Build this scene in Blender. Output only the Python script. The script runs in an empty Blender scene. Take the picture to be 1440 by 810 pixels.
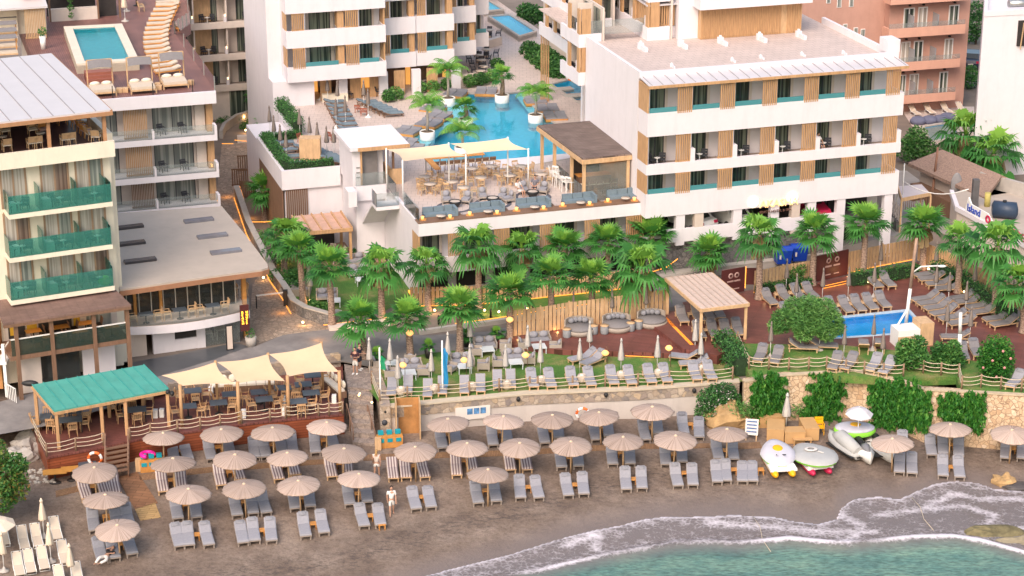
import bpy,bmesh,math,random
import numpy as np
from mathutils import Vector,Matrix,noise
random.seed(7);RNG=np.random.default_rng(7)
C=bpy.context.scene.collection
PI=math.pi;R=math.radians
# camera
FPX,PITCH,CAMH=3000.0,R(20),52.0
cam=bpy.data.objects.new('camera',bpy.data.cameras.new('camera'))
C.objects.link(cam);bpy.context.scene.camera=cam
cam.location=(0,0,CAMH);cam.rotation_euler=(PI/2-PITCH,0,0)
cam.data.sensor_width=36;cam.data.lens=36*FPX/1440;cam.data.clip_start=1;cam.data.clip_end=6000
G,ZD=3.0,3.6           # lawn / road level,pool deck level
def ray(px,py):
 x=(px-720)/FPX;y=-(py-405)/FPX
 return x,math.cos(PITCH)+y*math.sin(PITCH),-math.sin(PITCH)+y*math.cos(PITCH)
def P(px,py,z=G):
 """the point of the level plane z that the photograph shows at this pixel"""
 d=ray(px,py);t=(z-CAMH)/d[2]
 return Vector((d[0]*t,d[1]*t,z))
BS,BC,BX=.08,101.0,.31
def sandz(x,y): return BS*(y-BC-BX*x)
def B(px,py,h=0.0):
 """the same for the sloping beach (h above it)"""
 d=ray(px,py);t=(CAMH-h+BS*BC)/(BS*(d[1]-BX*d[0])-d[2])
 return Vector((d[0]*t,d[1]*t,CAMH+d[2]*t-h))
class Fr:
 """a level frame: u along a facade, v away from the sea, z up"""
 def __init__(s,o,deg): s.o=Vector((o[0],o[1],0));s.a=R(deg);s.c=math.cos(s.a);s.s=math.sin(s.a)
 def w(s,u,v,z=0): return Vector((s.o.x+u*s.c-v*s.s,s.o.y+u*s.s+v*s.c,z))
 def loc(s,q): x,y=q[0]-s.o.x,q[1]-s.o.y;return Vector((x*s.c+y*s.s,-x*s.s+y*s.c,q[2]))
 def front(s,px,py,v=0):
  d=ray(px,py);n=(-s.s,s.c);o=s.w(0,v)
  t=(n[0]*o.x+n[1]*o.y)/(n[0]*d[0]+n[1]*d[1]);q=s.loc((d[0]*t,d[1]*t,CAMH+d[2]*t));return q.x,q.z
 def side(s,px,py,u=0):
  d=ray(px,py);n=(s.c,s.s);o=s.w(u,0)
  t=(n[0]*o.x+n[1]*o.y)/(n[0]*d[0]+n[1]*d[1]);q=s.loc((d[0]*t,d[1]*t,CAMH+d[2]*t));return q.y,q.z
 def hor(s,px,py,z): q=s.loc(P(px,py,z));return q.x,q.y
WF=Fr((0,0),0)
BASE={}
def root_of(o):
 while o.parent: o=o.parent
 return o
class MB:
 def __init__(s): s.v=[];s.f=[];s.sm=[]
 def add(s,vs,fs,smooth=False):
  n=len(s.v);s.v+=[tuple(p) for p in vs];s.f+=[tuple(i+n for i in f) for f in fs];s.sm+=[smooth]*len(fs);return s
 def box(s,x0,x1,y0,y1,z0,z1):
  if x0 > x1: x0,x1=x1,x0
  if y0 > y1: y0,y1=y1,y0
  if z0 > z1: z0,z1=z1,z0
  return s.add([(x0,y0,z0),(x1,y0,z0),(x1,y1,z0),(x0,y1,z0),(x0,y0,z1),(x1,y0,z1),(x1,y1,z1),(x0,y1,z1)],
     [(3,2,1,0),(4,5,6,7),(0,1,5,4),(1,2,6,5),(2,3,7,6),(3,0,4,7)])
 def prism(s,pts,z0,z1):
  n=len(pts)
  a=sum(pts[i][0]*pts[(i+1)%n][1]-pts[(i+1)%n][0]*pts[i][1] for i in range(n))
  if a < 0: pts=pts[::-1]
  zf=z1 if callable(z1) else (lambda x,y: z1)
  return s.add([(p[0],p[1],z0) for p in pts]+[(p[0],p[1],zf(p[0],p[1])) for p in pts],
     [tuple(range(n))[::-1],tuple(range(n,2*n))]+[(i,(i+1)%n,n+(i+1)%n,n+i) for i in range(n)])
 def slab(s,pts,t):
  """a sheet through 3-D points, t thick downward"""
  n=len(pts)
  a=sum(pts[i][0]*pts[(i+1)%n][1]-pts[(i+1)%n][0]*pts[i][1] for i in range(n))
  if a < 0: pts=pts[::-1]
  return s.add([(p[0],p[1],p[2]-t) for p in pts]+[tuple(p) for p in pts],
     [tuple(range(n))[::-1],tuple(range(n,2*n))]+[(i,(i+1)%n,n+(i+1)%n,n+i) for i in range(n)])
 def bar(s,p,q,w,h=None):
  p,q=Vector(p),Vector(q);d=q-p
  if d.length < 1e-6: return s
  d.normalize();a=Vector((0,0,1)) if abs(d.z) < .95 else Vector((1,0,0))
  x=d.cross(a).normalized()*w/2;y=x.cross(d).normalized()*(h or w)/2
  vs=[p-x-y,p+x-y,p+x+y,p-x+y,q-x-y,q+x-y,q+x+y,q-x+y]
  return s.add(vs,[(3,2,1,0),(4,5,6,7),(0,1,5,4),(1,2,6,5),(2,3,7,6),(3,0,4,7)])
 def tube(s,pts,r,n=6,cap=True):
  pts=[Vector(p) for p in pts];rs=r if isinstance(r,(list,tuple)) else [r]*len(pts);vs=[];fs=[]
  for i,p in enumerate(pts):
   d=(pts[min(i+1,len(pts)-1)]-pts[max(i-1,0)]).normalized()
   a=Vector((0,0,1)) if abs(d.z) < .9 else Vector((1,0,0))
   x=d.cross(a).normalized();y=d.cross(x)
   vs+=[p+(x*math.cos(2*PI*k/n)+y*math.sin(2*PI*k/n))*rs[i] for k in range(n)]
  for i in range(len(pts)-1):
   fs+=[(i*n+k,(i+1)*n+k,(i+1)*n+(k+1)%n,i*n+(k+1)%n) for k in range(n)]
  s.add(vs,fs,True)
  if cap:
   m=len(pts)-1;b=len(s.v)-len(vs)
   s.f+=[tuple(b+k for k in range(n)),tuple(b+m*n+k for k in range(n))[::-1]];s.sm+=[False]*2
  return s
 def lathe(s,prof,n=16,c=(0,0),cap=True,wob=None,smooth=True):
  vs=[];fs=[]
  for i,(r,z) in enumerate(prof):
   for k in range(n):
    a=2*PI*k/n;rr=r*(wob(k,i) if wob else 1)
    vs.append((c[0]+rr*math.cos(a),c[1]+rr*math.sin(a),z))
  for i in range(len(prof)-1):
   fs+=[(i*n+k,i*n+(k+1)%n,(i+1)*n+(k+1)%n,(i+1)*n+k) for k in range(n)]
  s.add(vs,fs,smooth)
  if cap:
   b=len(s.v)-len(vs);m=len(prof)-1
   s.f+=[tuple(b+k for k in range(n))[::-1],tuple(b+m*n+k for k in range(n))];s.sm+=[False]*2
  return s
 def blob(s,c,r,n=10,m=7):
  prof=[(math.sin(PI*i/m),-math.cos(PI*i/m)) for i in range(m+1)]
  vs=[];fs=[]
  for a,z in prof:
   a=max(a,.02)
   vs+=[(c[0]+r[0]*a*math.cos(2*PI*k/n),c[1]+r[1]*a*math.sin(2*PI*k/n),c[2]+r[2]*z) for k in range(n)]
  for i in range(m): fs+=[(i*n+k,i*n+(k+1)%n,(i+1)*n+(k+1)%n,(i+1)*n+k) for k in range(n)]
  return s.add(vs,fs,True)
 def grid(s,fn,nu,nv,smooth=True):
  vs=[fn(i/nu,j/nv) for j in range(nv+1) for i in range(nu+1)];w=nu+1
  return s.add(vs,[(j*w+i,j*w+i+1,(j+1)*w+i+1,(j+1)*w+i) for j in range(nv) for i in range(nu)],smooth)
 def xf(s,m):
  s.v=[tuple(m @ Vector(p)) for p in s.v];return s
 def mesh(s,name,off=(0,0,0)):
  me=bpy.data.meshes.new(name)
  me.from_pydata([(p[0]-off[0],p[1]-off[1],p[2]-off[2]) for p in s.v],[],s.f)
  me.polygons.foreach_set('use_smooth',s.sm);me.update();return me
 def part(s,name,m,parent):
  me=s.mesh(name,BASE.get(root_of(parent).name,(0,0,0)));me.materials.append(m)
  o=bpy.data.objects.new(name,me);C.objects.link(o);o.parent=parent;return o
 def thing(s,name,m,label,cat,base=(0,0,0),fr=WF,group=None,kind=None):
  me=s.mesh(name,base);me.materials.append(m)
  o=bpy.data.objects.new(name,me);C.objects.link(o)
  o.location=fr.w(*base);o.rotation_euler.z=fr.a;BASE[o.name]=base;tag(o,label,cat,group,kind);return o
 def struct(s,name,m,kind='structure',label=None):
  me=s.mesh(name);me.materials.append(m);o=bpy.data.objects.new(name,me);C.objects.link(o);o['kind']=kind
  if label: o['label']=label
  return o
def tag(o,label=None,cat=None,group=None,kind=None):
 if label: o['label']=label
 if cat: o['category']=cat
 if group: o['group']=group
 if kind: o['kind']=kind
def thing(name,label,cat,base=(0,0,0),fr=WF,group=None,loc=None,rz=0):
 o=bpy.data.objects.new(name,None);C.objects.link(o);o.empty_display_size=.2
 o.location=loc if loc is not None else fr.w(*base);o.rotation_euler.z=fr.a+rz
 BASE[o.name]=base;tag(o,label,cat,group);return o
KIDS={}
def kids(o):
 k=KIDS.get(o.name)
 if k is None: k=KIDS[o.name]=[(c,list(c.children)) for c in o.children]
 return k
class Proto:
 """first placing uses the thing itself, later ones copy it with its parts and sub-parts"""
 def __init__(s,root): s.r=root;s.used=False
 def put(s,loc,rz=0,label=None,group=None,sc=None,tilt=None,swap=None):
  if not s.used: o=s.r;kids(o);s.used=True
  else:
   o=s.r.copy();C.objects.link(o)
   for k in ('group',):
    if k in o and group is None: del o[k]
   for c,sub in kids(s.r):
    n=c.copy();C.objects.link(n);n.parent=o
    for d in sub:
     e=d.copy();C.objects.link(e);e.parent=n
  o.location=loc;o.rotation_euler=(0,0,rz)
  if tilt: o.rotation_euler=(tilt[0],tilt[1],rz)
  if sc: o.scale=(sc,sc,sc) if not isinstance(sc,tuple) else sc
  if label: o['label']=label
  if group: o['group']=group
  return o
ORD = 'first second third fourth fifth sixth seventh eighth ninth tenth eleventh twelfth thirteenth fourteenth fifteenth sixteenth seventeenth eighteenth nineteenth twentieth'.split()
def nth(i):
 if i < 20: return ORD[i]
 t={2:'twenty',3:'thirty',4:'forty'}[(i+1)//10];u=(i+1)%10
 return t+'-'+ORD[u-1] if u else {'twenty':'twentieth','thirty':'thirtieth','forty':'fortieth'}[t]
# materials
def nodes(name):
 m=bpy.data.materials.new(name);m.use_nodes=True;t=m.node_tree;t.nodes.clear()
 N=lambda k,**kw: _n(t,k,kw)
 out=N('ShaderNodeOutputMaterial');b=N('ShaderNodeBsdfPrincipled');t.links.new(b.outputs[0],out.inputs[0])
 return m,t,N,b,out
def _n(t,k,kw):
 n=t.nodes.new(k)
 for a,v in kw.items(): setattr(n,a,v)
 return n
def rgb(c): return (c[0],c[1],c[2],1)
def mixc(t,N,fac,a,b):
 n=N('ShaderNodeMix',data_type='RGBA')
 for i,v in ((0,fac),(6,a),(7,b)):
  if hasattr(v,'is_output'): t.links.new(v,n.inputs[i])
  else: n.inputs[i].default_value=v if i == 0 else rgb(v)
 return n.outputs[2]
def ramp(t,N,src,stops):
 r=N('ShaderNodeValToRGB');e=r.color_ramp.elements
 while len(e) < len(stops): e.new(.5)
 for x,(p,c) in zip(e,stops): x.position=p;x.color=rgb(c) if not isinstance(c,float) else (c,c,c,1)
 t.links.new(src,r.inputs[0]);return r.outputs[0]
def coords(t,N,sc=(1,1,1),rot=(0,0,0),kind='Object'):
 tc=N('ShaderNodeTexCoord');mp=N('ShaderNodeMapping');mp.inputs['Scale'].default_value=sc;mp.inputs['Rotation'].default_value=rot
 t.links.new(tc.outputs[kind],mp.inputs[0]);return mp.outputs[0]
def noisef(t,N,co,scale,detail=4,rough=.6):
 n=N('ShaderNodeTexNoise');n.inputs['Scale'].default_value=scale;n.inputs['Detail'].default_value=detail;n.inputs['Roughness'].default_value=rough
 t.links.new(co,n.inputs['Vector']);return n.outputs[0]
def bump(t,N,b,h,s,d=.02):
 n=N('ShaderNodeBump');n.inputs['Strength'].default_value=s;n.inputs['Distance'].default_value=d
 t.links.new(h,n.inputs['Height']);t.links.new(n.outputs[0],b.inputs['Normal'])
def sh(c,k): return tuple(min(1,x*k) for x in c)
def M(name,col,rough=.7,var=.12,scale=2.0,bmp=0,metal=0,spec=.4,sc=(1,1,1),dirt=0,coat=0,col2=None):
 m,t,N,b,out=nodes(name);co=coords(t,N,sc)
 f=noisef(t,N,co,scale,5)
 f=ramp(t,N,f,[(.3,0.0),(.7,1.0)])
 c=mixc(t,N,f,sh(col,1-var),col2 or sh(col,1+var))
 if dirt:
  d=noisef(t,N,coords(t,N,(1.2,1.2,.25)),1.1,6,.7);d=ramp(t,N,d,[(.48,0.0),(.75,dirt)])
  c=mix2(t,N,d,c,sh(col,.6))
 t.links.new(c,b.inputs['Base Color']);b.inputs['Roughness'].default_value=rough;b.inputs['Metallic'].default_value=metal
 b.inputs['Specular IOR Level'].default_value=spec;b.inputs['Coat Weight'].default_value=coat
 if bmp: bump(t,N,b,noisef(t,N,co,scale*6,3),bmp)
 return m
def mix2(t,N,fac,a,b):
 n=N('ShaderNodeMix',data_type='RGBA');t.links.new(fac,n.inputs[0]);t.links.new(a,n.inputs[6]);n.inputs[7].default_value=rgb(b);return n.outputs[2]
def planks(name,col,col2,w=.14,L=2.4,rot=0,rough=.55,gap=.012,spec=.35,vert=False,mot=1):
 m,t,N,b,out=nodes(name);co=coords(t,N,(1,1,1),(PI/2 if vert else 0,0,rot))
 br=N('ShaderNodeTexBrick');br.inputs['Scale'].default_value=1;br.inputs['Brick Width'].default_value=L;br.inputs['Row Height'].default_value=w
 br.inputs['Mortar Size'].default_value=gap;br.inputs['Color1'].default_value=rgb(col);br.inputs['Color2'].default_value=rgb(col2);br.inputs['Mortar'].default_value=rgb(sh(col,.35))
 t.links.new(co,br.inputs['Vector'])
 f=ramp(t,N,noisef(t,N,coords(t,N,(.5,.5,.5)),1.3,6,.7),[(.35,1-.25*mot),(.7,1+.2*mot)])
 n=N('ShaderNodeMix',data_type='RGBA',blend_type='MULTIPLY');n.inputs[0].default_value=1
 t.links.new(br.outputs[0],n.inputs[6]);t.links.new(f,n.inputs[7]);t.links.new(n.outputs[2],b.inputs['Base Color'])
 b.inputs['Roughness'].default_value=rough;b.inputs['Specular IOR Level'].default_value=spec;return m
def stone(name,cols,scale=2.2,mortar=(.3,.26,.22),rough=.9,bw=.06,sc=(1,1,1)):
 m,t,N,b,out=nodes(name);co=coords(t,N,sc)
 nz=N('ShaderNodeTexNoise');nz.inputs['Scale'].default_value=3;t.links.new(co,nz.inputs['Vector'])
 ad=N('ShaderNodeMix',data_type='VECTOR');ad.inputs[0].default_value=.12;t.links.new(co,ad.inputs[4]);t.links.new(nz.outputs[1],ad.inputs[5])
 v=N('ShaderNodeTexVoronoi');v.inputs['Scale'].default_value=scale;t.links.new(ad.outputs[1],v.inputs['Vector'])
 e=N('ShaderNodeTexVoronoi',feature='DISTANCE_TO_EDGE');e.inputs['Scale'].default_value=scale;t.links.new(ad.outputs[1],e.inputs['Vector'])
 sp=N('ShaderNodeSeparateColor');t.links.new(v.outputs['Color'],sp.inputs[0])
 n=len(cols);c=ramp(t,N,sp.outputs[0],[(i/(n-1),cols[i]) for i in range(n)])
 g=ramp(t,N,noisef(t,N,co,9,5),[(.3,.8),(.7,1.15)])
 mu=N('ShaderNodeMix',data_type='RGBA',blend_type='MULTIPLY');mu.inputs[0].default_value=1;t.links.new(c,mu.inputs[6]);t.links.new(g,mu.inputs[7])
 ef=ramp(t,N,e.outputs['Distance'],[(bw*.4,0.0),(bw,1.0)])
 mm=N('ShaderNodeMix',data_type='RGBA');t.links.new(ef,mm.inputs[0]);mm.inputs[6].default_value=rgb(mortar);t.links.new(mu.outputs[2],mm.inputs[7])
 t.links.new(mm.outputs[2],b.inputs['Base Color']);b.inputs['Roughness'].default_value=rough;bump(t,N,b,ef,.7,.04);return m
def glow(name,col,st):
 m,t,N,b,out=nodes(name);b.inputs['Base Color'].default_value=rgb(col);b.inputs['Emission Color'].default_value=rgb(col);b.inputs['Emission Strength'].default_value=st;return m
def glass(name,tint,op=.3,rough=.03):
 """thin pane: part clear, part tinted body, mirror-like by Fresnel"""
 m,t,N,b,out=nodes(name);b.inputs['Base Color'].default_value=rgb(tint);b.inputs['Roughness'].default_value=.15
 tr=N('ShaderNodeBsdfTransparent');tr.inputs[0].default_value=rgb(tuple(.5+.5*x for x in tint))
 mx=N('ShaderNodeMixShader');mx.inputs[0].default_value=op;t.links.new(tr.outputs[0],mx.inputs[1]);t.links.new(b.outputs[0],mx.inputs[2])
 gl=N('ShaderNodeBsdfGlossy');gl.inputs['Roughness'].default_value=rough;fr=N('ShaderNodeFresnel');fr.inputs[0].default_value=1.45
 m2=N('ShaderNodeMixShader');t.links.new(fr.outputs[0],m2.inputs[0]);t.links.new(mx.outputs[0],m2.inputs[1]);t.links.new(gl.outputs[0],m2.inputs[2])
 t.links.new(m2.outputs[0],out.inputs[0]);return m
def curtain(name,dark,pale,sc=7.0,rough=.12,lo=.45,hi=.6):
 """glass door with a folded curtain behind it"""
 m,t,N,b,out=nodes(name);co=coords(t,N,(1,1,.02))
 w=noisef(t,N,co,sc,2,.4);c=mixc(t,N,ramp(t,N,w,[(lo,0.0),(hi,1.0)]),dark,pale)
 t.links.new(c,b.inputs['Base Color']);b.inputs['Roughness'].default_value=rough;b.inputs['Specular IOR Level'].default_value=.6;return m
def leafmat(name,dark,mid,young):
 m,t,N,b,out=nodes(name);a=N('ShaderNodeAttribute');a.attribute_name = 'tint'
 c=ramp(t,N,a.outputs['Fac'],[(0,dark),(.5,mid),(1,young)])
 t.links.new(c,b.inputs['Base Color']);b.inputs['Roughness'].default_value=.5;b.inputs['Specular IOR Level'].default_value=.3
 tl=N('ShaderNodeBsdfTranslucent');t.links.new(c,tl.inputs[0]);mx=N('ShaderNodeMixShader');mx.inputs[0].default_value=.3
 t.links.new(b.outputs[0],mx.inputs[1]);t.links.new(tl.outputs[0],mx.inputs[2]);t.links.new(mx.outputs[0],out.inputs[0]);return m
white=M('white_plaster',(.71,.672,.715),.75,.02,1.5,dirt=.2)
white_paint=M('white_paint',(.8,.79,.78),.5,.03,4)
cream=M('cream_plaster',(.78,.70,.58),.8,.04,1.2,dirt=.3)
beige=M('beige_plaster',(.62,.54,.49),.8,.06,2)
tan_wall=M('tan_plaster',(.60,.50,.44),.8,.05,2)
wood=M('oak_slats',(.49,.29,.15),.55,.2,3,sc=(3,3,.4))
wood_l=M('pale_pine',(.57,.375,.215),.55,.18,3,sc=(2,2,.5))
wood_o=M('orange_teak',(.55,.25,.07),.5,.18,4,sc=(1,3,1))
wood_b=M('brown_stained_wood',(.20,.115,.075),.6,.2,4,sc=(3,3,.4))
wood_r=planks('red_boards',(.30,.085,.04),(.22,.06,.03),.16,3,R(0),.4,vert=True)
deck_red=planks('red_brown_decking',(.215,.078,.064),(.165,.058,.05),.145,2.6,R(18),.42)
deck_roof=planks('roof_decking',(.25,.12,.105),(.21,.10,.09),.145,2.6,R(90),.5)
tile=planks('pale_floor_tiles',(.60,.50,.46),(.57,.475,.44),.6,.6,0,.5,.008,mot=.35)
roof_tile=planks('roof_terrace_tiles',(.58,.475,.44),(.55,.45,.415),.6,.6,0,.7,.008,mot=.3)
roof_grey=M('grey_roof_membrane',(.44,.375,.325),.85,.05,.6,dirt=.2)
standing=M('pale_standing_seam_metal',(.62,.58,.60),.4,.03,1,metal=.15)
green_roof_m=M('green_roof_metal',(.075,.31,.265),.45,.1,1.5,dirt=.25)
shingle=planks('brown_shingles',(.235,.175,.155),(.17,.125,.11),.12,.5,0,.85,.02)
canopy_tile=planks('canopy_boards',(.24,.15,.125),(.20,.125,.105),.1,1.0,0,.8,.012)
terracotta=M('terracotta_plaster',(.52,.30,.24),.85,.06,1,dirt=.25)
terracotta_l=M('pale_terracotta',(.66,.37,.28),.85,.05,1,dirt=.2)
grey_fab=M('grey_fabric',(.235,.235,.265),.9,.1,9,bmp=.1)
grey_fab_l=M('grey_fabric_sunlit',(.285,.28,.315),.9,.08,9)  # paler copy of the grey fabric, sunlight put into the colour
grey_deck=M('taupe_grey_fabric',(.205,.19,.195),.9,.08,9)
grey_dark=M('charcoal_fabric',(.10,.10,.125),.9,.1,9)
blue_grey=M('blue_grey_fabric',(.16,.215,.26),.9,.1,6)
cream_fab=M('cream_fabric',(.78,.69,.58),.85,.05,5)
white_sling=M('white_sling',(.60,.50,.40),.7,.05,6)
sail_m=M('sand_sailcloth',(.68,.49,.32),.85,.05,.8)
sail_m2=M('pale_sailcloth',(.68,.52,.37),.85,.05,.8)
parasol_w=M('oatmeal_canvas',(.50,.47,.45),.9,.12,6,sc=(3,3,.5))
parasol_t=M('taupe_canvas',(.235,.195,.175),.9,.15,6,sc=(3,3,.5))
parasol_c=M('cream_canvas',(.76,.63,.50),.9,.08,6,sc=(3,3,.5))
steel=M('brushed_steel',(.5,.5,.5),.35,.05,8,metal=.8)
black=M('black_paint',(.02,.02,.022),.5,.1,5)
anthracite=M('anthracite_wicker',(.045,.048,.06),.6,.2,20)
dark_int=M('dark_interior',(.035,.03,.03),.8,.2,2)  # near-black; on rooms and openings the interior shade is put into the colour
concrete=M('concrete',(.42,.385,.36),.9,.1,2,dirt=.3)
kerb_m=M('kerb_stone',(.46,.42,.39),.85,.08,3)
terr_blue=M('dark_table_top',(.075,.095,.12),.4,.1,5)
led=glow('warm_light_strip',(1,.36,.05),1.15)
bulb=glow('warm_bulb',(1,.62,.28),4.0)
lamp_shade_m=glow('lit_rattan_shade',(1,.48,.16),.7)
warm_room=glow('warm_room_glow',(.9,.42,.10),.55)  # room lamplight put into a glowing surface that is no lamp itself
pool_tile=M('turquoise_pool_tiles',(.13,.70,.92),.4,.08,3)
pool_teal=M('teal_pool_tiles',(.06,.56,.62),.4,.08,3)
pool_pale=M('pale_pool_shelf',(.30,.78,.88),.4,.06,3)
glass_clear=glass('clear_glass',(.75,.82,.82),.12)
glass_green=glass('green_glass',(.12,.55,.46),.2)
glass_teal=glass('teal_glass',(.10,.34,.38),.75)
glass_dark=glass('smoked_glass',(.05,.06,.06),.55)
door_green=curtain('glass_door_with_green_curtain',(.04,.055,.048),(.20,.23,.18))
door_pale=curtain('glass_door_with_pale_curtain',(.34,.30,.265),(.52,.475,.43),9)
door_blue=curtain('glass_door_with_grey_curtain',(.17,.19,.18),(.36,.37,.34),6)
asphalt=M('asphalt',(.20,.185,.19),.9,.16,.7,bmp=.3,dirt=.3,col2=(.27,.25,.245))
cobble=stone('cobbles',[(.30,.225,.175),(.42,.32,.25),(.34,.265,.21),(.47,.36,.28)],3.2,(.25,.195,.155),bw=.09)
wall_stone=stone('rubble_stone',[(.38,.29,.21),(.22,.19,.18),(.48,.36,.25),(.30,.24,.21),(.52,.42,.33),(.24,.20,.19)],3.2,(.33,.27,.22),bw=.05)
ochre_stone=stone('ochre_stone',[(.52,.36,.23),(.60,.45,.31),(.46,.30,.18),(.64,.50,.37)],4.2,(.30,.20,.13),bw=.05)
grey_stone=stone('grey_stone',[(.15,.145,.15),(.22,.21,.21),(.12,.118,.125),(.26,.24,.23)],4,(.10,.095,.095),bw=.06)
step_stone=stone('stair_stone',[(.28,.22,.19),(.36,.29,.25),(.24,.19,.17)],3.6,(.2,.16,.14),bw=.05)
rock_m=M('ochre_rock',(.42,.27,.13),.95,.35,1.2,bmp=.8)
bark=M('palm_bark',(.22,.13,.095),.95,.5,9,bmp=.8,sc=(1,1,1.4),col2=(.48,.35,.28))
bark_s=M('pruned_palm_bark',(.26,.17,.115),.95,.4,6,bmp=.6,col2=(.42,.31,.22))
bark_t=M('tree_bark',(.12,.09,.07),.95,.3,5,bmp=.5)
palm_leaf=leafmat('palm_leaf',(.03,.14,.035),(.08,.28,.055),(.25,.47,.07))
dead_leaf=leafmat('dead_palm_leaf',(.22,.14,.07),(.33,.23,.12),(.42,.31,.17))
tree_leaf=leafmat('tree_leaf',(.035,.135,.035),(.10,.27,.06),(.20,.38,.095))
hedge_leaf=leafmat('hedge_leaf',(.028,.105,.03),(.07,.215,.055),(.15,.32,.09))
olive_leaf=leafmat('feathery_leaf',(.065,.19,.05),(.15,.34,.085),(.25,.45,.13))
rust_leaf=leafmat('rusty_leaf',(.045,.16,.04),(.13,.24,.05),(.40,.21,.06))
ivy_leaf=leafmat('ivy_leaf',(.022,.13,.02),(.055,.23,.032),(.14,.33,.05))
red_pl=M('red_plastic',(.5,.02,.08),.4,.05);yellow_pl=M('yellow_plastic',(.85,.42,.01),.4,.05);orange_pl=M('orange_plastic',(.85,.18,.04),.5,.05)
teal_pl=M('teal_plastic',(.01,.30,.38),.5,.1);pink_pl=M('pink_plastic',(.85,.02,.35),.4,.05);blue_pl=M('blue_plastic',(.01,.055,.42),.4,.06)
lime_pl=M('lime_cover_edge',(.28,.72,.06),.6,.05);cover_m=M('grey_boat_cover',(.42,.42,.42),.8,.08,2);cover_w=M('white_cover',(.50,.49,.56),.7,.06,2)
mdf=M('brown_box_panels',(.52,.31,.14),.7,.06,2);wood_c=M('canopy_timber',(.40,.21,.11),.55,.15,3);wicker=M('sand_wicker',(.36,.31,.27),.85,.15,25,bmp=.3);white_wicker=M('white_wicker',(.68,.60,.53),.8,.12,20)
maroon=M('maroon_board',(.085,.022,.022),.5,.08);sign_white=M('printed_white',(.72,.66,.62),.6,.02)
rope_m=M('hemp_rope',(.58,.48,.36),.9,.1,15)
# light
SUN_EL,SUN_AZ=R(43),R(200)
w=bpy.data.worlds.new('World');bpy.context.scene.world=w;w.use_nodes=True
t=w.node_tree;t.nodes.clear()
sky=t.nodes.new('ShaderNodeTexSky');sky.sky_type = 'NISHITA';sky.sun_disc=False;sky.sun_elevation=SUN_EL;sky.sun_rotation=SUN_AZ
sky.air_density=1.6;sky.dust_density=5.0;sky.ozone_density=.5
bg=t.nodes.new('ShaderNodeBackground');bg.inputs[1].default_value=.15;wo=t.nodes.new('ShaderNodeOutputWorld')
t.links.new(sky.outputs[0],bg.inputs[0]);t.links.new(bg.outputs[0],wo.inputs[0])
sl=bpy.data.lights.new('sun','SUN');sl.energy=.98;sl.angle=R(32);sl.color=(1,.87,.86)
so=bpy.data.objects.new('sun',sl);C.objects.link(so)
sd=Vector((math.sin(SUN_AZ)*math.cos(SUN_EL),math.cos(SUN_AZ)*math.cos(SUN_EL),math.sin(SUN_EL)))
so.rotation_euler=sd.to_track_quat('Z','Y').to_euler()
vs=bpy.context.scene.view_settings;vs.view_transform = 'Standard';vs.look = 'None';vs.exposure=.64;vs.gamma=1;vs.use_curve_mapping=False
bpy.context.scene.cycles.max_bounces=6;bpy.context.scene.cycles.diffuse_bounces=3;bpy.context.scene.cycles.transparent_max_bounces=12
bpy.context.scene.cycles.use_denoising=True;bpy.context.scene.cycles.sample_clamp_indirect=4
def point(loc,e,col=(1,.55,.2),r=.1):
 l=bpy.data.lights.new('lamp_light','POINT');l.energy=e;l.color=col;l.shadow_soft_size=r
 o=bpy.data.objects.new('lamp_light',l);C.objects.link(o);o.location=loc
# numpy mesh with vertex attributes
def np_mesh(name,V,F,m,attrs=None,smooth=True):
 me=bpy.data.meshes.new(name);k=F.shape[1]
 me.vertices.add(len(V));me.vertices.foreach_set('co',V.astype(np.float32).ravel())
 me.loops.add(F.size);me.loops.foreach_set('vertex_index',F.astype(np.int32).ravel())
 me.polygons.add(len(F));me.polygons.foreach_set('loop_start',np.arange(0,F.size,k,dtype=np.int32))
 me.polygons.foreach_set('use_smooth',np.full(len(F),smooth));me.update(calc_edges=True)
 for n,a in (attrs or {}).items():
  me.attributes.new(n,'FLOAT','POINT').data.foreach_set('value',a.astype(np.float32))
 me.materials.append(m);return me
def link(me,name,parent=None,loc=None):
 o=bpy.data.objects.new(name,me);C.objects.link(o);o.parent=parent
 if loc is not None: o.location=loc
 return o
def dist_poly(X,Y,pts):
 d=np.full(X.shape,1e9)
 for (a,b),(c,e) in zip(pts[:-1],pts[1:]):
  dx,dy=c-a,e-b;L=dx*dx+dy*dy
  tt=np.clip(((X-a)*dx+(Y-b)*dy)/L,0,1);d=np.minimum(d,np.hypot(X-a-tt*dx,Y-b-tt*dy))
 return d
def above(X,Y,pts):      # inland of the polyline,as height over it in y
 xs=np.array([p[0] for p in pts]);ys=np.array([p[1] for p in pts]);return Y-np.interp(X,xs,ys)
swash=[(480,840),(610,806),(660,794),(720,780),(760,768),(800,757),(835,749),(870,743),(900,735),(930,731),(965,730),(1000,729),(1030,726),(1060,728),(1090,728),(1120,733),(1150,736),(1176,730),(1182,716),(1200,704),(1235,700),(1265,703),(1290,692),(1315,683),(1345,679),(1375,681),(1400,688),(1440,690),(1520,690)]
breaker=[(480,870),(700,812),(760,802),(800,793),(850,783),(900,774),(950,766),(1000,764),(1040,766),(1110,759),(1150,763),(1190,766),(1240,762),(1290,757),(1340,756),(1380,762),(1440,779),(1520,800)]
swp=[tuple(P(x,y,.0)[:2]) for x,y in swash];brp=[tuple(P(x,y,.0)[:2]) for x,y in breaker]
swp=[(-60,swp[0][1]-20)]+swp;brp=[(-60,brp[0][1]-22)]+brp
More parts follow.
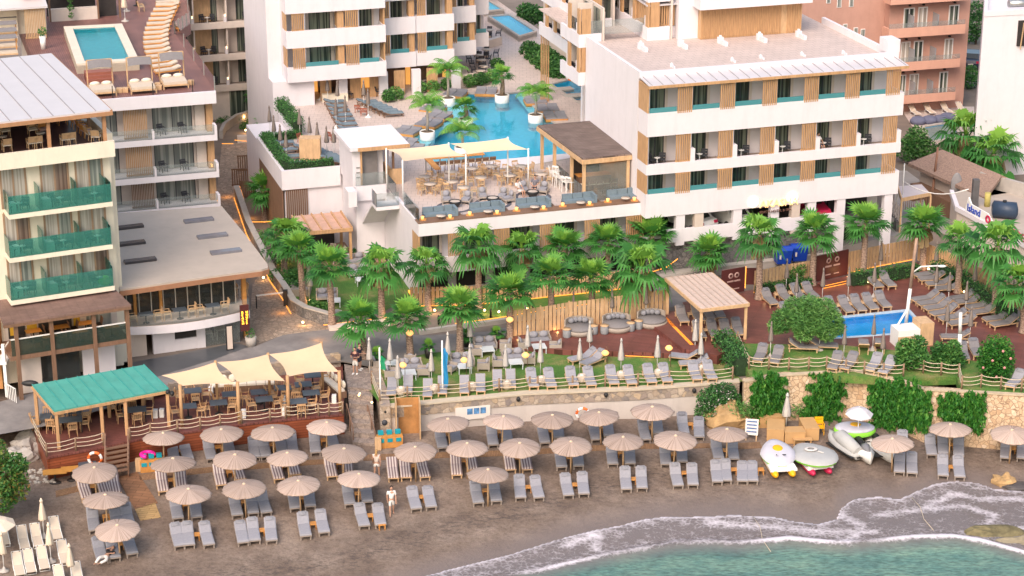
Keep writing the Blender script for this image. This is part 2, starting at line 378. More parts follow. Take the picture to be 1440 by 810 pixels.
def fbm(X,Y,s,n=4):
 o=np.zeros(X.shape);a=1
 for i in range(n):
  ph=RNG.uniform(0,6.28,8);r=RNG.uniform(-1,1,(8,2))
  for k in range(8): o+=a/8*np.sin((X*r[k,0]+Y*r[k,1])*s*2**i*2+ph[k])
  a*=.6
 return o
nx,ny=420,180
X,Y=np.meshgrid(np.linspace(-48,48,nx),np.linspace(84,122.5,ny))
Z=np.clip(BS*(Y-BC-BX*X),-1.2,2.7)
Z=np.where(Z < -.15,-.15+(Z+.15)*1.6,Z)
lumps=fbm(X,Y,1.1)*.018
ds=above(X,Y,swp);Z=Z+lumps*np.clip(ds/3,0.1,1)
wet=np.clip(1-(ds+fbm(X,Y,.25)*.5-.2)/2.2,0,1)
weed=np.exp(-((ds-4.6+fbm(X,Y,.12,2)*1.6-X*.02)/1.5)**2)
F=np.array([[j*nx+i,j*nx+i+1,(j+1)*nx+i+1,(j+1)*nx+i] for j in range(ny-1) for i in range(nx-1)])
m,t,N,b,out=nodes('beach_sand')
co=coords(t,N);a1=N('ShaderNodeAttribute');a1.attribute_name = 'wet';a2=N('ShaderNodeAttribute');a2.attribute_name = 'weed'
f=noisef(t,N,co,.45,8,.65);c=ramp(t,N,f,[(.34,(.155,.113,.09)),(.5,(.212,.158,.127)),(.66,(.285,.22,.18))])
g=noisef(t,N,co,4.5,8,.8);gg=ramp(t,N,g,[(.32,.45),(.5,1.0),(.72,1.3)])
mu=N('ShaderNodeMix',data_type='RGBA',blend_type='MULTIPLY');mu.inputs[0].default_value=.8;t.links.new(c,mu.inputs[6]);t.links.new(gg,mu.inputs[7])
wn=noisef(t,N,coords(t,N,(1,2.1,1)),1.9,9,.85);ws=ramp(t,N,wn,[(.485,0.0),(.57,1.0)])
wm=N('ShaderNodeMath',operation='MULTIPLY');t.links.new(ws,wm.inputs[0]);t.links.new(a2.outputs['Fac'],wm.inputs[1])
wm2=N('ShaderNodeMath',operation='MULTIPLY');t.links.new(wm.outputs[0],wm2.inputs[0]);wm2.inputs[1].default_value=.75
c2=mix2(t,N,wm2.outputs[0],mu.outputs[2],(.075,.06,.056))
c3=mix2(t,N,a1.outputs['Fac'],c2,(.20,.16,.148))
t.links.new(c3,b.inputs['Base Color'])
rr=N('ShaderNodeMapRange');t.links.new(a1.outputs['Fac'],rr.inputs[0]);rr.inputs[3].default_value=.95;rr.inputs[4].default_value=.38;t.links.new(rr.outputs[0],b.inputs['Roughness'])
b.inputs['Specular IOR Level'].default_value=.35
bn=noisef(t,N,co,3.2,6,.7);bump(t,N,b,bn,.8,.12)
o=link(np_mesh('beach',np.stack([X,Y,Z],-1).reshape(-1,3),F,m,{'wet': wet.ravel(),'weed': weed.ravel()}),'beach');o['kind'] = 'structure'
nx,ny=520,210
X,Y=np.meshgrid(np.linspace(-16,48,nx),np.linspace(86,112,ny))
ds=above(X,Y,swp);db=above(X,Y,brp)
edge=np.clip(-ds/.5,0,1)
sand=BS*(Y-BC-BX*X);sand=np.where(sand < -.15,-.15+(sand+.15)*1.6,sand)
deep=np.clip(-db/1.5,0,1)
wave=fbm(X,Y*1.6,.9,4)*.035*np.clip(-db/2,0,1)
crest=np.exp(-(db/.42)**2)*.16*np.clip((X-0)/6,.25,1)
Z=np.maximum(sand+.025,0.0)+wave+crest+fbm(X,Y,.8,3)*.012
Z=np.where(ds > 0,sand-.12,Z)
cur=[[(1180,722),(1215,738),(1190,760)],[(1300,712),(1340,693),(1380,700)],[(1235,722),(1290,715),(1350,708),(1400,722),(1380,745)],[(1000,735),(1060,738),(1120,742),(1180,748)],[(1390,700),(1440,700)],[(1380,745),(1440,740)],[(1150,745),(1230,745)],[(800,765),(840,752),(838,770)]]
cp=[[tuple(P(x,y,.1)[:2]) for x,y in q] for q in cur]
dc=np.minimum.reduce([dist_poly(X,Y,q) for q in cp])
foam=np.exp(-(np.clip(-ds,0,9)/.16)**2)*.42+np.exp(-(np.clip(-ds,0,9)/1.1)**2)*.2+np.exp(-(db/.24)**2)*(.5+.28*np.sin(X*.55+1.2*np.sin(X*.37)))*np.clip((X+1)/5,.0,1)+np.exp(-((db-.5)/.7)**2)*.14+np.exp(-(dc/.35)**2)*.27+np.clip(db/2.0,0,1)*np.clip(-ds/2,0,1)*.09
foam=np.clip(foam,0,1)*(ds < .05)
F=np.array([[j*nx+i,j*nx+i+1,(j+1)*nx+i+1,(j+1)*nx+i] for j in range(ny-1) for i in range(nx-1)])
m,t,N,b,out=nodes('sea_water');co=coords(t,N)
ad=N('ShaderNodeAttribute');ad.attribute_name = 'deep';af=N('ShaderNodeAttribute');af.attribute_name = 'foam'
f=ramp(t,N,noisef(t,N,coords(t,N,(.3,.6,1)),.5,7,.7),[(.32,(.06,.14,.135)),(.46,(.105,.215,.185)),(.58,(.175,.30,.235)),(.7,(.26,.36,.265))])
f2=ramp(t,N,noisef(t,N,coords(t,N,(1,2.2,1),(0,0,.25)),2.2,5,.6),[(.36,.62),(.55,1.0),(.68,1.2)])
mu=N('ShaderNodeMix',data_type='RGBA',blend_type='MULTIPLY');mu.inputs[0].default_value=1;t.links.new(f,mu.inputs[6]);t.links.new(f2,mu.inputs[7]);t.links.new(mu.outputs[2],b.inputs['Base Color'])
b.inputs['Roughness'].default_value=.12;b.inputs['Specular IOR Level'].default_value=.5;bump(t,N,b,noisef(t,N,coords(t,N,(1,2,1),(0,0,.25)),2.6,4),.5,.12)
tr=N('ShaderNodeBsdfTransparent');tr.inputs[0].default_value=(.93,.92,.95,1);gl=N('ShaderNodeBsdfGlossy');gl.inputs['Roughness'].default_value=.15
fr=N('ShaderNodeFresnel');fr.inputs[0].default_value=1.33;mx=N('ShaderNodeMixShader');t.links.new(fr.outputs[0],mx.inputs[0]);t.links.new(tr.outputs[0],mx.inputs[1]);t.links.new(gl.outputs[0],mx.inputs[2])
ms=N('ShaderNodeMixShader');sd_=N('ShaderNodeBsdfDiffuse');sd_.inputs[0].default_value=(.30,.262,.262,1);mt_=N('ShaderNodeMixShader');mt_.inputs[0].default_value=.5;t.links.new(mx.outputs[0],mt_.inputs[1]);t.links.new(sd_.outputs[0],mt_.inputs[2])
t.links.new(ad.outputs['Fac'],ms.inputs[0]);t.links.new(mt_.outputs[0],ms.inputs[1]);t.links.new(b.outputs[0],ms.inputs[2])
wv=N('ShaderNodeTexNoise');wv.inputs['Scale'].default_value=1.5;wv.inputs['Detail'].default_value=3;t.links.new(co,wv.inputs['Vector'])
wa=N('ShaderNodeMix',data_type='VECTOR');wa.inputs[0].default_value=.35;t.links.new(co,wa.inputs[4]);t.links.new(wv.outputs[1],wa.inputs[5])
vo=N('ShaderNodeTexVoronoi',feature='DISTANCE_TO_EDGE');vo.inputs['Scale'].default_value=5.2;t.links.new(wa.outputs[1],vo.inputs['Vector'])
lace=ramp(t,N,vo.outputs['Distance'],[(.0,1.0),(.16,.55),(.5,0.0)])
nb=noisef(t,N,coords(t,N,(1,1.5,1),(0,0,.3)),1.3,8,.8);lb=N('ShaderNodeMath',operation='MULTIPLY');t.links.new(lace,lb.inputs[0]);lb.inputs[1].default_value=.24
s1=N('ShaderNodeMath',operation='ADD');t.links.new(lb.outputs[0],s1.inputs[0]);t.links.new(nb,s1.inputs[1])
s2=N('ShaderNodeMath',operation='ADD');t.links.new(s1.outputs[0],s2.inputs[0]);t.links.new(af.outputs['Fac'],s2.inputs[1])
ff=ramp(t,N,s2.outputs[0],[(.0,0.0),(.40,0.0),(.62,.88)])     # the ramp is fed half the sum
hv=N('ShaderNodeMath',operation='MULTIPLY');t.links.new(s2.outputs[0],hv.inputs[0]);hv.inputs[1].default_value=.5
t.links.new(hv.outputs[0],ff.node.inputs[0])
gate=N('ShaderNodeMath',operation='GREATER_THAN');t.links.new(af.outputs['Fac'],gate.inputs[0]);gate.inputs[1].default_value=.03
fm=N('ShaderNodeMath',operation='MULTIPLY');t.links.new(ff,fm.inputs[0]);t.links.new(gate.outputs[0],fm.inputs[1])
fd=N('ShaderNodeBsdfDiffuse');fd.inputs[0].default_value=(.74,.69,.75,1)
m3=N('ShaderNodeMixShader');t.links.new(fm.outputs[0],m3.inputs[0]);t.links.new(ms.outputs[0],m3.inputs[1]);t.links.new(fd.outputs[0],m3.inputs[2]);t.links.new(m3.outputs[0],out.inputs[0])
keep=(ds < .6).reshape(-1);Fk=F[keep[F].all(1)]
o=link(np_mesh('sea',np.stack([X,Y,Z],-1).reshape(-1,3),Fk,m,{'deep': deep.ravel(),'foam': foam.ravel()}),'sea');o['kind'] = 'structure'
V=np.array([[-900,-900,-.3],[900,-900,-.3],[900,86.2,-.3],[-900,86.2,-.3]],float);V[:,2]=-.02
o=link(np_mesh('open_sea',V,np.array([[0,1,2,3]]),m,{'deep': np.ones(4),'foam': np.zeros(4)}),'open_sea');o['kind'] = 'structure'
# ground sheets, roads
def tess(name,outer,holes,z,m,fr=None,kind='structure'):
 bm=bmesh.new();E_=[]
 for l in [outer]+holes:
  vs=[bm.verts.new((fr or WF).w(p[0],p[1],z)) for p in l]
  E_+=[bm.edges.new((vs[i],vs[(i+1)%len(vs)])) for i in range(len(vs))]
 bmesh.ops.triangle_fill(bm,use_beauty=True,edges=E_)
 for f in bm.faces:
  f.normal_update()
  if f.normal.z < 0: f.normal_flip()
 me=bpy.data.meshes.new(name);bm.to_mesh(me);me.materials.append(m);o=bpy.data.objects.new(name,me);C.objects.link(o);o['kind']=kind;return o
def sheet(name,pts,z,m,th=None,kind='structure'):
 b=MB()
 if th: b.prism([p[:2] for p in pts],z-th,z)
 else: b.add([(p[0],p[1],z) for p in pts],[tuple(range(len(pts)))])
 return b.struct(name,m,kind)
gm=M('dry_ground',(.21,.17,.145),.95,.2,.4,bmp=.3)
wall_line=[(-420,118),(-46,118)]
wl_px=[(28,600),(300,578),(480,560),(520,585),(538,569),(740,552),(900,546),(1045,534),(1100,527),(1270,530),(1330,548),(1440,553)]
gp=[P(x,y)[:2] for x,y in [(-60,610),(480,575)]]
edge_px=[(538,573),(640,563),(740,553.5),(900,547),(1040,536.5)]
LE=[P(x,y) for x,y in edge_px]                    # seaward edge of the lawn=top of the low sea wall
sheet('ground',[(-900,121.5),(-26,121.5)]+[P(x,y)[:2] for x,y in [(420,515),(482,509),(521,516),(537,571)]]+[(p.x,p.y+.1) for p in LE]+[(14,118.5),(60,118.5),(900,118.5),(900,1500),(-900,1500)],G-.012,gm)
lawn_m,t,N,b,out=nodes('lawn_grass');co=coords(t,N)
c=ramp(t,N,noisef(t,N,co,.55,6,.7),[(.32,(.05,.15,.022)),(.48,(.085,.19,.03)),(.56,(.15,.20,.05)),(.68,(.29,.24,.10))])
c2=ramp(t,N,noisef(t,N,co,14,4,.7),[(.3,.6),(.7,1.3)]);mu=N('ShaderNodeMix',data_type='RGBA',blend_type='MULTIPLY');mu.inputs[0].default_value=1
t.links.new(c,mu.inputs[6]);t.links.new(c2,mu.inputs[7]);t.links.new(mu.outputs[2],b.inputs['Base Color']);b.inputs['Roughness'].default_value=.9;bump(t,N,b,noisef(t,N,co,20,3),.6,.03)
sheet('lawn',[P(x,y) for x,y in [(505,530),(538,573),(640,563),(740,553.5),(900,547),(1045,536.5),(1010,500),(960,485),(800,483),(720,490),(650,492),(600,497),(560,507),(520,517)]],G+.004,lawn_m)
sheet('road',[P(x,y) for x,y in [(-160,640),(60,600),(200,560),(300,528),(420,514),(482,508),(520,515),(600,497),(720,484),(900,440),(1010,420),(940,400),(880,420),(800,437),(690,466),(600,472),(540,468),(465,462),(430,466),(400,470),(360,487),(300,497),(215,507),(0,565),(-160,590)]],G+.008,asphalt)
sheet('cobbled_drive',[P(x,y) for x,y in [(370,380),(384,395),(400,420),(428,447),(465,463),(430,467),(400,471),(350,488),(352,440),(355,400)]],G+.012,cobble)
sheet('cobbled_path',[P(x,y) for x,y in [(305,270),(315,330),(370,382),(384,395),(348,330),(333,280),(345,230),(350,200),(312,202)]],G+.012,cobble)
sheet('forecourt',[P(x,y) for x,y in [(185,520),(185,510),(330,483),(352,487),(300,506),(240,524),(205,535)]],G+.016,M('dark_paving',(.085,.09,.10),.35,.1,1))
sheet('garden_lawn',[P(x,y) for x,y in [(385,395),(420,438),(462,447),(540,438),(590,410),(640,440),(700,452),(790,432),(900,418),(905,405),(600,405),(480,340),(400,330)]],G+.006,lawn_m)
sheet('service_yard',[P(x,y) for x,y in [(915,408),(1000,388),(1140,366),(1290,335),(1300,290),(1140,320),(940,352)]],G+.55,M('yard_concrete',(.36,.33,.31),.9,.12,.6,dirt=.3),.6)
sheet('side_street',[P(x,y) for x,y in [(1255,300),(1330,330),(1440,335),(1440,300),(1330,280),(1275,240),(1262,240)]],G+.006,M('pale_street',(.36,.33,.31),.9,.12,.6))
pd_px=[(735,468),(690,478),(735,489),(900,500),(962,488),(1000,497),(1060,530),(1440,566),(1560,566),(1560,395),(1440,395),(1330,370),(1290,378),(1200,398),(1090,420),(1040,440),(985,445),(830,455)]
sheet('pool_deck_lower',[P(x,y,ZD-.25) for x,y in [(700,474),(700,482),(790,492),(960,497),(1010,497),(990,430),(830,455)]],ZD-.25,deck_red,.4)
DPOOL=[P(x,y,ZD) for x,y in [(1168,448),(1276,437),(1293,456),(1270,468),(1172,475)]]
dpo=[P(x,y,ZD) for x,y in [(962,435),(908,450),(960,490),(1010,500),(1045,482),(1330,510),(1560,545),(1560,470),(1425,450),(1290,368),(1190,388),(1120,400),(1040,410),(960,425)]]
tess('pool_deck',dpo,[DPOOL],ZD,deck_red)
b=MB()
for p,q in zip(dpo,dpo[1:]+dpo[:1]): b.add([(p.x,p.y,ZD-.62),(q.x,q.y,ZD-.62),(q.x,q.y,ZD),(p.x,p.y,ZD)],[(0,1,2,3)])
b.struct('pool_deck_edge',deck_red)
sheet('pool_terrace_grass',[P(x,y,ZD) for x,y in [(1033,483),(1055,530),(1100,522),(1270,533),(1345,530),(1352,548),(1560,560),(1560,545),(1330,500),(1180,485)]],ZD+.008,lawn_m,.5)
def lit_step(p0,p1,z,label,depth=.35):
 d=(p1-p0).normalized();n=Vector((d.y,-d.x,0));n=n if n.y < 0 else -n
 r=thing('timber_step',label,'step',tuple(p0),group='lit timber steps')
 MB().slab([p0+Vector((0,0,z-p0.z)),p1+Vector((0,0,z-p1.z)),p1+n*depth+Vector((0,0,z-p1.z)),p0+n*depth+Vector((0,0,z-p0.z))],.06).part('tread',deck_red,r)
 MB().bar(Vector((p0.x,p0.y,z-.09))+n*(depth-.05),Vector((p1.x,p1.y,z-.09))+n*(depth-.05),.05,.05).part('light_strip',led,r)
lit_step(P(878,489,ZD-.2),P(921,491,ZD-.2),ZD-.26,'upper lit timber step from the lawn to the daybed deck')
lit_step(P(878,495,ZD-.4),P(921,497,ZD-.4),ZD-.42,'lower lit timber step at the edge of the lawn')
b=MB();p,q=P(936,449,ZD-.1),P(973,487,ZD-.1);b.bar(p,q,.22,.2);b.thing('deck_edge_light',led,'glowing amber light strip along the edge of the upper pool deck','light strip',tuple(p))
def pool(name,label,pts,z,depth,water,tilem,rim=.3,rimm=None,up=0.02,fr=WF,skirt=None):
 c=sum((Vector((p[0],p[1],0)) for p in pts),Vector())/len(pts)
 r=thing(name,label,'pool',(c.x,c.y,z),fr)
 n=len(pts);a=sum(pts[i][0]*pts[(i+1)%n][1]-pts[(i+1)%n][0]*pts[i][1] for i in range(n))
 if a < 0: pts=pts[::-1]
 def offs(k):
  o=[]
  for i in range(n):
   p0,p1,p2=Vector(pts[i-1][:2]),Vector(pts[i][:2]),Vector(pts[(i+1)%n][:2])
   d1=(p1-p0).normalized();d2=(p2-p1).normalized();n1=Vector((d1.y,-d1.x));n2=Vector((d2.y,-d2.x))
   m=(n1+n2).normalized();o.append(p1+m*k/max(.35,m.dot(n1)))
  return o
 O=offs(rim);I=[Vector(p[:2]) for p in pts];zt=z+up
 b=MB();vs=[(p.x,p.y,zt) for p in O]+[(p.x,p.y,zt) for p in I]+[(p.x,p.y,zt-.12) for p in I]+[(p.x,p.y,zt-max(.15,up+.1)) for p in O]
 b.add(vs,[(i,(i+1)%n,n+(i+1)%n,n+i) for i in range(n)]+[(n+i,n+(i+1)%n,2*n+(i+1)%n,2*n+i) for i in range(n)]+[(3*n+i,3*n+(i+1)%n,(i+1)%n,i) for i in range(n)])
 b.part('coping',rimm or kerb_m,r)
 b=MB();b.add([(p.x,p.y,zt-.12) for p in I]+[(p.x,p.y,zt-.12-depth) for p in I],[tuple(range(n,2*n))]+[(i,n+i,n+(i+1)%n,(i+1)%n)[::-1] for i in range(n)]);b.part('basin',tilem,r)
 b=MB();b.add([(p.x,p.y,zt-.09) for p in I],[tuple(range(n))]);b.part('water',water,r)
 if skirt: b=MB();b.add([(p.x,p.y,zt-.15) for p in O]+[(p.x,p.y,z-.0) for p in O],[(n+i,n+(i+1)%n,(i+1)%n,i) for i in range(n)]);b.part('side_wall',skirt,r)
 return r
def poolwater(name,tint,k):
 m,t,N,b,out=nodes(name);tr=N('ShaderNodeBsdfTransparent');tr.inputs[0].default_value=rgb(tint)
 gl=N('ShaderNodeBsdfGlossy');gl.inputs['Roughness'].default_value=.02;fr=N('ShaderNodeFresnel');fr.inputs[0].default_value=1.33
 nb=N('ShaderNodeBump');nb.inputs['Strength'].default_value=k;nb.inputs['Distance'].default_value=.03;t.links.new(noisef(t,N,coords(t,N),3.5,3),nb.inputs['Height'])
 t.links.new(nb.outputs[0],gl.inputs['Normal']);t.links.new(nb.outputs[0],fr.inputs['Normal'])
 mx=N('ShaderNodeMixShader');t.links.new(fr.outputs[0],mx.inputs[0]);t.links.new(tr.outputs[0],mx.inputs[1]);t.links.new(gl.outputs[0],mx.inputs[2]);t.links.new(mx.outputs[0],out.inputs[0]);return m
pw=poolwater('pool_water',(.80,.97,1),.12);pw2=poolwater('rippled_pool_water',(.7,.93,.96),.35)
blue_tile=M('sky_blue_pool_tiles',(.02,.47,.88),.4,.08,3)
pool('swimming_pool','small rectangular blue pool in the red timber deck near the sea',DPOOL,ZD+.012,.45,pw2,blue_tile,.22,M('pale_blue_coping',(.42,.52,.62),.6,.05))
def seawall():
 r=thing('sea_wall','low sea wall of grey render and rubble stone below the lawn','wall',tuple(LE[0]))
 th=.45;n=len(LE)
 for nm,m,z0,z1,dy in (('rendered_wall',M('pale_render',(.56,.50,.47),.85,.05,1,dirt=.3),-.4,2.3,.05),('stone_band',wall_stone,2.3,G-.06,.0),('coping',M('sandy_coping',(.52,.44,.34),.9,.1,3),G-.06,G+.03,-.07)):
  b=MB()
  for p,q in zip(LE[:-1],LE[1:]): b.prism([(p.x,p.y+dy-.06),(q.x,q.y+dy-.06),(q.x,q.y+th),(p.x,p.y+th)],z0,z1)
  b.part(nm,m,r)
seawall()
HW=[P(1040,536.5),P(1060,592,1.0)]
hp=[(1046,537),(1100,528),(1200,522),(1265,535),(1300,548),(1440,556),(1560,560)]
HT=[P(x,y,ZD) for x,y in hp]
r=thing('retaining_wall','tall ochre stone retaining wall below the pool terrace','wall',tuple(HT[0]))
b=MB()
for p,q in zip(HT[:-1],HT[1:]):
 b.add([(p.x,p.y-.9,-.6),(q.x,q.y-.9,-.6),(q.x,q.y,ZD-.02),(p.x,p.y,ZD-.02),(p.x,p.y+.6,-.6),(q.x,q.y+.6,-.6),(q.x,q.y+.6,ZD-.02),(p.x,p.y+.6,ZD-.02)],[(0,1,2,3),(3,2,6,7),(1,5,6,2),(4,0,3,7),(5,4,7,6)])
b.part('stone_face',ochre_stone,r)
b=MB();
for p,q in zip(HT[:-1],HT[1:]): b.bar(p+Vector((0,.1,.0)),q+Vector((0,.1,.0)),.35,.08)
b.part('coping',M('ochre_coping',(.5,.40,.28),.9,.15,3),r)
# hotel frame
H=Fr(P(907.5,307.5,7.6),17.3)
ZC=8.2
def slats(b,u0,u1,v,z0,z1,n=8,fill=.55,d=.06):
 p=(u1-u0)/n
 for i in range(n): b.box(u0+i*p+p*(1-fill)/2,u0+i*p+p*(1+fill)/2,v,v+d,z0,z1)
 b.box(u0,u1,v+d,v+d+.04,z1-.12,z1-.02);b.box(u0,u1,v+d,v+d+.04,z0+.02,z0+.12)
def slats_side(b,u,v0,v1,z0,z1,n=6,fill=.8,d=.06):
 p=(v1-v0)/n
 for i in range(n): b.box(u,u+d,v0+i*p+p*(1-fill)/2,v0+i*p+p*(1+fill)/2,z0,z1)
 b.box(u+d,u+d+.03,v0,v1,z0,z1)
chairs_wanted=[]      # (frame,u,v,z,rz,label) of balcony furniture,placed later
def room_back(r,u0,u1,v,z0,z1,glassm,frac=(.25,.9),wallm=None,fr_w=.06):
 """back wall of a balcony bay with a glass door"""
 a,c=u0+(u1-u0)*frac[0],u0+(u1-u0)*frac[1];zt=z1-.25
 w=MB();w.box(u0,a,v,v+.12,z0,z1);w.box(c,u1,v,v+.12,z0,z1);w.box(a,c,v,v+.12,zt,z1);w.part('back_wall',wallm or beige,r)
 g=MB();g.box(a,c,v+.06,v+.09,z0,zt);g=g.part('glass_door',glassm,r)
 f=MB();m=(a+c)/2
 for x in (a,m-fr_w/2,c-fr_w): f.box(x,x+fr_w,v+.02,v+.058,z0,zt)
 f.box(a,c,v+.02,v+.055,zt-fr_w,zt-.001);f.part('door_frame',anthracite,g)
def facade(r,u0,u1,v,levels,ztop,bays,depth=1.6,bandm=None,glassm=None,water=(),who='',post=True,furn=True,sl=None,sidewood=True,fr=None):
 """levels: [(band bottom, band top)], bays: [('o' or 's', a, b)], a bay opening spans from one band's top to the next band's bottom"""
 bandm=bandm or white;glassm=glassm or door_green
 for i,(zb,zt) in enumerate(levels):
  zn=levels[i+1][0] if i+1 < len(levels) else ztop;zf=zb+.35
  b=MB();b.box(u0,u1,v,v+.22,zb,zt);b.box(u0,u0+.2,v+.221,v+depth,zb,zt);b.box(u1-.2,u1,v+.221,v+depth,zb,zt);b.box(u0+.201,u1-.201,v+.221,v+depth-.005,zb+.002,zf-.05);b.part('balcony_band',bandm,r)
  MB().box(u0+.202,u1-.202,v+.222,v+depth-.01,zf-.05,zf).part('balcony_floor',M_floor,r)
  k=0
  for kind,a,c in bays:
   if kind == 's':
    b=MB();slats(b,a,c,v+.06 if i not in water else v-.03,zt-.01 if i not in water else zt-.12,zn+.0,max(5,int((c-a)/.135)));b.part('slat_screen',sl or wood,r)
   elif kind == 'o':
    room_back(r,a,c,v+depth,zf,zn,glassm)
    if post: MB().box(a-.02,a+.1,v+.23,v+depth,zf,zn).part('partition',bandm,r)
    if i in water:
     MB().box(a+.02,c-.02,v+.02,v+.05,zt-.004,zt+.34).part('pool_glass',glass_teal,r)
     MB().box(a+.05,c-.05,v+.23,v+1.0,zf+.01,max(zf+.1,zt-.18)).part('plunge_pool',pool_teal,r)
    if furn and zn > zt+.6:
     chairs_wanted.append((r,fr or H,(a+c)/2,v+depth-.45 if i in water else v+depth-.62,zf,c-a,'%s, %s bay along' % (who[i] if isinstance(who,(list,tuple)) else who,nth(k))))
    k+=1
M_floor=M('balcony_tiles',(.30,.235,.20),.7,.1,3)
# ---- main block
ztz=lambda x,y,v=0: H.front(x,y,v)[1]
zF0=ztz(912.7,124);b1=(ztz(912,193),ztz(912.5,160));b2=(ztz(909,247),ztz(960,228));b3=(7.6,ztz(908,274));zR=ztz(899,101,1.85)
UW=18.65;tower=thing('main_hotel_block','white four storey hotel block with slatted balconies and a lit sign over the parking','building',(9,6,G),H)
pitch=3.035;bays=[]
for k in range(6):
 u=.12+k*pitch;bays+=[('o',u,u+1.95),('s',u+1.95,u+1.95+1.08)]
facade(tower,0,UW,0,[b3,b2,b1],zF0,bays,1.75,water=(0,2),who=['the lower balcony of the white block','the middle balcony of the white block','the top balcony of the white block'])
for z0,z1 in ((b3[1],b2[0]),(b2[1],b1[0]),(b1[1],zF0)):
 b=MB();b.box(.0,.1,.06,1.75,z0,z1);b.part('side_panel',wood,tower)
for k in range(6):      # low white fins of the middle floor
 u=.12+k*pitch+3.03;MB().box(u-.02,u+.3,.02,.5,b2[1],b2[1]+.85).part('balcony_fin',white,tower)
b=MB();b.box(0,UW,1.88,12.4,b3[0]-.02,zR-.55);b.part('wall',white,tower)
b=MB();b.box(-.001,UW+.3,1.62,1.85,zF0+.2,zR+.02);b.box(-.001,.25,1.851,12.4,zR-.549,zR+.02);b.box(UW-.2,UW+.05,1.851,13,zR-.549,zR+.02);b.box(UW-.6,UW+.31,1.60,2.9,zR+.021,zR+.9)
b.part('roof_parapet',white,tower)
MB().box(.251,UW-.201,1.851,24,zR-.54,zR-.45).part('roof_terrace',roof_tile,tower)
b=MB();b.slab([(-.02,-.22,zF0+.19),(UW+.1,-.22,zF0+.19),(UW+.1,1.62,zF0+.36),(-.02,1.62,zF0+.36)],.05);aw=b.part('awning',standing,tower)
b=MB()
for i in range(25):
 u=.2+i*.765;b.bar((u,-.2,zF0+.21),(u,1.6,zF0+.38),.03,.05)
b.part('seam',M('grey_seam',(.33,.31,.33),.5),aw)
b=MB();b.box(-.04,UW+.12,-.25,-.1,zF0-.02,zF0+.17);b.box(-.04,UW+.12,-.099,1.6,zF0+.02,zF0+.12);b.part('fascia',wood,tower)
zg1,zg0=ztz(960,322),ztz(953,341);zgf=zg0+.05
b=MB();b.box(1.6,14.6,.05,.25,zg0,zg1);b.part('parking_parapet',white,tower)
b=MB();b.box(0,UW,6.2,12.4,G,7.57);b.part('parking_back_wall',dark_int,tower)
b=MB();b.box(.0,UW,.3,6.19,zgf-.3,zgf);b.part('parking_floor',M('parking_concrete',(.18,.17,.165),.9),tower)
for u in (2.25,3.6,6.4,9.15,10.7,11.9,14.1,17.7):
 wdt=.62;MB().box(u,u+wdt,.06,.5,G if u > 14 else zgf-.3,7.598).part('column',white if u not in (3.6,10.7) else tan_wall,tower)
b=MB();b.box(15.4,UW,3.0,3.2,G,7.57);b.part('entrance_wall',beige,tower)
MB().box(1.0,14.6,.6,.8,G,zg0+.02).part('plinth_wall',grey_stone,tower)
MB().box(14.75,UW-.9,2.8,2.98,G,6.8).part('garage_dark_panel',dark_int,tower)  # flat near-black panel; the shade of the garage is in its colour
def low_wall(name,label,pxs,z0,z1,m,th=.3,cap=None,cat='wall'):
 pts=[P(x,y,z0) for x,y in pxs];r=thing(name,label,cat,tuple(pts[0]))
 b=MB()
 for p,q in zip(pts[:-1],pts[1:]):
  d=(q-p).normalized();n=Vector((-d.y,d.x,0))*th/2;b.prism([(p-n)[:2],(q-n)[:2],(q+n)[:2],(p+n)[:2]],z0-.4,z1)
 b.part('face',m,r)
 if cap:
  b=MB()
  for p,q in zip(pts[:-1],pts[1:]): b.bar((p.x,p.y,z1+.03),(q.x,q.y,z1+.03),th+.08,.07)
  b.part('coping',cap,r)
 return r
low_wall('ramp_wall','curved grey stone wall of the parking ramp below the white block',[(910,392),(935,384),(952,372),(955,352)],G,G+1.9,grey_stone,.35,kerb_m)
low_wall('planter_wall','grey stone wall beside the blue bins below the parking',[(1040,372),(1090,362),(1150,352),(1178,338),(1180,326)],G,G+1.0,grey_stone,.35,kerb_m)
low_wall('ramp_kerb','pale kerb wall between the service yard and the pool fence',[(905,404),(1000,386),(1090,376),(1165,365),(1200,346)],G,G+.55,concrete,.5,kerb_m)
def text_mesh(txt,size,m,parent,loc,fr,name='sign_lettering',ext=.03,rx=PI/2,align='LEFT',rz=0):
 cu=bpy.data.curves.new('txt','FONT');cu.body=txt;cu.size=size;cu.extrude=ext;cu.align_x=align;cu.resolution_u=2
 o=bpy.data.objects.new('txt',cu);C.objects.link(o);dg=bpy.context.evaluated_depsgraph_get();me=bpy.data.meshes.new_from_object(o.evaluated_get(dg));bpy.data.objects.remove(o)
 me.transform(Matrix.Translation(Vector(loc)) @ Matrix.Rotation(rz,4,'Z') @ Matrix.Rotation(rx,4,'X'));bs=BASE[root_of(parent).name];me.transform(Matrix.Translation(-Vector(bs)))
 me.materials.clear();me.materials.append(m);o=bpy.data.objects.new(name,me);C.objects.link(o);o.parent=parent;return o
su,sz=H.front(1068,286,0)
sg=thing('lit_hotel_sign','glowing hotel name sign with two round emblems on the lowest white band','sign',(su,-.05,sz),H)
white_glow=glow('warm_white_letters',(1,.62,.26),.62)
text_mesh('AKASHA',.74,white_glow,sg,(su,-.06,sz-.32),H)
text_mesh('BEACH HOTEL & SPA',.25,M('bronze_letters',(.16,.08,.06),.5),sg,(su,-.06,sz-.72),H,'small_lettering')
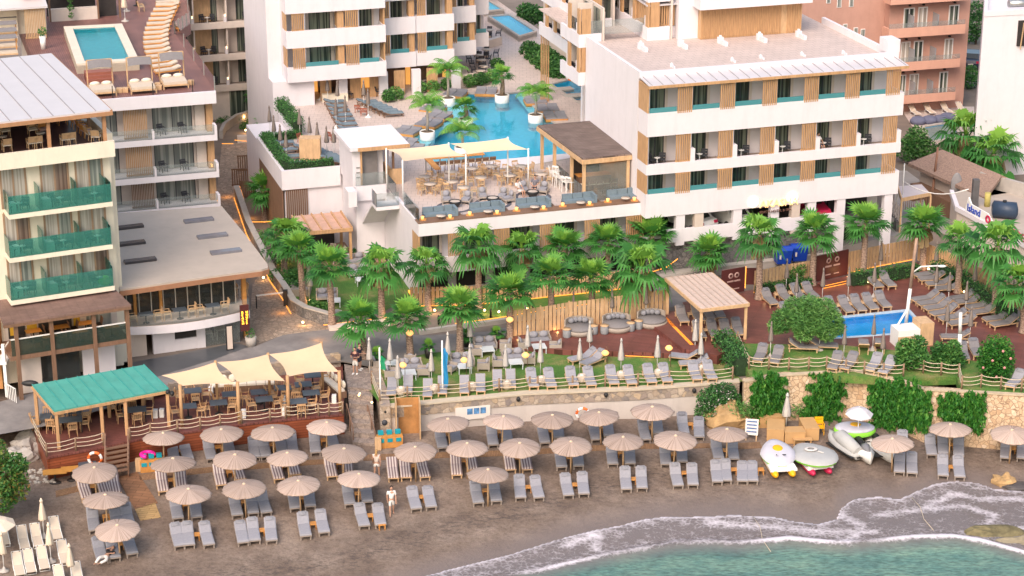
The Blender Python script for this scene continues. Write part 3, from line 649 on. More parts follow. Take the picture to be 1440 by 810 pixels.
for uu,zz in ((H.front(1059,284,0)),(H.front(1114,277.5,0))):
 b=MB();b.lathe([(.0,-.05),(.42,-.05),(.42,.0),(.0,.0)],20);b.xf(Matrix.Translation((uu,-.06,zz)) @ Matrix.Rotation(PI/2,4,'X'));e=b.part('round_emblem',glow('lit_emblem',(1,.82,.55),1.1),sg)
 b=MB()
 for k in range(6):
  a=k*PI/3;b.bar((uu+.1*math.cos(a),-.125,zz+.1*math.sin(a)),(uu+.33*math.cos(a),-.125,zz+.33*math.sin(a)),.05,.03)
 b.part('rosette',glow('pale_rosette',(1,.7,.4),.9),e)
pu,pv=H.hor(985,56,zR-.45);pu2,_=H.hor(1128,46,zR-.45)
pav=thing('rooftop_pavilion','timber clad rooftop pavilion with a deep white roof slab on the main hotel block','building',((pu+pu2)/2,pv,zR-.45),H)
z0=zR-.44;z1=z0+2.35
b=MB();b.box(pu,pu2,pv+.06,pv+6,z0,z1);b.part('wall',wood_l,pav)
b=MB();slats(b,pu,pu2-1.6,pv,z0,z1,46,.6);slats(b,pu2-1.2,pu2,pv,z0,z1,6,.6);b.part('slat_cladding',wood,pav)
b=MB();b.box(pu-.5,pu2+.3,pv-1.0,pv+7,z1,z1+.75);b.part('roof_slab',white,pav);MB().box(pu-.2,pu2,pv-.7,pv+6.7,z1+.751,z1+.8).part('roof_surface',roof_tile,pav)
b=MB();b.box(pu-1.5,pu-.02,pv+.5,pv+4,z0,z0+2.8);b.box(pu-3.6,pu-1.501,pv+1.2,pv+3,z0,z0+.85);b.part('stair_wall',white,pav)
b=MB();slats(b,pu-3.5,pu-1.55,pv+1.1,z0+.9,z0+2.5,11,.6);slats_side(b,pu-3.55,pv+1.2,pv+3.5,z0+.9,z0+2.5);b.part('louvre_box',wood,pav)
b=MB();b.slab([(pu-3.8,pv+.8,z0+2.55),(pu-1.5,pv+.8,z0+2.55),(pu-1.5,pv+6,z0+2.7),(pu-3.8,pv+6,z0+2.7)],.1);b.part('metal_roof',standing,pav)
fin=thing('roof_outlet','x','roof outlet',(0,0,0),group='white stub beams on the roof terrace')
b=MB();b.box(-.12,.12,-1.0,0,0,.3);b.box(-.2,.2,0,.3,0,.42);b.part('beam',white,fin);b=MB();b.lathe([(.1,.42),(.1,.55),(.0,.55)],8,(0,.15));b.part('lamp',white_paint,fin)
fin=Proto(fin)
for i,(x,y) in enumerate([(902,69),(958,65),(1014,61),(1069,56),(1124,52),(945,94),(1030,86),(1070,82),(1128,78),(1186,76)]):
 fin.put(P(x,y,zR-.45),H.a,'white stub beam on the roof terrace, %s along the %s row' % (nth(i % 5),'pavilion' if i < 5 else 'front'),'white stub beams on the roof terrace',1 if i < 5 else .5)
# ---- wing with balconies towards the pool court
wing=thing('pool_court_wing','white hotel wing with stepped balconies and timber fins facing the pool court','building',(1,22,ZC),H)
z_b=H.side(826,57,-.5)[1]
zl=[z_b-.95-2.75*2,z_b-.95-2.75,z_b-.95,z_b-.95+2.75]     # band bottoms
def wing_part(uf,v0,v1,lev,n,who):
 for i,zb in enumerate(lev):
  zt=zb+.95;zn=zb+2.75
  b=MB();b.box(uf,uf+.22,v0,v1,zb,zt);b.box(uf+.221,uf+1.7,v0,v0+.2,zb,zt);b.box(uf+.221,uf+1.7,v0+.201,v1,zb+.002,zb+.3);b.part('balcony_band',white,wing)
  p=(v1-v0)/n
  for k in range(n):
   a=v0+k*p
   MB().box(uf+.03,uf+.16,a+.0,a+.5,zt,zn).part('timber_fin',wood,wing)
   MB().box(uf+.02,uf+.2,a+.55,a+.68,zt,zt+.75).part('balcony_fin',white,wing)
   g=MB();g.box(uf+1.7,uf+1.75,a+.5,a+p-.3,zb+.3,zn-.2);g=g.part('glass_door',door_green if (i+k)%3 else door_pale,wing)
   f=MB();f.box(uf+1.66,uf+1.698,a+p*.55,a+p*.55+.06,zb+.3,zn-.2);f.part('door_frame',anthracite,g)
   MB().box(uf+.56,uf+1.69,a+p-.12,a+p-.02,zb+.3,zn).part('partition',beige,wing)
   chairs_wanted.append((wing,H,uf+1.1,a+p*.6,zb+.3,1.2,'%s, %s bay from the tower' % (who[i],nth(k))))
  MB().box(uf+1.76,uf+1.9,v0,v1,zb,zn).part('back_wall',beige,wing)
  MB().box(uf+.221,uf+.9,v0+.02,v0+.12,zt,zn).part('side_panel',wood,wing)
wing_part(-.5,12.5,16.6,zl[1:3],2,['the lower court wing balcony','the middle court wing balcony'])
zR2=zR-.44;wing_part(4.3,11.6,30,[zR2,zR2+2.75],7,['the roof level wing balcony','the top wing balcony'])
wing_part(1.8,16.7,28.7,zl[1:],6,['the lower far wing balcony','the middle far wing balcony','the upper far wing balcony'])
b=MB();b.box(1.45,1.7,13.2,16.6,zl[1],zl[2]+2.3);b.box(6.3,9,16,40,zR2,zR2+8);b.box(7.5,9,12.5,45,ZC,zR2-.1);b.part('wall',beige,wing)
MB().box(2.6,2.95,20.5,20.85,ZC,zl[1]).part('column',white,wing)
b=MB();slats(b,1.85,2.6,28.4,ZC,zl[1],5);b.part('slat_screen',wood,wing)
MB().box(4.5,4.55,13,23,ZC,ZC+2.6).part('ground_glazing',door_blue,wing)
gl=thing('glass_balustrade','clear glass balustrade at the back corner of the white roof terrace','balustrade',(1,12.6,zR),H)
MB().box(-.3,5.6,12.55,12.58,zR+.03,zR+1.05).part('front_pane',glass_clear,gl);MB().box(-.3,-.27,12.6,15,zR+.03,zR+1.05).part('return_pane',glass_clear,gl)
# ---- terrace podium with the restaurant terrace
pod=thing('terrace_podium','white podium carrying the restaurant terrace, with slatted garden rooms beneath','building',(-8,3,G),H)
b=MB();b.box(-15.4,-.0,1.0,1.25,7.55,8.42);b.box(-15.4,-15.15,1.251,7.2,7.55,8.42);b.box(-15.14,0,1.251,2.9,7.6,ZC-.03);b.part('parapet',white,pod)
b=MB();b.box(-15.42,.0,.98,1.9,8.421,8.47);b.part('timber_ledge',wood_b,pod)
zr0,zr1=H.front(740,372,1)[1],H.front(740,350,1)[1]
b=MB();b.box(-15.4,1.7,1.0,1.2,zr0,zr1);b.box(-15.4,0,1.201,2.6,zr0,zr0+.3);b.part('balcony_band',white,pod)
b=MB();b.box(-15.4,0,2.7,10.2,G-.2,7.58);b.box(-17.4,-15.41,10.2,14.3,G-.2,ZC-.05);b.box(-21.5,-13.8,14.42,29,G-.2,ZC-.05);b.box(-15.35,0,10.21,14.4,G-.2,ZC-.05);b.part('wall',white,pod)
sx=[(587,606),(630,653),(695,717),(759,781),(822,844),(880,906)]
b=MB();b.box(-15.39,-15.3,1.05,2.69,zr1,7.55);b.part('side_panel',wood,pod)
us=[(H.front(a,330,1)[0],H.front(c,330,1)[0]) for a,c in sx]
for i,(a,c) in enumerate(us[1:]):
 b=MB();slats(b,a,c,1.03,zr0+.5,7.55,9);b.part('slat_screen',wood,pod)
op=[(-15.2,us[1][0])]+[(us[i][1],us[i+1][0]) for i in range(1,len(us)-1)]
for i,(a,c) in enumerate(op):
 room_back(pod,a,c,2.55,zr0+.3,7.55,door_green,wallm=beige);chairs_wanted.append((pod,H,(a+c)/2,1.95,zr0+.3,c-a,'the garden room balcony, %s bay from the stair' % nth(i)))
b=MB()
for i in range(6): b.box(-15+i*2.6,-13+i*2.6,2.62,2.69,G+.2,zr0-.25)
b.part('ground_window',dark_int,pod)  # flat near-black panels carry the shade of the lower openings as colour
b=MB()
for k in range(26): b.bar((-15.5+k*.62,2.0,G-.05),(-15.5+k*.62,2.0,G+.02),.3,.05)
gr=thing('terrace_glass_rail','clear glass rail along the stair side of the restaurant terrace','balustrade',(-15.3,4,ZC),H)
MB().box(-15.3,-15.27,1.3,5.2,8.45,9.35).part('pane',glass_clear,gr);MB().box(-15.3,-15.27,7.3,10.1,8.3,9.3).part('pane',glass_clear,gr);MB().bar((-15.285,1.3,9.37),(-15.285,5.2,9.37),.05,.04).part('hand_rail',steel,gr)
st=thing('outside_stair','white outside stair folding down from the restaurant terrace to the garden','stair',(-16.3,7,G),H)
b=MB();b.box(-17.0,-15.41,5.9,7.2,ZC-.25,ZC);b.slab([(-17.0,7.2,ZC),(-15.5,7.2,ZC),(-15.5,10.1,6.0),(-17.0,10.1,6.0)],.25);b.box(-18.2,-17.6,9.0,10.19,7.35,8.45);b.part('flight',white,st)
MB().box(-17.0,-16.97,5.9,7.2,ZC,ZC+.95).part('glass_guard',glass_clear,st);MB().box(-17.0,-15.45,5.9,5.93,ZC,ZC+.95).part('glass_guard',glass_clear,st)
ki=thing('lift_kiosk','small white lift kiosk with a flat white roof edged in timber beside the terrace','kiosk',(-15.7,12,ZC),H)
b=MB();b.box(-17.5,-17.25,10.6,14.6,ZC,10.95);b.box(-17.24,-16.9,10.6,10.8,ZC,10.95);b.box(-15.6,-15.2,11.2,14.6,ZC,10.95);b.box(-17.24,-14,14.3,14.6,ZC,10.95);b.part('wall',white,ki)
b=MB();b.box(-17.75,-13.6,10.1,15.2,10.951,11.2);b.part('roof',white,ki);b=MB();b.box(-17.2,-13.55,10.02,10.098,10.93,11.18);b.part('fascia',wood,ki)
MB().box(-16.88,-15.65,10.95,11.0,ZC,10.7).part('lift_door',M('lift_glass',(.22,.2,.2),.2),ki)
for u in (-16.95,-15.2): MB().box(u,u+.12,10.5,10.62,ZC,10.95).part('post',wood,ki)
b=MB();b.box(-14.9,-14.7,10.6,12.6,ZC,ZC+1.1);b.box(-14.9,-13.9,10.6,10.75,ZC,ZC+1.1);b.part('reception_desk',wood_l,ki);MB().box(-14.6,-14.45,10.9,11.05,ZC,10.95).part('post',wood_b,ki)
for k in range(3): MB().box(-17.245,-16.99,10.55,10.59,9.6-k*.35,9.68-k*.35).part('floor_sign',M('grey_letters',(.25,.25,.25),.6),ki)
b=MB();b.box(-17.5,-15.3,9.9,10.1,7.45,8.5);b.part('parapet',white,ki);MB().box(-17.45,-15.35,9.95,9.98,8.5,9.4).part('glass_rail',glass_clear,ki)
pl=thing('planter_terrace','white walled sun terrace with a timber lined base beside the cobbled path','terrace',(-19.5,16,G),H)
b=MB();b.box(-21.75,-17.55,14.2,14.42,7.35,8.75);b.box(-21.75,-21.5,14.421,23.3,7.35,8.75);b.box(-18.9,-18.7,24.5,29.5,ZC-.8,ZC+.55);b.part('parapet',white,pl)
b=MB();slats(b,-21.5,-19.9,14.3,4.9,7.34,11,.6);slats_side(b,-21.7,14.6,18,G,7.34,22,.6);slats_side(b,-21.7,18.1,23,G,7.34,30,.6);b.part('timber_base',wood_b,pl)
POOL=[H.loc(P(x,y,ZC)) for x,y in [(540,183),(582,176),(622,170),(600,150),(612,137),(655,131),(700,133),(735,129),(750,150),(777,172),(803,195),(803,222),(753,231),(701,237),(640,243),(612,244),(595,215),(562,208),(532,200)]]
POOL=[(p.x,p.y) for p in POOL]
P2=[H.loc(P(x,y,ZC)) for x,y in [(776,118),(800,112),(826,125),(842,142),(842,158),(818,146)]];P2=[(p.x,p.y) for p in P2]
tess('court_floor',[(-15.2,1.26),(-.02,1.26),(-.02,12.45),(7.4,12.45),(9.5,40),(9.5,110),(-17.6,110),(-17.6,31),(-18.6,30.9),(-18.7,24.4),(-21.5,23.3),(-21.5,14.43),(-17.4,14.43),(-17.4,10.3),(-15.2,10.3)],[POOL,P2],ZC,tile,H)
def hpool(name,label,pts,z,depth,water,tilem,**k):
 return pool(name,label,[H.w(p[0],p[1])[:2] for p in pts],z,depth,water,tilem,**k)
MB_pool=hpool('lagoon_pool','large free form turquoise pool in the hotel court with beds set in its shallows',POOL,ZC-.01,.6,pw,pool_tile,rim=.16,up=.03)
MB_pool2=hpool('side_pool','narrow triangular pool with stepping slabs beside the wing',P2,ZC-.01,.4,pw,pool_tile,rim=.16,up=.03)
def shelf(pxs,z):
 b=MB();q=[P(x,y,z) for x,y in pxs];c=BASE[MB_pool.name]
 b.add([tuple(p) for p in q],[tuple(range(len(q)))]);b.part('shallow_shelf',pool_pale,MB_pool)
shelf([(541,184),(582,177),(640,170),(600,206),(560,207),(536,200)],ZC-.16);shelf([(604,150),(614,138),(655,133),(664,150),(640,170),(622,170)],ZC-.165);shelf([(722,132),(735,131),(775,173),(757,175)],ZC-.16)
for x,y in ((790,124),(806,133),(824,142)):
 p=P(x,y,ZC+.05);q=H.loc(p);MB().box(q.x-.8,q.x+.9,q.y-.45,q.y+.45,ZC-.2,ZC+.03).thing('stepping_slab',kerb_m,'pale stepping slab across the narrow side pool, %s from the terrace' % nth({790:2,806:1,824:0}[x]),'slab',(q.x,q.y,ZC),H,'stepping slabs in the side pool')
rp=[P(x,y,ZC+.5) for x,y in [(689,23),(716,21),(752,44),(731,50)]]
hp2=hpool('raised_pool','raised rectangular pool with stone sides at the back of the court',[H.loc(p)[:2] for p in rp],ZC+.1,.3,pw,pool_tile,rim=.18,up=.45,skirt=beige)
rp=[P(x,y,ZC+.5) for x,y in [(672,4),(688,2),(706,13),(684,15)]]
hpool('raised_pool','second raised pool half hidden behind the balconies at the top of the court',[H.loc(p)[:2] for p in rp],ZC+.1,.3,pw,pool_tile,rim=.18,up=.45,skirt=beige)
bk=thing('court_restaurant','warm lit restaurant with timber columns closing the far end of the court','building',(2,64,ZC),H)
MB().box(-6,9,66,70,ZC,ZC+6).part('room_glow_panel',warm_room,bk)
for k in range(9): MB().box(-4.5+k*1.25,-4.1+k*1.25,62,62.4,ZC,ZC+4).part('column',wood,bk)
MB().box(-6,9,61.5,70,ZC+4,ZC+4.6).part('roof',white,bk)
# ---- block behind the court with stepped balconies
cb=thing('stepped_hotel_block','white hotel block with stepped balconies and glazed plunge pools behind the pool court','building',(-11,36,ZC),H)
vC=H.hor(470,141,ZC)[1];vf=vC-1.5
zc=[(H.front(405,117,vf)[1],H.front(405,96,vf)[1]),(H.front(403,69,vf)[1],H.front(403,45,vf)[1])];fp=zc[1][0]-zc[0][0]
lev=zc+[(zc[0][0]+fp*k,zc[0][1]+fp*k) for k in (2,3)]
def cbay(v,u0,u1,bays,who):
 facade(cb,u0,u1,v,lev,lev[-1][1]+1.6,bays,1.6,water=(0,),who=['%s, %s floor' % (who,('pool','second','third','fourth')[i]) for i in range(4)])
fu=lambda x,y,v: H.front(x,y,v)[0]
cbay(vf,-17.5,-9.6,[('s',fu(411,60,vf),fu(429,60,vf)),('o',fu(429,60,vf),fu(476,60,vf)),('s',fu(486,60,vf),fu(505,60,vf)),('o',fu(505,60,vf),fu(533,60,vf))],'the widest stepped bay')
for z0,z1 in [(lev[i][1],lev[i+1][0]) for i in range(3)]:
 for a,c,d in ((fu(476,60,vf),fu(485,60,vf),1.2),(-9.72,-9.62,1.5),(-17.48,-17.4,1.5)): MB().box(a,c,vf+.23,vf+d,z0,z1).part('timber_partition',wood,cb)
v2=vf+2.2;k2=lambda a,c: [('s',a+.1,a+.85),('o',a+.85,c-.55)]
cbay(v2,-9.55,-6.6,k2(-9.55,-6.6),'the second stepped bay');cbay(v2+.1,-6.55,-3.4,k2(-6.55,-3.4),'the third stepped bay');cbay(v2+2.4,-3.35,-.9,k2(-3.35,-.9),'the fourth stepped bay');cbay(v2+4.8,-.85,.9,[('s',-.8,-.2),('o',-.2,.7)],'the innermost stepped bay')
for z0,z1 in [(lev[i][1],lev[i+1][0]) for i in range(3)]:
 for u,v in ((-7.1,v2),(-3.95,v2),(-1.4,v2+2.4)): MB().box(u,u+.45,v+.23,v+.9,z0,z1).part('timber_partition',wood,cb)
b=MB();b.box(-17.49,-9.7,vf+1.75,vf+12,zc[0][0]-.01,24);b.box(-9.69,-3.4,v2+1.8,vf+12,zc[0][0]-.01,24);b.box(-3.39,1,v2+6.6,vf+14,zc[0][0]-.01,24);b.box(-18.6,-15.3,vf+.6,vf+12,G,zc[0][0]-.011);b.box(-18.6,-17.5,vf+2.2,vf+12,zc[0][0]-.01,24);b.part('wall',white,cb)
for u in (-13.2,-9.9,-7.2,-3.9): MB().box(u,u+.7,vf+1.2,vf+1.6,ZC,zc[0][0]-.012).part('pillar',white,cb)
MB().box(-15.2,-3.5,vf+4.6,vf+4.7,ZC,zc[0][0]-.03).part('room_glow_panel',warm_room,cb)
MB().box(-15.2,-3.5,vf+2.6,vf+4.59,zc[0][0]-.06,zc[0][0]-.03).part('soffit',wood,cb)
for u in (-14.6,-12.2,-10.6,-8.6,-5.9): MB().box(u,u+.9,vf+1.65,vf+1.7,ZC,zc[0][0]-.08).part('timber_screen',wood,cb)
for u in (-12.9,-8.3,-5.2): MB().box(u-1.3,u+1.3,vf+4.2,vf+4.55,ZC,ZC+1.9).part('bar_shelf',wood_b,cb)
for u in (-12,-8,-5): point(H.w(u,vf+3,ZC+2.1),60)
# ---- block at the end of the cobbled path
db=thing('garden_hotel_block','beige hotel block with timber lined balconies at the end of the cobbled path','building',(-19,51,G),H)
vD=H.hor(320,162,G)[1]-1.4
zd=[(H.front(388,123,vD)[1],H.front(388,104,vD)[1]),(H.front(388,80,vD)[1],H.front(388,62,vD)[1]),(H.front(388,35,vD)[1],H.front(388,17,vD)[1])]
zd=[(a,a+.55) for a,c in zd];zd.append((zd[2][0]+2.75,zd[2][0]+3.4))
facade(db,-24,-14.5,vD,zd,zd[-1][1]+1.5,[('o',-22.0,-19.5),('o',-19.2,-14.9),('o',-23.9,-22.2)],1.5,bandm=beige,glassm=door_green,who=['the %s balcony of the garden block' % s for s in ('lowest','second','third','top')])
for i in range(3):
 z0,z1=zd[i][1],zd[i+1][0]
 for a,c in ((-21.9,-20.3),(-16.3,-15.0)): MB().box(a,c,vD+1.44,vD+1.49,z0-.2,z1).part('timber_panel',wood_l,db)
 for u in (-22.1,-19.3,-14.7):
  MB().box(u-.1,u+.1,vD+.0,vD+.5,z0+.001,z0+.55).part('balcony_fin',white,db)
  MB().box(u-.03,u+.03,vD-.06,vD-.01,z0+.5,z0+.68).part('wall_lamp',bulb,db)
b=MB();b.box(-24,-14.2,vD+1.65,vD+10,G,24);b.box(-24,-14.4,vD+.3,vD+1.6,G-.2,zd[0][0]);b.part('wall',beige,db)
MB().box(-19.2,-15.2,vD+.24,vD+.29,G+.2,zd[0][0]-.1).part('ground_glazing',door_green,db)
# block with the roof pool
vE=H.hor(310,293,6.0)[1];fE=lambda x,y: H.front(x,y,vE)
eb=thing('roof_pool_block','beige hotel block with glass railed balconies and a red decked roof pool','building',(-29,18,G),H)
ue0,ue1=-37.0,fE(306,200)[0]
ze=[fE(308,294)[1],fE(308,249)[1],fE(308,197)[1],fE(306,145)[1]];zT=fE(306,128)[1];RD=zT-.02
for i in range(3):
 zb,zn=ze[i],ze[i+1];zf=zb+.42
 b=MB();b.box(ue0,ue1,vE,vE+.2,zb,zf);b.box(ue0,ue1-.01,vE+.201,vE+1.7,zb+.01,zf-.03);b.box(ue1-.18,ue1,vE-.01,vE+.9,zf-.002,zf+.62);b.box(fE(216,220)[0],fE(219,220)[0],vE-.01,vE+.5,zf-.001,zf+.6);b.part('balcony_slab',white,eb)
 MB().box(ue0,ue1-.2,vE+.02,vE+.04,zf,zf+.75).part('glass_rail',glass_clear,eb)
 a,c=fE(175,180)[0],fE(213,180)[0]
 b=MB();slats(b,a+(.25 if i == 0 else 0),c-(.2 if i == 2 else 0),vE+.5,zf,zn,14,.5);b.part('slat_screen',wood_b if i == 0 else wood,eb)
 room_back(eb,fE(218,180)[0],fE(279,180)[0],vE+1.7,zf,zn,door_blue,(.02,.95),wallm=beige)
 room_back(eb,fE(150,180)[0],fE(170,180)[0],vE+1.7,zf,zn,door_blue,(.02,.95),wallm=beige)
 MB().box(fE(279,180)[0],ue1-.6,vE+1.3,vE+1.8,zf,zn).part('back_wall',beige,eb);MB().box(fE(170,180)[0],fE(218,180)[0],vE+1.7,vE+1.8,zf,zn).part('back_wall',beige,eb)
 MB().box(ue1-.55,ue1-.1,vE+.9,vE+1.6,zf,zn).part('timber_panel',wood,eb)
 for q,uu in enumerate((fE(236,180)[0],fE(266,180)[0])): chairs_wanted.append((eb,H,uu,vE+1.0,zf,.9,'%s balcony of the roof pool block, %s end' % (('lowest','middle','upper')[i],('inner','outer')[q])))
b=MB();b.box(ue0,ue1-.1,vE+1.81,vE+24,G,ze[3]);b.box(ue0,ue1-.2,vE+1.75,vE+1.8,G,ze[0]);b.part('wall',beige,eb)
b=MB();b.box(ue0,ue1+.05,vE-.02,vE+.2,ze[3],zT);b.part('parapet_band',white,eb)
rq=[H.hor(x,y,RD) for x,y in [(302,127),(246,48),(268,33),(255,-30)]]
MB().prism([(ue0,vE+.201),rq[0],rq[1],rq[2],rq[3],(ue0,rq[3][1])],ze[3]+.01,RD).part('roof_deck',deck_roof,eb)
gl=thing('roof_glass_rail','glass rail with steel posts along the edge of the red roof deck','balustrade',(rq[0][0],vE,RD),H)
for i in range(3):
 p,q=Vector((*rq[i],RD)),Vector((*rq[i+1],RD));b=MB();b.add([p,q,q+Vector((0,0,.95)),p+Vector((0,0,.95))],[(0,1,2,3)]);b.part('pane',glass_clear,gl)
 for k in range(5): c=p.lerp(q,k/4);MB().box(c.x-.04,c.x+.04,c.y-.04,c.y+.04,RD,RD+1.0).part('post',steel,gl)
for x in (159,216,272): u=fE(x,130)[0];MB().box(u-.03,u+.03,vE+.3,vE+.36,RD,RD+.85).part('post',black,gl)
ip=[P(x,y,RD+.75) for x,y in [(102,39),(161,36),(182,82),(119,86)]]
hpool('roof_pool','raised turquoise pool with cream walls on the red roof deck',[H.loc(p)[:2] for p in ip],RD,.35,pw2,pool_teal,rim=.62,rimm=M('cream_coping',(.70,.60,.50),.7,.05),up=.75,skirt=cream)
b=MB()
for k in range(3): p=H.loc(P(124,112,RD));b.box(p.x-.2,p.x+1.7,p.y-.3-.3*k,p.y+.6,RD+.0,RD+.55-.18*k)
b.thing('pool_steps',M('red_timber',(.28,.10,.07),.6),'red timber steps up to the roof pool','steps',(p.x,p.y,RD),H)
p=H.loc(P(70,31,RD));q=H.loc(P(142,31,RD))
rb=thing('roof_bar','roof terrace bar with a cream counter and dark bottle shelves','bar',((p.x+q.x)/2,p.y,RD),H)
MB().box(p.x,q.x-.05,p.y,p.y+.5,RD,RD+.95).part('counter',beige,rb);MB().box(p.x,q.x,p.y+2,p.y+2.2,RD,RD+2.6).part('bottle_shelf',dark_int,rb)
MB().box(p.x,q.x,p.y+.1,p.y+2.5,RD+2.6,RD+2.75).part('roof',wood,rb)
for u in (p.x,q.x-.1,q.x+1.6): MB().box(u,u+.14,p.y-.02,p.y+.15,RD,RD+2.6).part('post',wood_b,rb)
MB().box(q.x+.1,q.x+1.5,p.y+.8,p.y+1,RD,RD+2.6).part('back_panel',dark_int,rb)
p=H.loc(P(10,57,RD));q=H.loc(P(70,62,RD))
cbn=thing('roof_cabana','cream cabana with slatted walls and a pale metal roof on the roof terrace','cabana',((p.x+q.x)/2,p.y,RD),H)
b=MB();b.slab([(p.x-3,p.y-.3,RD+2.5),(q.x+.2,p.y-.3,RD+2.5),(q.x+.2,p.y+1.8,RD+2.85),(p.x-3,p.y+1.8,RD+2.85)],.14);b.part('roof',standing,cbn)
b=MB();slats(b,p.x+1.4,q.x,p.y,RD,RD+2.3,13,.55);b.part('slat_wall',wood_l,cbn);MB().box(p.x-3,p.x+1.0,p.y+1.5,p.y+1.7,RD,RD+2.3).part('back_wall',cream,cbn)
MB().box(p.x-3,q.x+.2,p.y+1.9,p.y+4,RD,RD+4.2).part('stair_core',cream,cbn);MB().box(p.x+1.5,q.x-.1,p.y+1.0,p.y+1.85,RD+2.9,RD+3.6).part('timber_crate',wood_o,cbn)
# cream hotel with green glass balconies
FF=Fr(P(27,562,G),25);V0=2.7;fF=lambda x,y,v=V0: FF.front(x,y,v)
ch=thing('cream_hotel','cream hotel front with green glass balconies over a shaded dining veranda','building',(4,3,G),FF)
uf1=fF(160,300)[0];uf0=-7
zpt,zpb=fF(153,197,V0-.6)[1],fF(153,219,V0-.6)[1]
b=MB();b.box(uf0,uf1,V0,V0+14,G,zpt-.55);b.box(uf1+.001,uf1+.35,V0+.5,V0+14,G,zpt+.1);b.part('wall',cream,ch)
b=MB();b.box(uf0,uf1+.1,V0-.9,V0-.7,zpt-.95,zpt);b.box(uf0,uf1,V0-.699,V0-.001,zpt-.95,zpt-.6);b.part('roof_parapet',cream,ch)
MB().box(uf0,uf1,V0-.69,V0+12,zpt-.549,zpt-.5).part('roof_terrace',M('dark_red_deck',(.10,.045,.045),.35,.15,2),ch)
rows=[((13,302.5),(157,283),(12,277)),((14,363),(157,343.5),(14,339)),((16,422),(160,402.5),(15,397))]
bays=[(6,38),(63,98),(112,146)];w_timber=M('window_timber',(.33,.215,.14),.6);w_brown=curtain('glass_door_with_brown_curtain',(.13,.085,.07),(.24,.17,.14),6)
for i,(lo,hi,tp) in enumerate(rows):
 vb=V0-1.25;zb=(fF(*lo,vb)[1]+fF(*hi,vb)[1])/2;zt=zb+(fF(*tp,vb)[1]-fF(*lo,vb)[1])
 ub0,ub1=fF(*lo,vb)[0],fF(*hi,vb)[0]
 b=MB();b.box(ub0-.05,ub1+.05,vb-.05,V0-.001,zb-.28,zb-.02);b.part('balcony_slab',cream,ch)
 b=MB();b.box(ub0,ub1,vb,vb+.03,zb,zt);b.box(ub1-.03,ub1,vb+.031,V0-.01,zb,zt+.1);b.box(ub0,ub0+.03,vb+.031,V0-.01,zb,zt+.1);b.part('green_glass_rail',glass_green,ch)
 for x in (57,109,150): u=fF(x,300,vb)[0];MB().box(u,u+.04,vb+.04,V0-.02,zb,zt+.35).part('green_divider',glass_green,ch);
 for k,x in enumerate((13,63)): u=fF(x,300,vb)[0];MB().box(u,u+.5,vb+.3,vb+.9,zb,zb+.55).part('white_side_unit',white_paint,ch)
 for k,(a,c) in enumerate(bays):
  a,c=fF(a,300)[0],fF(c,300)[0]
  f=MB();f.box(a-.12,a,V0-.05,V0+.0,zb,zt+1.3);f.box(c,c+.12,V0-.05,V0,zb,zt+1.3);f.box(a-.08,c+.08,V0-.05,V0,zt+1.301,zt+1.38);f.box((a+c)/2-.05,(a+c)/2+.05,V0-.05,V0-.0,zb,zt+1.3);f=f.part('window',w_timber,ch);m_=(a+c)/2
  MB().box(a,m_-.05,V0-.03,V0-.005,zb,zt+1.3).part('pane',door_pale,f);MB().box(m_+.05,c,V0-.03,V0-.005,zb,zt+1.3).part('pane',(door_pale,w_brown,door_blue)[(i+k) % 3],f)
  MB().box((a+c)/2-.15,(a+c)/2+.15,V0-.2,V0-.01,zt+1.5,zt+1.62).part('wall_lamp',wood_b,ch)
  chairs_wanted.append((ch,FF,(a+c)/2,V0-.7,zb,1.1,'%s green glass balcony, %s bay from the lane' % (('upper','middle','lowest')[i],nth(2-k))))
MB().blob((fF(143,395)[0],V0-.8,fF(140,392,V0-.8)[1]-.15),(.45,.35,.3)).thing('green_towel',lime_pl,'bright green towel hung over a balcony chair of the cream hotel','towel',(fF(143,395)[0],V0-.8,fF(140,392,V0-.8)[1]-.5),FF)
z1b=(FF.front(27,500,0)[1]+FF.front(182,475,0)[1])/2;uv1=FF.front(182,480,0)[0];zvf=FF.front(100,438,0)[1];zvb=FF.front(90,411,V0-.3)[1]
vr=thing('dining_veranda','brown timber dining veranda with a shingled lean-to roof under the green balconies','veranda',(3.5,0,G),FF)
b=MB();b.slab([(-.6,-.35,zvf),(uv1+.15,-.35,zvf),(uv1-.3,V0-.02,zvb),(-.5,V0-.02,zvb)],.12);b.part('roof',canopy_tile,vr)
MB().box(-.6,uv1+.15,-.36,-.2,zvf-.3,zvf-.13).part('eave_beam',wood_b,vr)
b=MB();b.box(-.3,uv1,-.05,V0-.01,z1b-.28,z1b-.02);b.part('floor',wood_b,vr)
MB().box(-.2,uv1-.1,-.02,.01,z1b,z1b+1.0).part('glass_rail',glass_green if False else glass('rail_glass',(.12,.2,.17),.2),vr);MB().box(-.2,uv1-.1,-.06,.04,z1b+1.0,z1b+1.05).part('hand_rail',white_paint,vr)
for x in (25,75,135,182): u=FF.front(x,500,0)[0];MB().box(u-.11,u+.11,-.15,.07,G,zvf-.3).part('post',wood_b,vr)
ob=MB();ob.box(0,uv1,V0-.09,V0-.02,z1b,zvb-.3);ob.part('back_wall',beige,vr)
for a,c,m in ((.2,1.2,dark_int),(2.0,4.0,dark_int),(4.9,6.4,door_blue)): MB().box(a,c,V0-.14,V0-.091,z1b+.1,zvb-.6).part('opening',m,vr)  # flat panels; the dark ones carry the openings' shade as colour
for a,c in ((.3,.7),(1.3,1.9),(4.1,4.5)): MB().box(a,c,V0-.16,V0-.141,z1b+.3,zvb-.6).part('yellow_panel',M('yellow_panel',(.55,.33,.03),.6),vr)
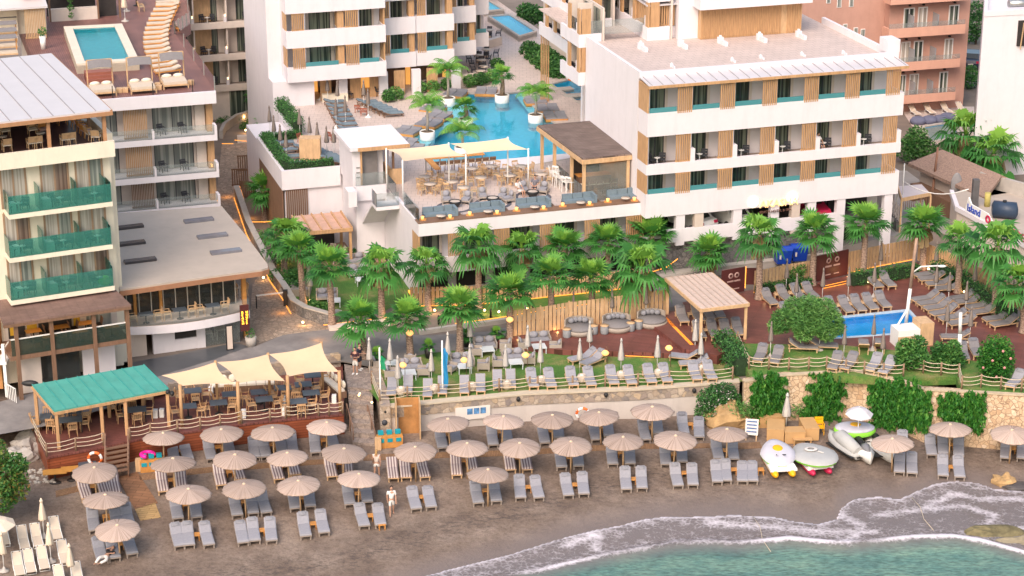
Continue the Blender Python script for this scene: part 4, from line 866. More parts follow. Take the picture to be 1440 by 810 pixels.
MB().box(.3,1.6,.8,1.0,G,z1b-.3).part('shop_wall',beige,vr);MB().box(4.2,uv1-.6,1.3,1.5,G,z1b-.3).part('shop_wall',white,vr);MB().box(1.7,4.0,1.2,1.3,G+.2,z1b-.5).part('shop_window',glass_dark,vr)
for q_ in (1.8,5): point(FF.w(q_,1.4,zvf-.6),14)  # added lights that brighten the veranda inside, no fixtures built for them
cp_z=zpt+1.9;RT=zpt-.5
cn=thing('rooftop_canopy','large pale metal canopy with a timber edge over the cream hotel roof lounge','canopy',(2,V0+3,RT),FF)
q=[FF.loc(P(x,y,cp_z)) for x,y in [(152,150),(85,81)]]
b=MB();b.slab([(uf0-1,V0-.9,cp_z),(q[0].x,V0-.9,cp_z),(q[0].x-.2,q[1].y,cp_z+.35),(uf0-1,q[1].y,cp_z+.35)],.1);rf=b.part('roof',standing,cn)
b=MB()
for k in range(9): u=q[0].x-.9-k*1.25;b.bar((u,V0-.88,cp_z+.01),(u-.1,q[1].y,cp_z+.36),.04,.05)
b.part('seam',M('dark_seam',(.3,.27,.28),.5),rf)
MB().box(uf0-1,q[0].x+.06,V0-1.0,V0-.85,cp_z-.32,cp_z-.1).part('eave_beam',wood_c,cn);MB().bar((q[0].x,V0-.9,cp_z-.12),(q[0].x-.2,q[1].y,cp_z+.22),.14,.2).part('eave_beam',wood_c,cn)
for x in (69,148): u=FF.front(x,190,V0-.7)[0];MB().box(u-.1,u+.1,V0-.68,V0-.5,RT,cp_z-.3).part('post',wood_c,cn)
for v in (V0+3,V0+6): MB().box(q[0].x-.5,q[0].x-.35,v,v+.15,RT,cp_z-.05).part('post',wood_b,cn)
MB().box(uf0,q[0].x-.8,V0+7,V0+7.2,RT,cp_z).part('back_wall',dark_int,cn)
# street restaurant with the flat grey roof
GF=Fr(P(215,498,G),21.4);g=lambda x,y,v=0: GF.front(x,y,v)
rs=thing('street_restaurant','two storey glass fronted restaurant with a flat grey roof and curved dining balcony','building',(2.5,3,G),GF)
zg1,zg2=g(240,459)[1],g(240,447)[1];zro=g(200,403,-1.1)[1]
RP=[GF.loc(P(x,y,zro)) for x,y in [(160,300),(312,290),(345,330),(376,371),(377,376),(368,379),(300,388),(168,407)]];RP=[(p.x,p.y) for p in RP]
MB().prism(RP,zro-.12,zro).part('roof',roof_grey,rs)
b=MB()
for p,q in zip(RP[2:],RP[3:]): b.bar((p[0],p[1],zro-.27),(q[0],q[1],zro-.27),.12,.3)
b.part('fascia',M('brown_fascia',(.33,.165,.095),.6,.1,3),rs)
for x,y in [(280,311),(299,333),(318,355)]:
 p=GF.loc(P(x,y,zro));MB().box(p.x-1.0,p.x+.95,p.y-.28,p.y+.28,zro,zro+.16).part('skylight',M('skylight_glass',(.17,.17,.20),.12),rs)
for x,y in [(178,321),(180,344),(195,368)]:
 p=GF.loc(P(x,y,zro));MB().box(p.x-.9,p.x+1.1,p.y-.28,p.y+.28,zro,zro+.16).part('skylight',M('dark_skylight',(.06,.055,.06),.2),rs)
ur=g(345,470)[0];ul=g(183,480)[0]
b=MB();b.box(ul-.5,ul+1.0,.0,.3,G,zg1);b.box(g(215,480)[0],g(246,480)[0],-.05,.3,G,zg1);b.box(g(246,480)[0],g(277,480)[0],0,.3,G,G+.75);b.box(g(246,480)[0],g(277,480)[0],0,.3,zg1-.35,zg1);b.box(g(277,480)[0],g(289,480)[0],-.05,.3,G,zg1);b.part('ground_wall',white,rs)
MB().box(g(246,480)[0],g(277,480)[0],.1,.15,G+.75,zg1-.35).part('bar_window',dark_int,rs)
MB().box(ul-.5,ul+1.0,-.04,-.01,G,zg1-.1).part('tan_panel',tan_wall,rs)
b=MB();b.box(g(289,480)[0],ur,2.5,2.6,G,zg1);b.part('lobby_back',M('grey_lobby',(.16,.16,.16),.7),rs);MB().box(g(289,480)[0]+.05,ur-.3,.12,.15,G,zg1-.02).part('lobby_glazing',glass_clear,rs)
cv=[];n=14
for k in range(n+1):
 x=k/n;cv.append((ul-.3+(ur+.25-ul+.3)*x,-1.0*math.sin(PI*min(1,.12+x*.8))-.15))
MB().prism(cv+[(ur+.25,3.5),(ul-.3,3.5)],zg1+.002,zg2-.05).part('balcony_slab',white,rs);MB().prism([(a,b_+.06) for a,b_ in cv]+[(ur+.2,3.5),(ul-.3,3.5)],zg2-.049,zg2-.02).part('balcony_floor',tan_wall,rs)
b=MB()
for p,q in zip(cv[:-1],cv[1:]): b.add([(p[0],p[1]+.05,zg2-.02),(q[0],q[1]+.05,zg2-.02),(q[0],q[1]+.05,zg2+.75),(p[0],p[1]+.05,zg2+.75)],[(0,1,2,3)])
b.part('glass_rail',glass_clear,rs)
b=MB();nwin=9
for k in range(nwin+1): u=ul+.1+(ur-.4-ul)*k/nwin;b.box(u,u+.06,1.0,1.08,zg2,zro-.12)
b.part('window_frame',M('pale_frame',(.5,.45,.4),.5),rs);MB().box(ul,ur-.3,1.03,1.045,zg2,zro-.13).part('window_pane',glass_dark,rs)
for x in (192,229): u=g(x,430)[0];MB().box(u,u+.18,.9,1.09,zg2,zro-.13).part('post',wood_o,rs)
u=g(350,440)[0];MB().box(u-.2,u+.05,.6,.9,G,zro-.2).part('post',wood_o,rs)
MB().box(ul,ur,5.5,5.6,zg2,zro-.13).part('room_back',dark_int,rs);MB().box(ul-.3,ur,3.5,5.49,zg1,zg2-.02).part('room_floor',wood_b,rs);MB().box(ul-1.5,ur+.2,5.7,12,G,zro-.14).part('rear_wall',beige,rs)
for k in range(5): u=ul+.8+k*1.15;MB().box(u,u+.1,3.2,3.3,zro-.5,zro-.4).part('ceiling_lamp',bulb,rs)
for x in (1.2,3.4): point(GF.w(ul+x,3.0,zg2+1.6),18)
VS=-1.15;p=GF.front(344,447,VS);sgn=thing('neon_sign','maroon hanging sign with two columns of glowing orange letters beside the street restaurant','sign',(p[0],VS,p[1]),GF)
u,z=p;MB().box(u-.28,u+.28,VS-.05,VS+.05,z-.85,z+.85).part('panel',maroon,sgn);neon=glow('orange_neon',(1,.42,.03),5)
for k,ch_ in enumerate('BEACH'): text_mesh(ch_,.2,neon,sgn,(u-.2,VS-.055,z+.32-.18*k),GF,'letter',.006)
for k,ch_ in enumerate('HOUSE'): text_mesh(ch_,.2,neon,sgn,(u+.06,VS-.055,z+.32-.18*k),GF,'letter',.006)
p=GF.loc(P(330,497,G));b=MB();b.box(p.x-.35,p.x+.1,p.y+.6,p.y+.68,G,G+1.7);mb=thing('menu_board','narrow framed menu board standing inside the restaurant entrance','board',(p.x,p.y,G),GF)
b.part('frame',black,mb);MB().box(p.x-.29,p.x+.04,p.y+.57,p.y+.595,G+.1,G+1.6).part('menu_sheet',tan_wall,mb)
# terracotta apartment house
KF=Fr(P(1300,161,G),16);k=lambda x,y,v=0: KF.front(x,y,v)
kb=thing('terracotta_house','terracotta apartment house with white framed windows and long balconies','building',(0,3,G),KF)
k0,k1=k(1250,40,1.3)[0],k(1362,40,1.3)[0]
b=MB();b.box(k0,k1,1.3,14,G,26);b.box(k0-8,k0-.001,2.3,14,G,26);b.part('wall',terracotta,kb)
krow=[((1349,140),(1349,128.5)),((1352,94),(1353,82)),((1356,47),(1357,34)),((1357,0.5),(1357,-12))]
kwin=[[(1267.5,1277),(1282,1295),(1324,1336)],[(1267,1280),(1285,1298),(1328,1340)],[(1268,1283),(1288,1301),(1331,1345)]]
for i,(lo,hi) in enumerate(krow):
 zb,zt=k(*lo)[1],k(*hi)[1];ua=k(1249 if i > 1 else 1240,60)[0];ub=k(lo[0],60)[0]
 b=MB();b.box(ua,ub,0,.15,zb,zt);b.box(ub-.15,ub,.151,1.29,zb,zt);b.box(ua,ua+.15,.151,1.29,zb,zt);b.box(ua+.151,ub-.151,.151,1.29,zb+.01,zb+.2);b.part('balcony',terracotta_l,kb)
 MB().box(ua+.03,ub-.03,.05,.07,zt,zt+.42).part('glass_rail',glass_clear,kb)
 if i == 3: continue
 for j,(a,c) in enumerate(kwin[i]):
  a,c=k(a,60,1.3)[0],k(c,60,1.3)[0];z0,z1=zb+.25,zb+2.25
  f=MB();f.box(a,a+.09,1.22,1.3,z0,z1);f.box(c-.09,c,1.22,1.3,z0,z1);f.box(a+.091,c-.091,1.22,1.3,z1-.09,z1);f.box((a+c)/2-.05,(a+c)/2+.05,1.22,1.3,z0,z1-.091);f=f.part('window',white_paint,kb)
  MB().box(a+.09,c-.09,1.26,1.29,z0,z1-.09).part('pane',door_pale if (i+j) % 2 else door_green,f)
  MB().box((a+c)/2-.09,(a+c)/2+.09,1.1,1.29,z1+.15,z1+.28).part('wall_lamp',dark_int,kb)
 for x in (1290-4*i+2,1317+i): u=k(x,60)[0];MB().box(u,u+.06,.2,1.28,zb+.2,zb+1.75).part('frosted_screen',glass('frosted_glass',(.4,.42,.46),.85),kb)
for x,y in [(1165,-2),(1180,4),(1197,3),(1203,45),(1213,47),(1188,40)]:
 u,z=k(x,y,2.3);f=MB();f.box(u-.2,u+.2,2.24,2.3,z-.4,z+.4);f=f.part('window',white_paint,kb);MB().box(u-.15,u+.15,2.22,2.239,z-.35,z+.35).part('pane',door_blue,f)
rp=[P(x,y,G+.15) for x,y in [(1300,178),(1338,172),(1350,192),(1310,198)]]
pool('apartment_pool','small blue pool behind the terracotta house garden',rp,G+.02,.08,pw2,blue_tile,.3,up=.16)
sheet('pool_paving',[P(x,y) for x,y in [(1265,150),(1370,150),(1372,200),(1300,205)]],G+.004,tile)
for i,(x,y) in enumerate([(1291,171),(1307,170),(1323,169),(1332,166)]): b=MB();b.blob((0,0,.25),(.75,.6,.42),10,7);b.thing('bean_bag',M('denim_bean_bag',(.14,.15,.23),.9),'dark blue bean bag beside the apartment pool, %s from the white block' % nth(i),'bean bag',(0,0,0),group='bean bags by the apartment pool').location=P(x,y+3,G)
# white house on the right edge
JF=Fr(P(1366,250,G),12);ju,jz=JF.front(1378,18,0)
WJ=5.4;jb=thing('white_house','tall blank white house side wall at the edge of the street','building',(4,2,G),JF)
b=MB();b.prism([(0,0),(14,0),(14,12),(WJ,12)],G,jz-.3);b.part('wall',white,jb);b=MB();b.prism([(-.05,-.05),(14,-.05),(14,.25),(.1,.25)],jz-.299,jz+.1);b.prism([(.1,.251),(.4,.251),(WJ+.3,12),(WJ,12)],jz-.299,jz+.1);b.part('roof_parapet',white,jb)
b=MB();p=JF.front(1432,40,-.1);b.box(p[0],p[0]+3,-.12,.02,p[1]-1.4,p[1]+.6);b.part('opening',dark_int,jb)  # flat near-black panel, the shade of the opening put into its colour
b=MB();
for q in range(4): b.bar((p[0]+.2+q*.5,-.3,p[1]-1.6),(p[0]+.3+q*.5,-.4,p[1]+.5),.07)
b.part('bamboo_poles',wood_l,jb)
u,z=JF.front(1434,14,.5);b=MB();b.tube([(u-.9,.6,jz+.45),(u+1.2,.6,jz+.45)],.3,12);b.thing('water_heater',steel,'grey cylinder water heater on the roof of the white house','tank',(u,.6,jz),JF)
# thatched hut, pergola house, shop
def poly_px(pxs,z): return [P(x,y,z) for x,y in pxs]
th_m=M('old_thatch',(.30,.205,.165),.95,.3,3,bmp=.8,sc=(3,3,1))
e0,e1=P(1277,229,5.6),P(1372,272,5.6);d=(e1-e0).normalized();nn=Vector((-d.y,d.x,0));HT_=Fr(e0,math.degrees(math.atan2(d.y,d.x)));L=(e1-e0).length+1.2
hut=thing('thatched_hut','low white hut under a long weathered thatch roof behind the shop','hut',(L/2,2.5,G),HT_)
b=MB();b.slab([(0,0,5.6),(L,0,5.6),(L-1.2,2.2,6.7),(1.2,2.2,6.7)],.25);b.slab([(1.2,2.2,6.7),(L-1.2,2.2,6.7),(L,4.4,5.6),(0,4.4,5.6)],.25);b.slab([(0,0,5.6),(1.2,2.2,6.7),(0,4.4,5.6)],.2);b.part('thatch_roof',th_m,hut)
MB().box(.8,L-.6,.6,4,G,5.5).part('wall',beige,hut);MB().box(1.0,L-1,-.4,.58,G,G+1.3).part('timber_screen',wood_b,hut)
q=poly_px([(1262,262),(1296,259),(1309,273),(1268,281)],6.0)
ph=thing('garden_kiosk','small kiosk with a pale metal roof, hanging reeds and a trellis beside the white block','kiosk',tuple(q[0]))
MB().slab(q,.12).part('roof',standing,ph)
b=MB();b.bar(q[2],q[3],.1,.25);b.bar(q[3],q[0],.1,.25);b.part('fascia',wood_l,ph)
for s in q: MB().bar((s.x,s.y,G),(s.x,s.y,5.9),.12).part('post',wood_l if s != q[0] else white_paint,ph)
b=MB();s0,s1=q[3],q[2]
for i in range(14): p=s0.lerp(s1,i/14);b.bar((p.x,p.y,5.2),(p.x,p.y,5.85),.1,.03)
b.part('reed_fringe',wood_b,ph)
low_wall('trellis_wall','grey stone wall with a trellis at the end of the parking',[(1240,312),(1262,336)],G,G+1.3,grey_stone,.3)
b=MB();s0,s1=P(1240,312),P(1262,336)
for i in range(9): p=s0.lerp(s1,i/9);q_=s0.lerp(s1,min(1,i/9+.25));b.bar((p.x,p.y-.05,G+1.35),(q_.x,q_.y-.05,G+2.5),.04);b.bar((p.x,p.y-.06,G+2.5),(q_.x,q_.y-.06,G+1.35),.04)
b.thing('trellis_panel',beige,'pale diagonal trellis panel standing on the grey stone wall','trellis',(s0.x,s0.y,G+1.3))
zs=5.6;SP=poly_px([(1346,293),(1452,350),(1460,280),(1378,258),(1338,270)],zs)
sp=thing('beach_shop','flat roofed white shop with roof signs behind the palm hedge','building',tuple(SP[0]))
MB().prism([p[:2] for p in SP],G,zs-.25).part('wall',beige,sp);MB().prism([p[:2] for p in SP],zs-.249,zs-.1).part('roof',roof_grey,sp)
b=MB();b.bar(SP[0],SP[1],.3,.35);b.bar(SP[4],SP[0],.3,.35);b.part('parapet',white,sp)
MB().bar(SP[3]+Vector((0,0,.4)),SP[2]+Vector((0,0,.4)),.3,1.0).part('back_parapet',concrete,sp)
SF=Fr(SP[0],math.degrees(math.atan2((SP[1]-SP[0]).y,(SP[1]-SP[0]).x)))
b1_=thing('blue_shop_sign','white wave shaped roof sign with blue letters and a red swirl on the beach shop','sign',(3,0,zs),SF)
su,szz=SF.front(1376,298,0)
b=MB();b.prism([(su-1.7,.0),(su-1.3,1.15),(su-.9,.75),(su+1.2,.7),(su+1.75,.35),(su+1.7,-.15),(su,-.2)],-.05,.05);b.xf(Matrix.Translation((0,0,zs+.1)) @ Matrix.Rotation(PI/2,4,'X'));b.part('board',white_paint,b1_)
text_mesh('Island',.75,blue_pl,b1_,(su-1.35,-.07,zs+.28),SF)
MB().lathe([(.16,-.04),(.3,-.04),(.3,.04),(.16,.04),(.16,-.04)],16,cap=False).xf(Matrix.Translation((su+1.35,-.08,zs+.42)) @ Matrix.Rotation(PI/2,4,'X')).part('red_swirl',red_pl,b1_)
rs_=thing('red_shop_letters','red free standing letters along the parapet of the beach shop','sign',(6,0,zs),SF)
su,_=SF.front(1412,316,0);text_mesh('GARDEN',.78,red_pl,rs_,(su,-.05,zs+.15),SF,ext=.05)
p=P(1411,307,zs-.1);b=MB();b.tube([p+Vector((-.75,.25,.62)),p+Vector((-.7,.25,.62)),p+Vector((.8,-.2,.62)),p+Vector((.85,-.2,.62))],[.4,.6,.6,.4],14);tk=thing('water_tank','dark blue horizontal water tank on the beach shop roof','tank',tuple(p));b.part('barrel',M('navy_tank',(.03,.05,.09),.45,.1),tk);MB().lathe([(.14,p.z+1.2),(.14,p.z+1.32),(0,p.z+1.32)],10,(p.x,p.y)).part('cap',black,tk)
p=P(1388,290,zs-.1);b=MB();b.tube([p,p+Vector((0,0,1.0))],.22,12);b.thing('yellow_drum',M('yellow_drum',(.45,.38,.12),.6),'pale yellow drum on the beach shop roof','drum',tuple(p))
p=P(1370,290,zs-.1);b=MB();b.box(p.x-.22,p.x+.22,p.y-.25,p.y+.25,p.z,p.z+2.0);b.thing('chimney_duct',M('dark_duct',(.10,.095,.10),.6,.2),'dark square chimney duct rising from the beach shop roof','duct',tuple(p))
p=P(1341,305,G);b=MB();b.tube([p+Vector((0,0,0)),p+Vector((0,0,2.4))],.05,6);dsh=thing('upturned_dish','large grey satellite dish standing at the corner of the beach shop','dish',tuple(p));b.part('mast',steel,dsh)
MB().blob((p.x,p.y-.1,p.z+2.5),(.42,.14,.95),14,10).part('dish',M('dish_grey',(.25,.24,.25),.6),dsh)
# foliage
def leaf_cloud(name,pts,size,tint,m,asp=2.2,up=.3,hang=False):
 n=len(pts);d=RNG.normal(size=(n,3));d[:,2]*=.6
 if hang: d=d*.5;d[:,2]=-1
 d /= np.linalg.norm(d,axis=1)[:,None]
 nn=RNG.normal(size=(n,3));nn[:,2]+=up*3;s=np.cross(d,nn);s /= np.linalg.norm(s,axis=1)[:,None]+1e-9
 L=size*RNG.uniform(.6,1.4,n)[:,None];W=L/asp
 V=np.stack([pts-d*L/2,pts+s*W/2,pts+d*L/2,pts-s*W/2],1).reshape(-1,3)
 F=np.arange(4*n).reshape(n,4)
 return np_mesh(name,V,F,m,{'tint': np.repeat(np.clip(tint,0,1),4)},False)
def clump_pts(n,cl,flat=1.0):
 """points through a set of clumps (centre, radius), denser towards their skins"""
 out=[];tn=[]
 w=np.array([c[3]**2 for c in cl]);w=w/w.sum()
 for (x,y,z,r),k in zip(cl,w):
  m=max(4,int(n*k));d=RNG.normal(size=(m,3));d /= np.linalg.norm(d,axis=1)[:,None]
  rr=r*RNG.uniform(.35,1.0,m)**.6;p=d*rr[:,None]*np.array([1,1,flat]);out.append(p+np.array([x,y,z]));tn.append(np.clip(.35+.3*RNG.normal(size=m)+RNG.normal()*.12+.3*p[:,2]/r*0,0,1))
 return np.concatenate(out),np.concatenate(tn)
def fan_crown(seed,fronds=30,rad=.78,pet=.75,droop=0.0,spread=1.0):
 r=random.Random(seed);V=[];F=[];T=[]
 def q(a,b,c,d,t):
  n=len(V);V.extend([a,b,c,d]);F.append((n,n+1,n+2,n+3));T.extend([t]*4)
 for i in range(fronds):
  f=i/(fronds-1);az=i*2.399+r.uniform(-.35,.35);el=R(86)-R(112)*f**.9*spread+r.uniform(-.2,.2)
  d=Vector((math.cos(az)*math.cos(el),math.sin(az)*math.cos(el),math.sin(el)));s=Vector((-math.sin(az),math.cos(az),0));u=s.cross(d)*-1
  if u.z < 0 and abs(el) < 1.5: u=-u
  L=pet*r.uniform(.65,1.2)*(.6+.4*min(1,f*2.5));hub=d*L-Vector((0,0,.10*f*L));t=.98-.8*min(1,f*1.5)+r.uniform(-.12,.12) if f < .35 else .42-.3*f+r.uniform(-.18,.28)
  q(Vector((0,0,0))-s*.03,Vector((0,0,0))+s*.03,hub+s*.015,hub-s*.015,t+.25)
  n=14;rd=rad*r.uniform(.75,1.15)*(.8+.2*min(1,f*3));op=R(118) if f > .25 else R(70+150*f)
  for k in range(n):
   a=-op+2*op*(k+.5)/n;w=rd*.082;ca,sa=math.cos(a),math.sin(a);dd=d*ca+s*sa;ss=s*ca-d*sa
   fold=u*(.1*abs(sa));ln=rd*(.72+.28*ca)*r.uniform(.9,1.08);m=hub+dd*ln*.55+fold*rd;
   tip=hub+dd*ln+fold*rd-Vector((0,0,(.06+.26*f+droop)*ln*r.uniform(.4,1.5)));k1=ss*w
   q(hub-k1*.2,hub+k1*.2,m+k1,m-k1,t);q(m-k1,m+k1,tip+k1*.12,tip-k1*.12,t+.06)
 V=np.array([tuple(v) for v in V]);return np_mesh('crown',V,np.array(F),palm_leaf,{'tint': np.clip(np.array(T),0,1)},False)
def skirt_mesh(seed,n=22,L=.7):
 r=random.Random(seed);V=[];F=[];T=[]
 for i in range(n):
  az=r.uniform(0,6.28);d=Vector((math.cos(az),math.sin(az),0));s=Vector((-d.y,d.x,0));o=d*.12+Vector((0,0,-.05-r.random()*.25));m=o+d*.3+Vector((0,0,-.2));e=m+d*.12+Vector((0,0,-L*r.uniform(.5,1)))
  k=len(V);V+=[o-s*.03,o+s*.03,m+s*.12,m-s*.12,e+s*.1,e-s*.1];F+=[(k,k+1,k+2,k+3),(k+3,k+2,k+4,k+5)];T+=[r.random()]*6
 return np_mesh('dead_fronds',np.array([tuple(v) for v in V]),np.array(F),dead_leaf,{'tint': np.array(T)},False)
CROWNS=[fan_crown(s,n,rd) for s,n,rd in ((1,30,.8),(2,34,.76),(3,27,.86),(4,32,.8))]
LOOSE=[fan_crown(11,26,.8,.85,.35,1.05),fan_crown(12,30,.74,.8,.25,1.1)]
SKIRTS=[skirt_mesh(5),skirt_mesh(6,34,.95)]
def trunk_mesh(h,r0,r1,lean,m,pruned=False):
 b=MB();n=max(6,int(h/.16));pts=[];rs=[]
 for i in range(n*2+1):
  f=i/(n*2);pts.append((lean[0]*f*f,lean[1]*f*f,h*f));rs.append((r0+(r1-r0)*f**.7)*(1.0+(.09 if i % 2 else -.05))*(1.35-.35*min(1,f*8)))
 b.tube(pts,rs,10);me=b.mesh('trunk');me.materials.append(m);return me
def palm(base,crown,label,i,loose=False,skirt=0,sc=1.0,group=None,name='fan_palm',pruned=False):
 """base: point on the ground, crown: pixel of the crown centre"""
 d=ray(*crown);t=(base.y)/d[1];top=Vector((d[0]*t,base.y,CAMH+d[2]*t));h=max(.8,top.z-base.z);lean=(top.x-base.x,0)
 o=thing(name,label,'palm tree',(0,0,0),group=group,loc=base);o.rotation_euler.z=0
 link(trunk_mesh(h,.24,.18,lean,bark if not pruned else bark_s),'trunk',o)
 c=link((LOOSE if loose else CROWNS)[i % (2 if loose else 4)],'crown',o,(lean[0],0,h));c.rotation_euler.z=i*1.3;c.scale=(sc,)*3
 if skirt: s=link(SKIRTS[skirt-1],'dead_fronds',o,(lean[0],0,h));s.rotation_euler.z=i;s.scale=(sc,)*3
 return o
def bush(name,label,cat,base,cl,n,size,m,group=None,trunk=None,asp=2.2,hang=False,sc=1):
 pts,tn=clump_pts(n,cl);o=thing(name,label,cat,(0,0,0),group=group,loc=base);o.scale=(sc,)*3
 link(leaf_cloud('crown' if trunk else 'foliage',pts,size,tn,m,asp,hang=hang),'crown' if trunk else 'foliage',o)
 if trunk:
  b=MB();h=trunk
  b.tube([(0,0,-.05),(.04,.02,h*.5),(0,0,h)],[.13,.1,.08],8)
  for x,y,z,r in cl[:6]: b.tube([(0,0,h*.8),(x*.5,y*.5,(h*.8+z)/2+.1),(x,y,z)],[.06,.045,.02],5)
  b.part('trunk',bark_t,o)
 return o
def hedge(label,pts,w,h,z,m=hedge_leaf,n=260,size=.13,group=None,name='hedge'):
 """a clipped hedge along a line"""
 P_=[];
 for p,q in zip(pts[:-1],pts[1:]):
  p,q=Vector(p[:2]),Vector(q[:2]);L=(q-p).length;k=int(n*L);d=(q-p)/L;nn=Vector((-d.y,d.x));a=RNG.uniform(0,L,k);s=RNG.uniform(-.5,.5,k);zz=RNG.uniform(0,1,k)
  f=RNG.random(k);s=np.where(f < .35,np.sign(s)*.5,s);zz=np.where(f > .6,1.0,zz);s=s*w*(1+.12*RNG.normal(size=k));zz=h*zz*(1+.10*np.sin(a*2.1)*.7+.06*RNG.normal(size=k))
  P_.append(np.stack([p.x+d.x*a+nn.x*s,p.y+d.y*a+nn.y*s,z+zz],1))
 A=np.concatenate(P_);c=A.mean(0);c[2]=z
 o=thing(name,label,'hedge',(0,0,0),group=group,loc=Vector(c));link(leaf_cloud('foliage',A-c,size,np.clip(.4+.25*RNG.normal(size=len(A)),0,1),m,1.8),'foliage',o)
 b=MB()
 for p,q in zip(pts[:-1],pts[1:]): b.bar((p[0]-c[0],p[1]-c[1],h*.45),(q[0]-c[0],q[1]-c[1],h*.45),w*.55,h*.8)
 b.part('dark_core',M_hcore,o);return o  # solid block; the inner shade of the hedge is put into its dark colour
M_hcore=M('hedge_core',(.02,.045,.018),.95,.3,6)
# prop prototypes
def proto(name,cat): return thing(name,'x',cat,(0,0,0))
def lounger(name,fab,frame,pillow=None,stripes=False,thick=.11,ang=27,wood_legs=None):
 r=proto(name,'sun lounger');L,W,h,bl=1.95,.64,.33,.78
 a=R(ang);cx=L/2-bl
 b=MB();b.box(-L/2,cx,-W/2,W/2,h-.09,h-.03);b.bar((cx,0,h-.06),(cx+bl*math.cos(a),0,h-.06+bl*math.sin(a)),W,.05);b.box(cx,L/2-.1,-W/2,-W/2+.06,h-.085,h-.03);b.box(cx,L/2-.1,W/2-.06,W/2,h-.085,h-.03);b.part('frame',frame,r)
 for x in (-L/2+.1,L/2-.18):
  for y in (-W/2+.06,W/2-.06): MB().box(x-.035,x+.035,y-.035,y+.035,0,h-.03).part('leg',frame,r)
 w=W/2-.01
 def prof(f,y):
  s=f*(L-.04);y2=y
  if s < L-bl: x,z=-L/2+.02+s,h-.03
  else: x,z=cx+(s-L+bl)*math.cos(a),h-.03+(s-L+bl)*math.sin(a)
  return x,z
 b=MB();ns=10;fs=[0,.02,.15,.3,.31,.45,.58,.6,.62,.75,.9,.98,1.0];ds=[.3,.85,1,1,.93,1,1,.9,1,1,1,.85,.3]
 vs=[]
 for f,k in zip(fs,ds):
  x,z=prof(f,0);t=thick*k
  vs+=[(x,-w,z),(x,-w,z+t*.75),(x,-w+.05,z+t),(x,w-.05,z+t),(x,w,z+t*.75),(x,w,z)]
 n=len(fs);ff=[(i*6+j,i*6+(j+1)%6,(i+1)*6+(j+1)%6,(i+1)*6+j)[::-1] for i in range(n-1) for j in range(6)]+[tuple(range(6))[::-1],tuple((n-1)*6+j for j in range(6))]
 b.add(vs,[f[::-1] for f in ff],False);b.part('mattress',fab,r)
 if pillow:
  b=MB();x,z=cx+bl*.76*math.cos(a),h+.075+bl*.76*math.sin(a);b.blob((0,0,.02),(.15,.22,.055),12,6);b.box(-.14,.14,-.22,.22,-.02,.03);b.xf(Matrix.Translation((x,0,z)) @ Matrix.Rotation(-a,4,'Y'));b.part('pillow',pillow,r)
 return Proto(r)
def stripe_mat():
 m,t,N,b,out=nodes('striped_canvas');tc=N('ShaderNodeTexCoord');sx=N('ShaderNodeSeparateXYZ');t.links.new(tc.outputs['Object'],sx.inputs[0])
 mm=N('ShaderNodeMath',operation='MULTIPLY');t.links.new(sx.outputs[1],mm.inputs[0]);mm.inputs[1].default_value=2*PI/.155
 s=N('ShaderNodeMath',operation='SINE');t.links.new(mm.outputs[0],s.inputs[0]);c=ramp(t,N,s.outputs[0],[(.35,(.56,.48,.46)),(.6,(.20,.14,.145))])
 mr=N('ShaderNodeMapRange');t.links.new(s.outputs[0],mr.inputs[0]);mr.inputs[1].default_value=-1;t.links.new(mr.outputs[0],c.node.inputs[0]);t.links.new(c,b.inputs['Base Color']);b.inputs['Roughness'].default_value=.9;return m
grey_pil=M('mid_grey_pillow',(.165,.165,.19),.9,.08,9);grey_frame=M('grey_brown_frame',(.30,.25,.22),.6,.1,4)
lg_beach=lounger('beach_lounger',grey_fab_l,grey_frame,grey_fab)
lg_flat=lounger('beach_lounger',grey_fab_l,grey_frame,grey_fab,ang=16);lg_up=lounger('beach_lounger',grey_fab_l,grey_frame,grey_fab,ang=36);lg_shade=lounger('beach_lounger',grey_fab,grey_frame,grey_pil);lg_shade_up=lounger('beach_lounger',grey_fab,grey_frame,grey_pil,ang=38)  # shade loungers: the umbrella shade is put into a darker fabric tone
lg_stripe=lounger('striped_lounger',stripe_mat(),wood_l)
lg_deck=lounger('deck_lounger',grey_deck,wood_l,grey_pil,ang=33)
lg_lawn=lounger('lawn_lounger',grey_fab_l,wood_l,grey_fab,ang=35)
lg_chair=lounger('deck_chair',grey_fab_l,wood_l,False,thick=.06,ang=52)
lg_court=lounger('pool_lounger',blue_grey,wood_b,False,thick=.14,ang=20)
def sling():
 r=proto('sling_lounger','sun lounger');b=MB()
 P0=[(-.95,.30),(.12,.36),(.85,.78)]
 for y in (-.3,.3): b.tube([(x,y,z) for x,z in P0],.022,6)
 b.tube([(.85,-.3,.78),(.85,.3,.78)],.022,6)
 for x in (-.6,.25):
  for y in (-.3,.3): b.tube([(x,y,.33),(x-.05,y,0)],.02,5)
  b.tube([(x-.05,-.3,.02),(x-.05,.3,.02)],.02,5)
 b.part('frame',white_paint,r)
 b=MB();b.slab([(-.93,-.27,.31),(.1,-.27,.365),(.1,.27,.365),(-.93,.27,.31)],.02);b.slab([(.1,-.27,.366),(.84,-.27,.79),(.84,.27,.79),(.1,.27,.366)],.02);b.part('sling',white_sling,r)
 b=MB()
 for y in (-.2,.2): b.box(.78,.82,y-.03,y+.03,.765,.80)
 b.part('grip',black,r);return Proto(r)
lg_sling=sling()
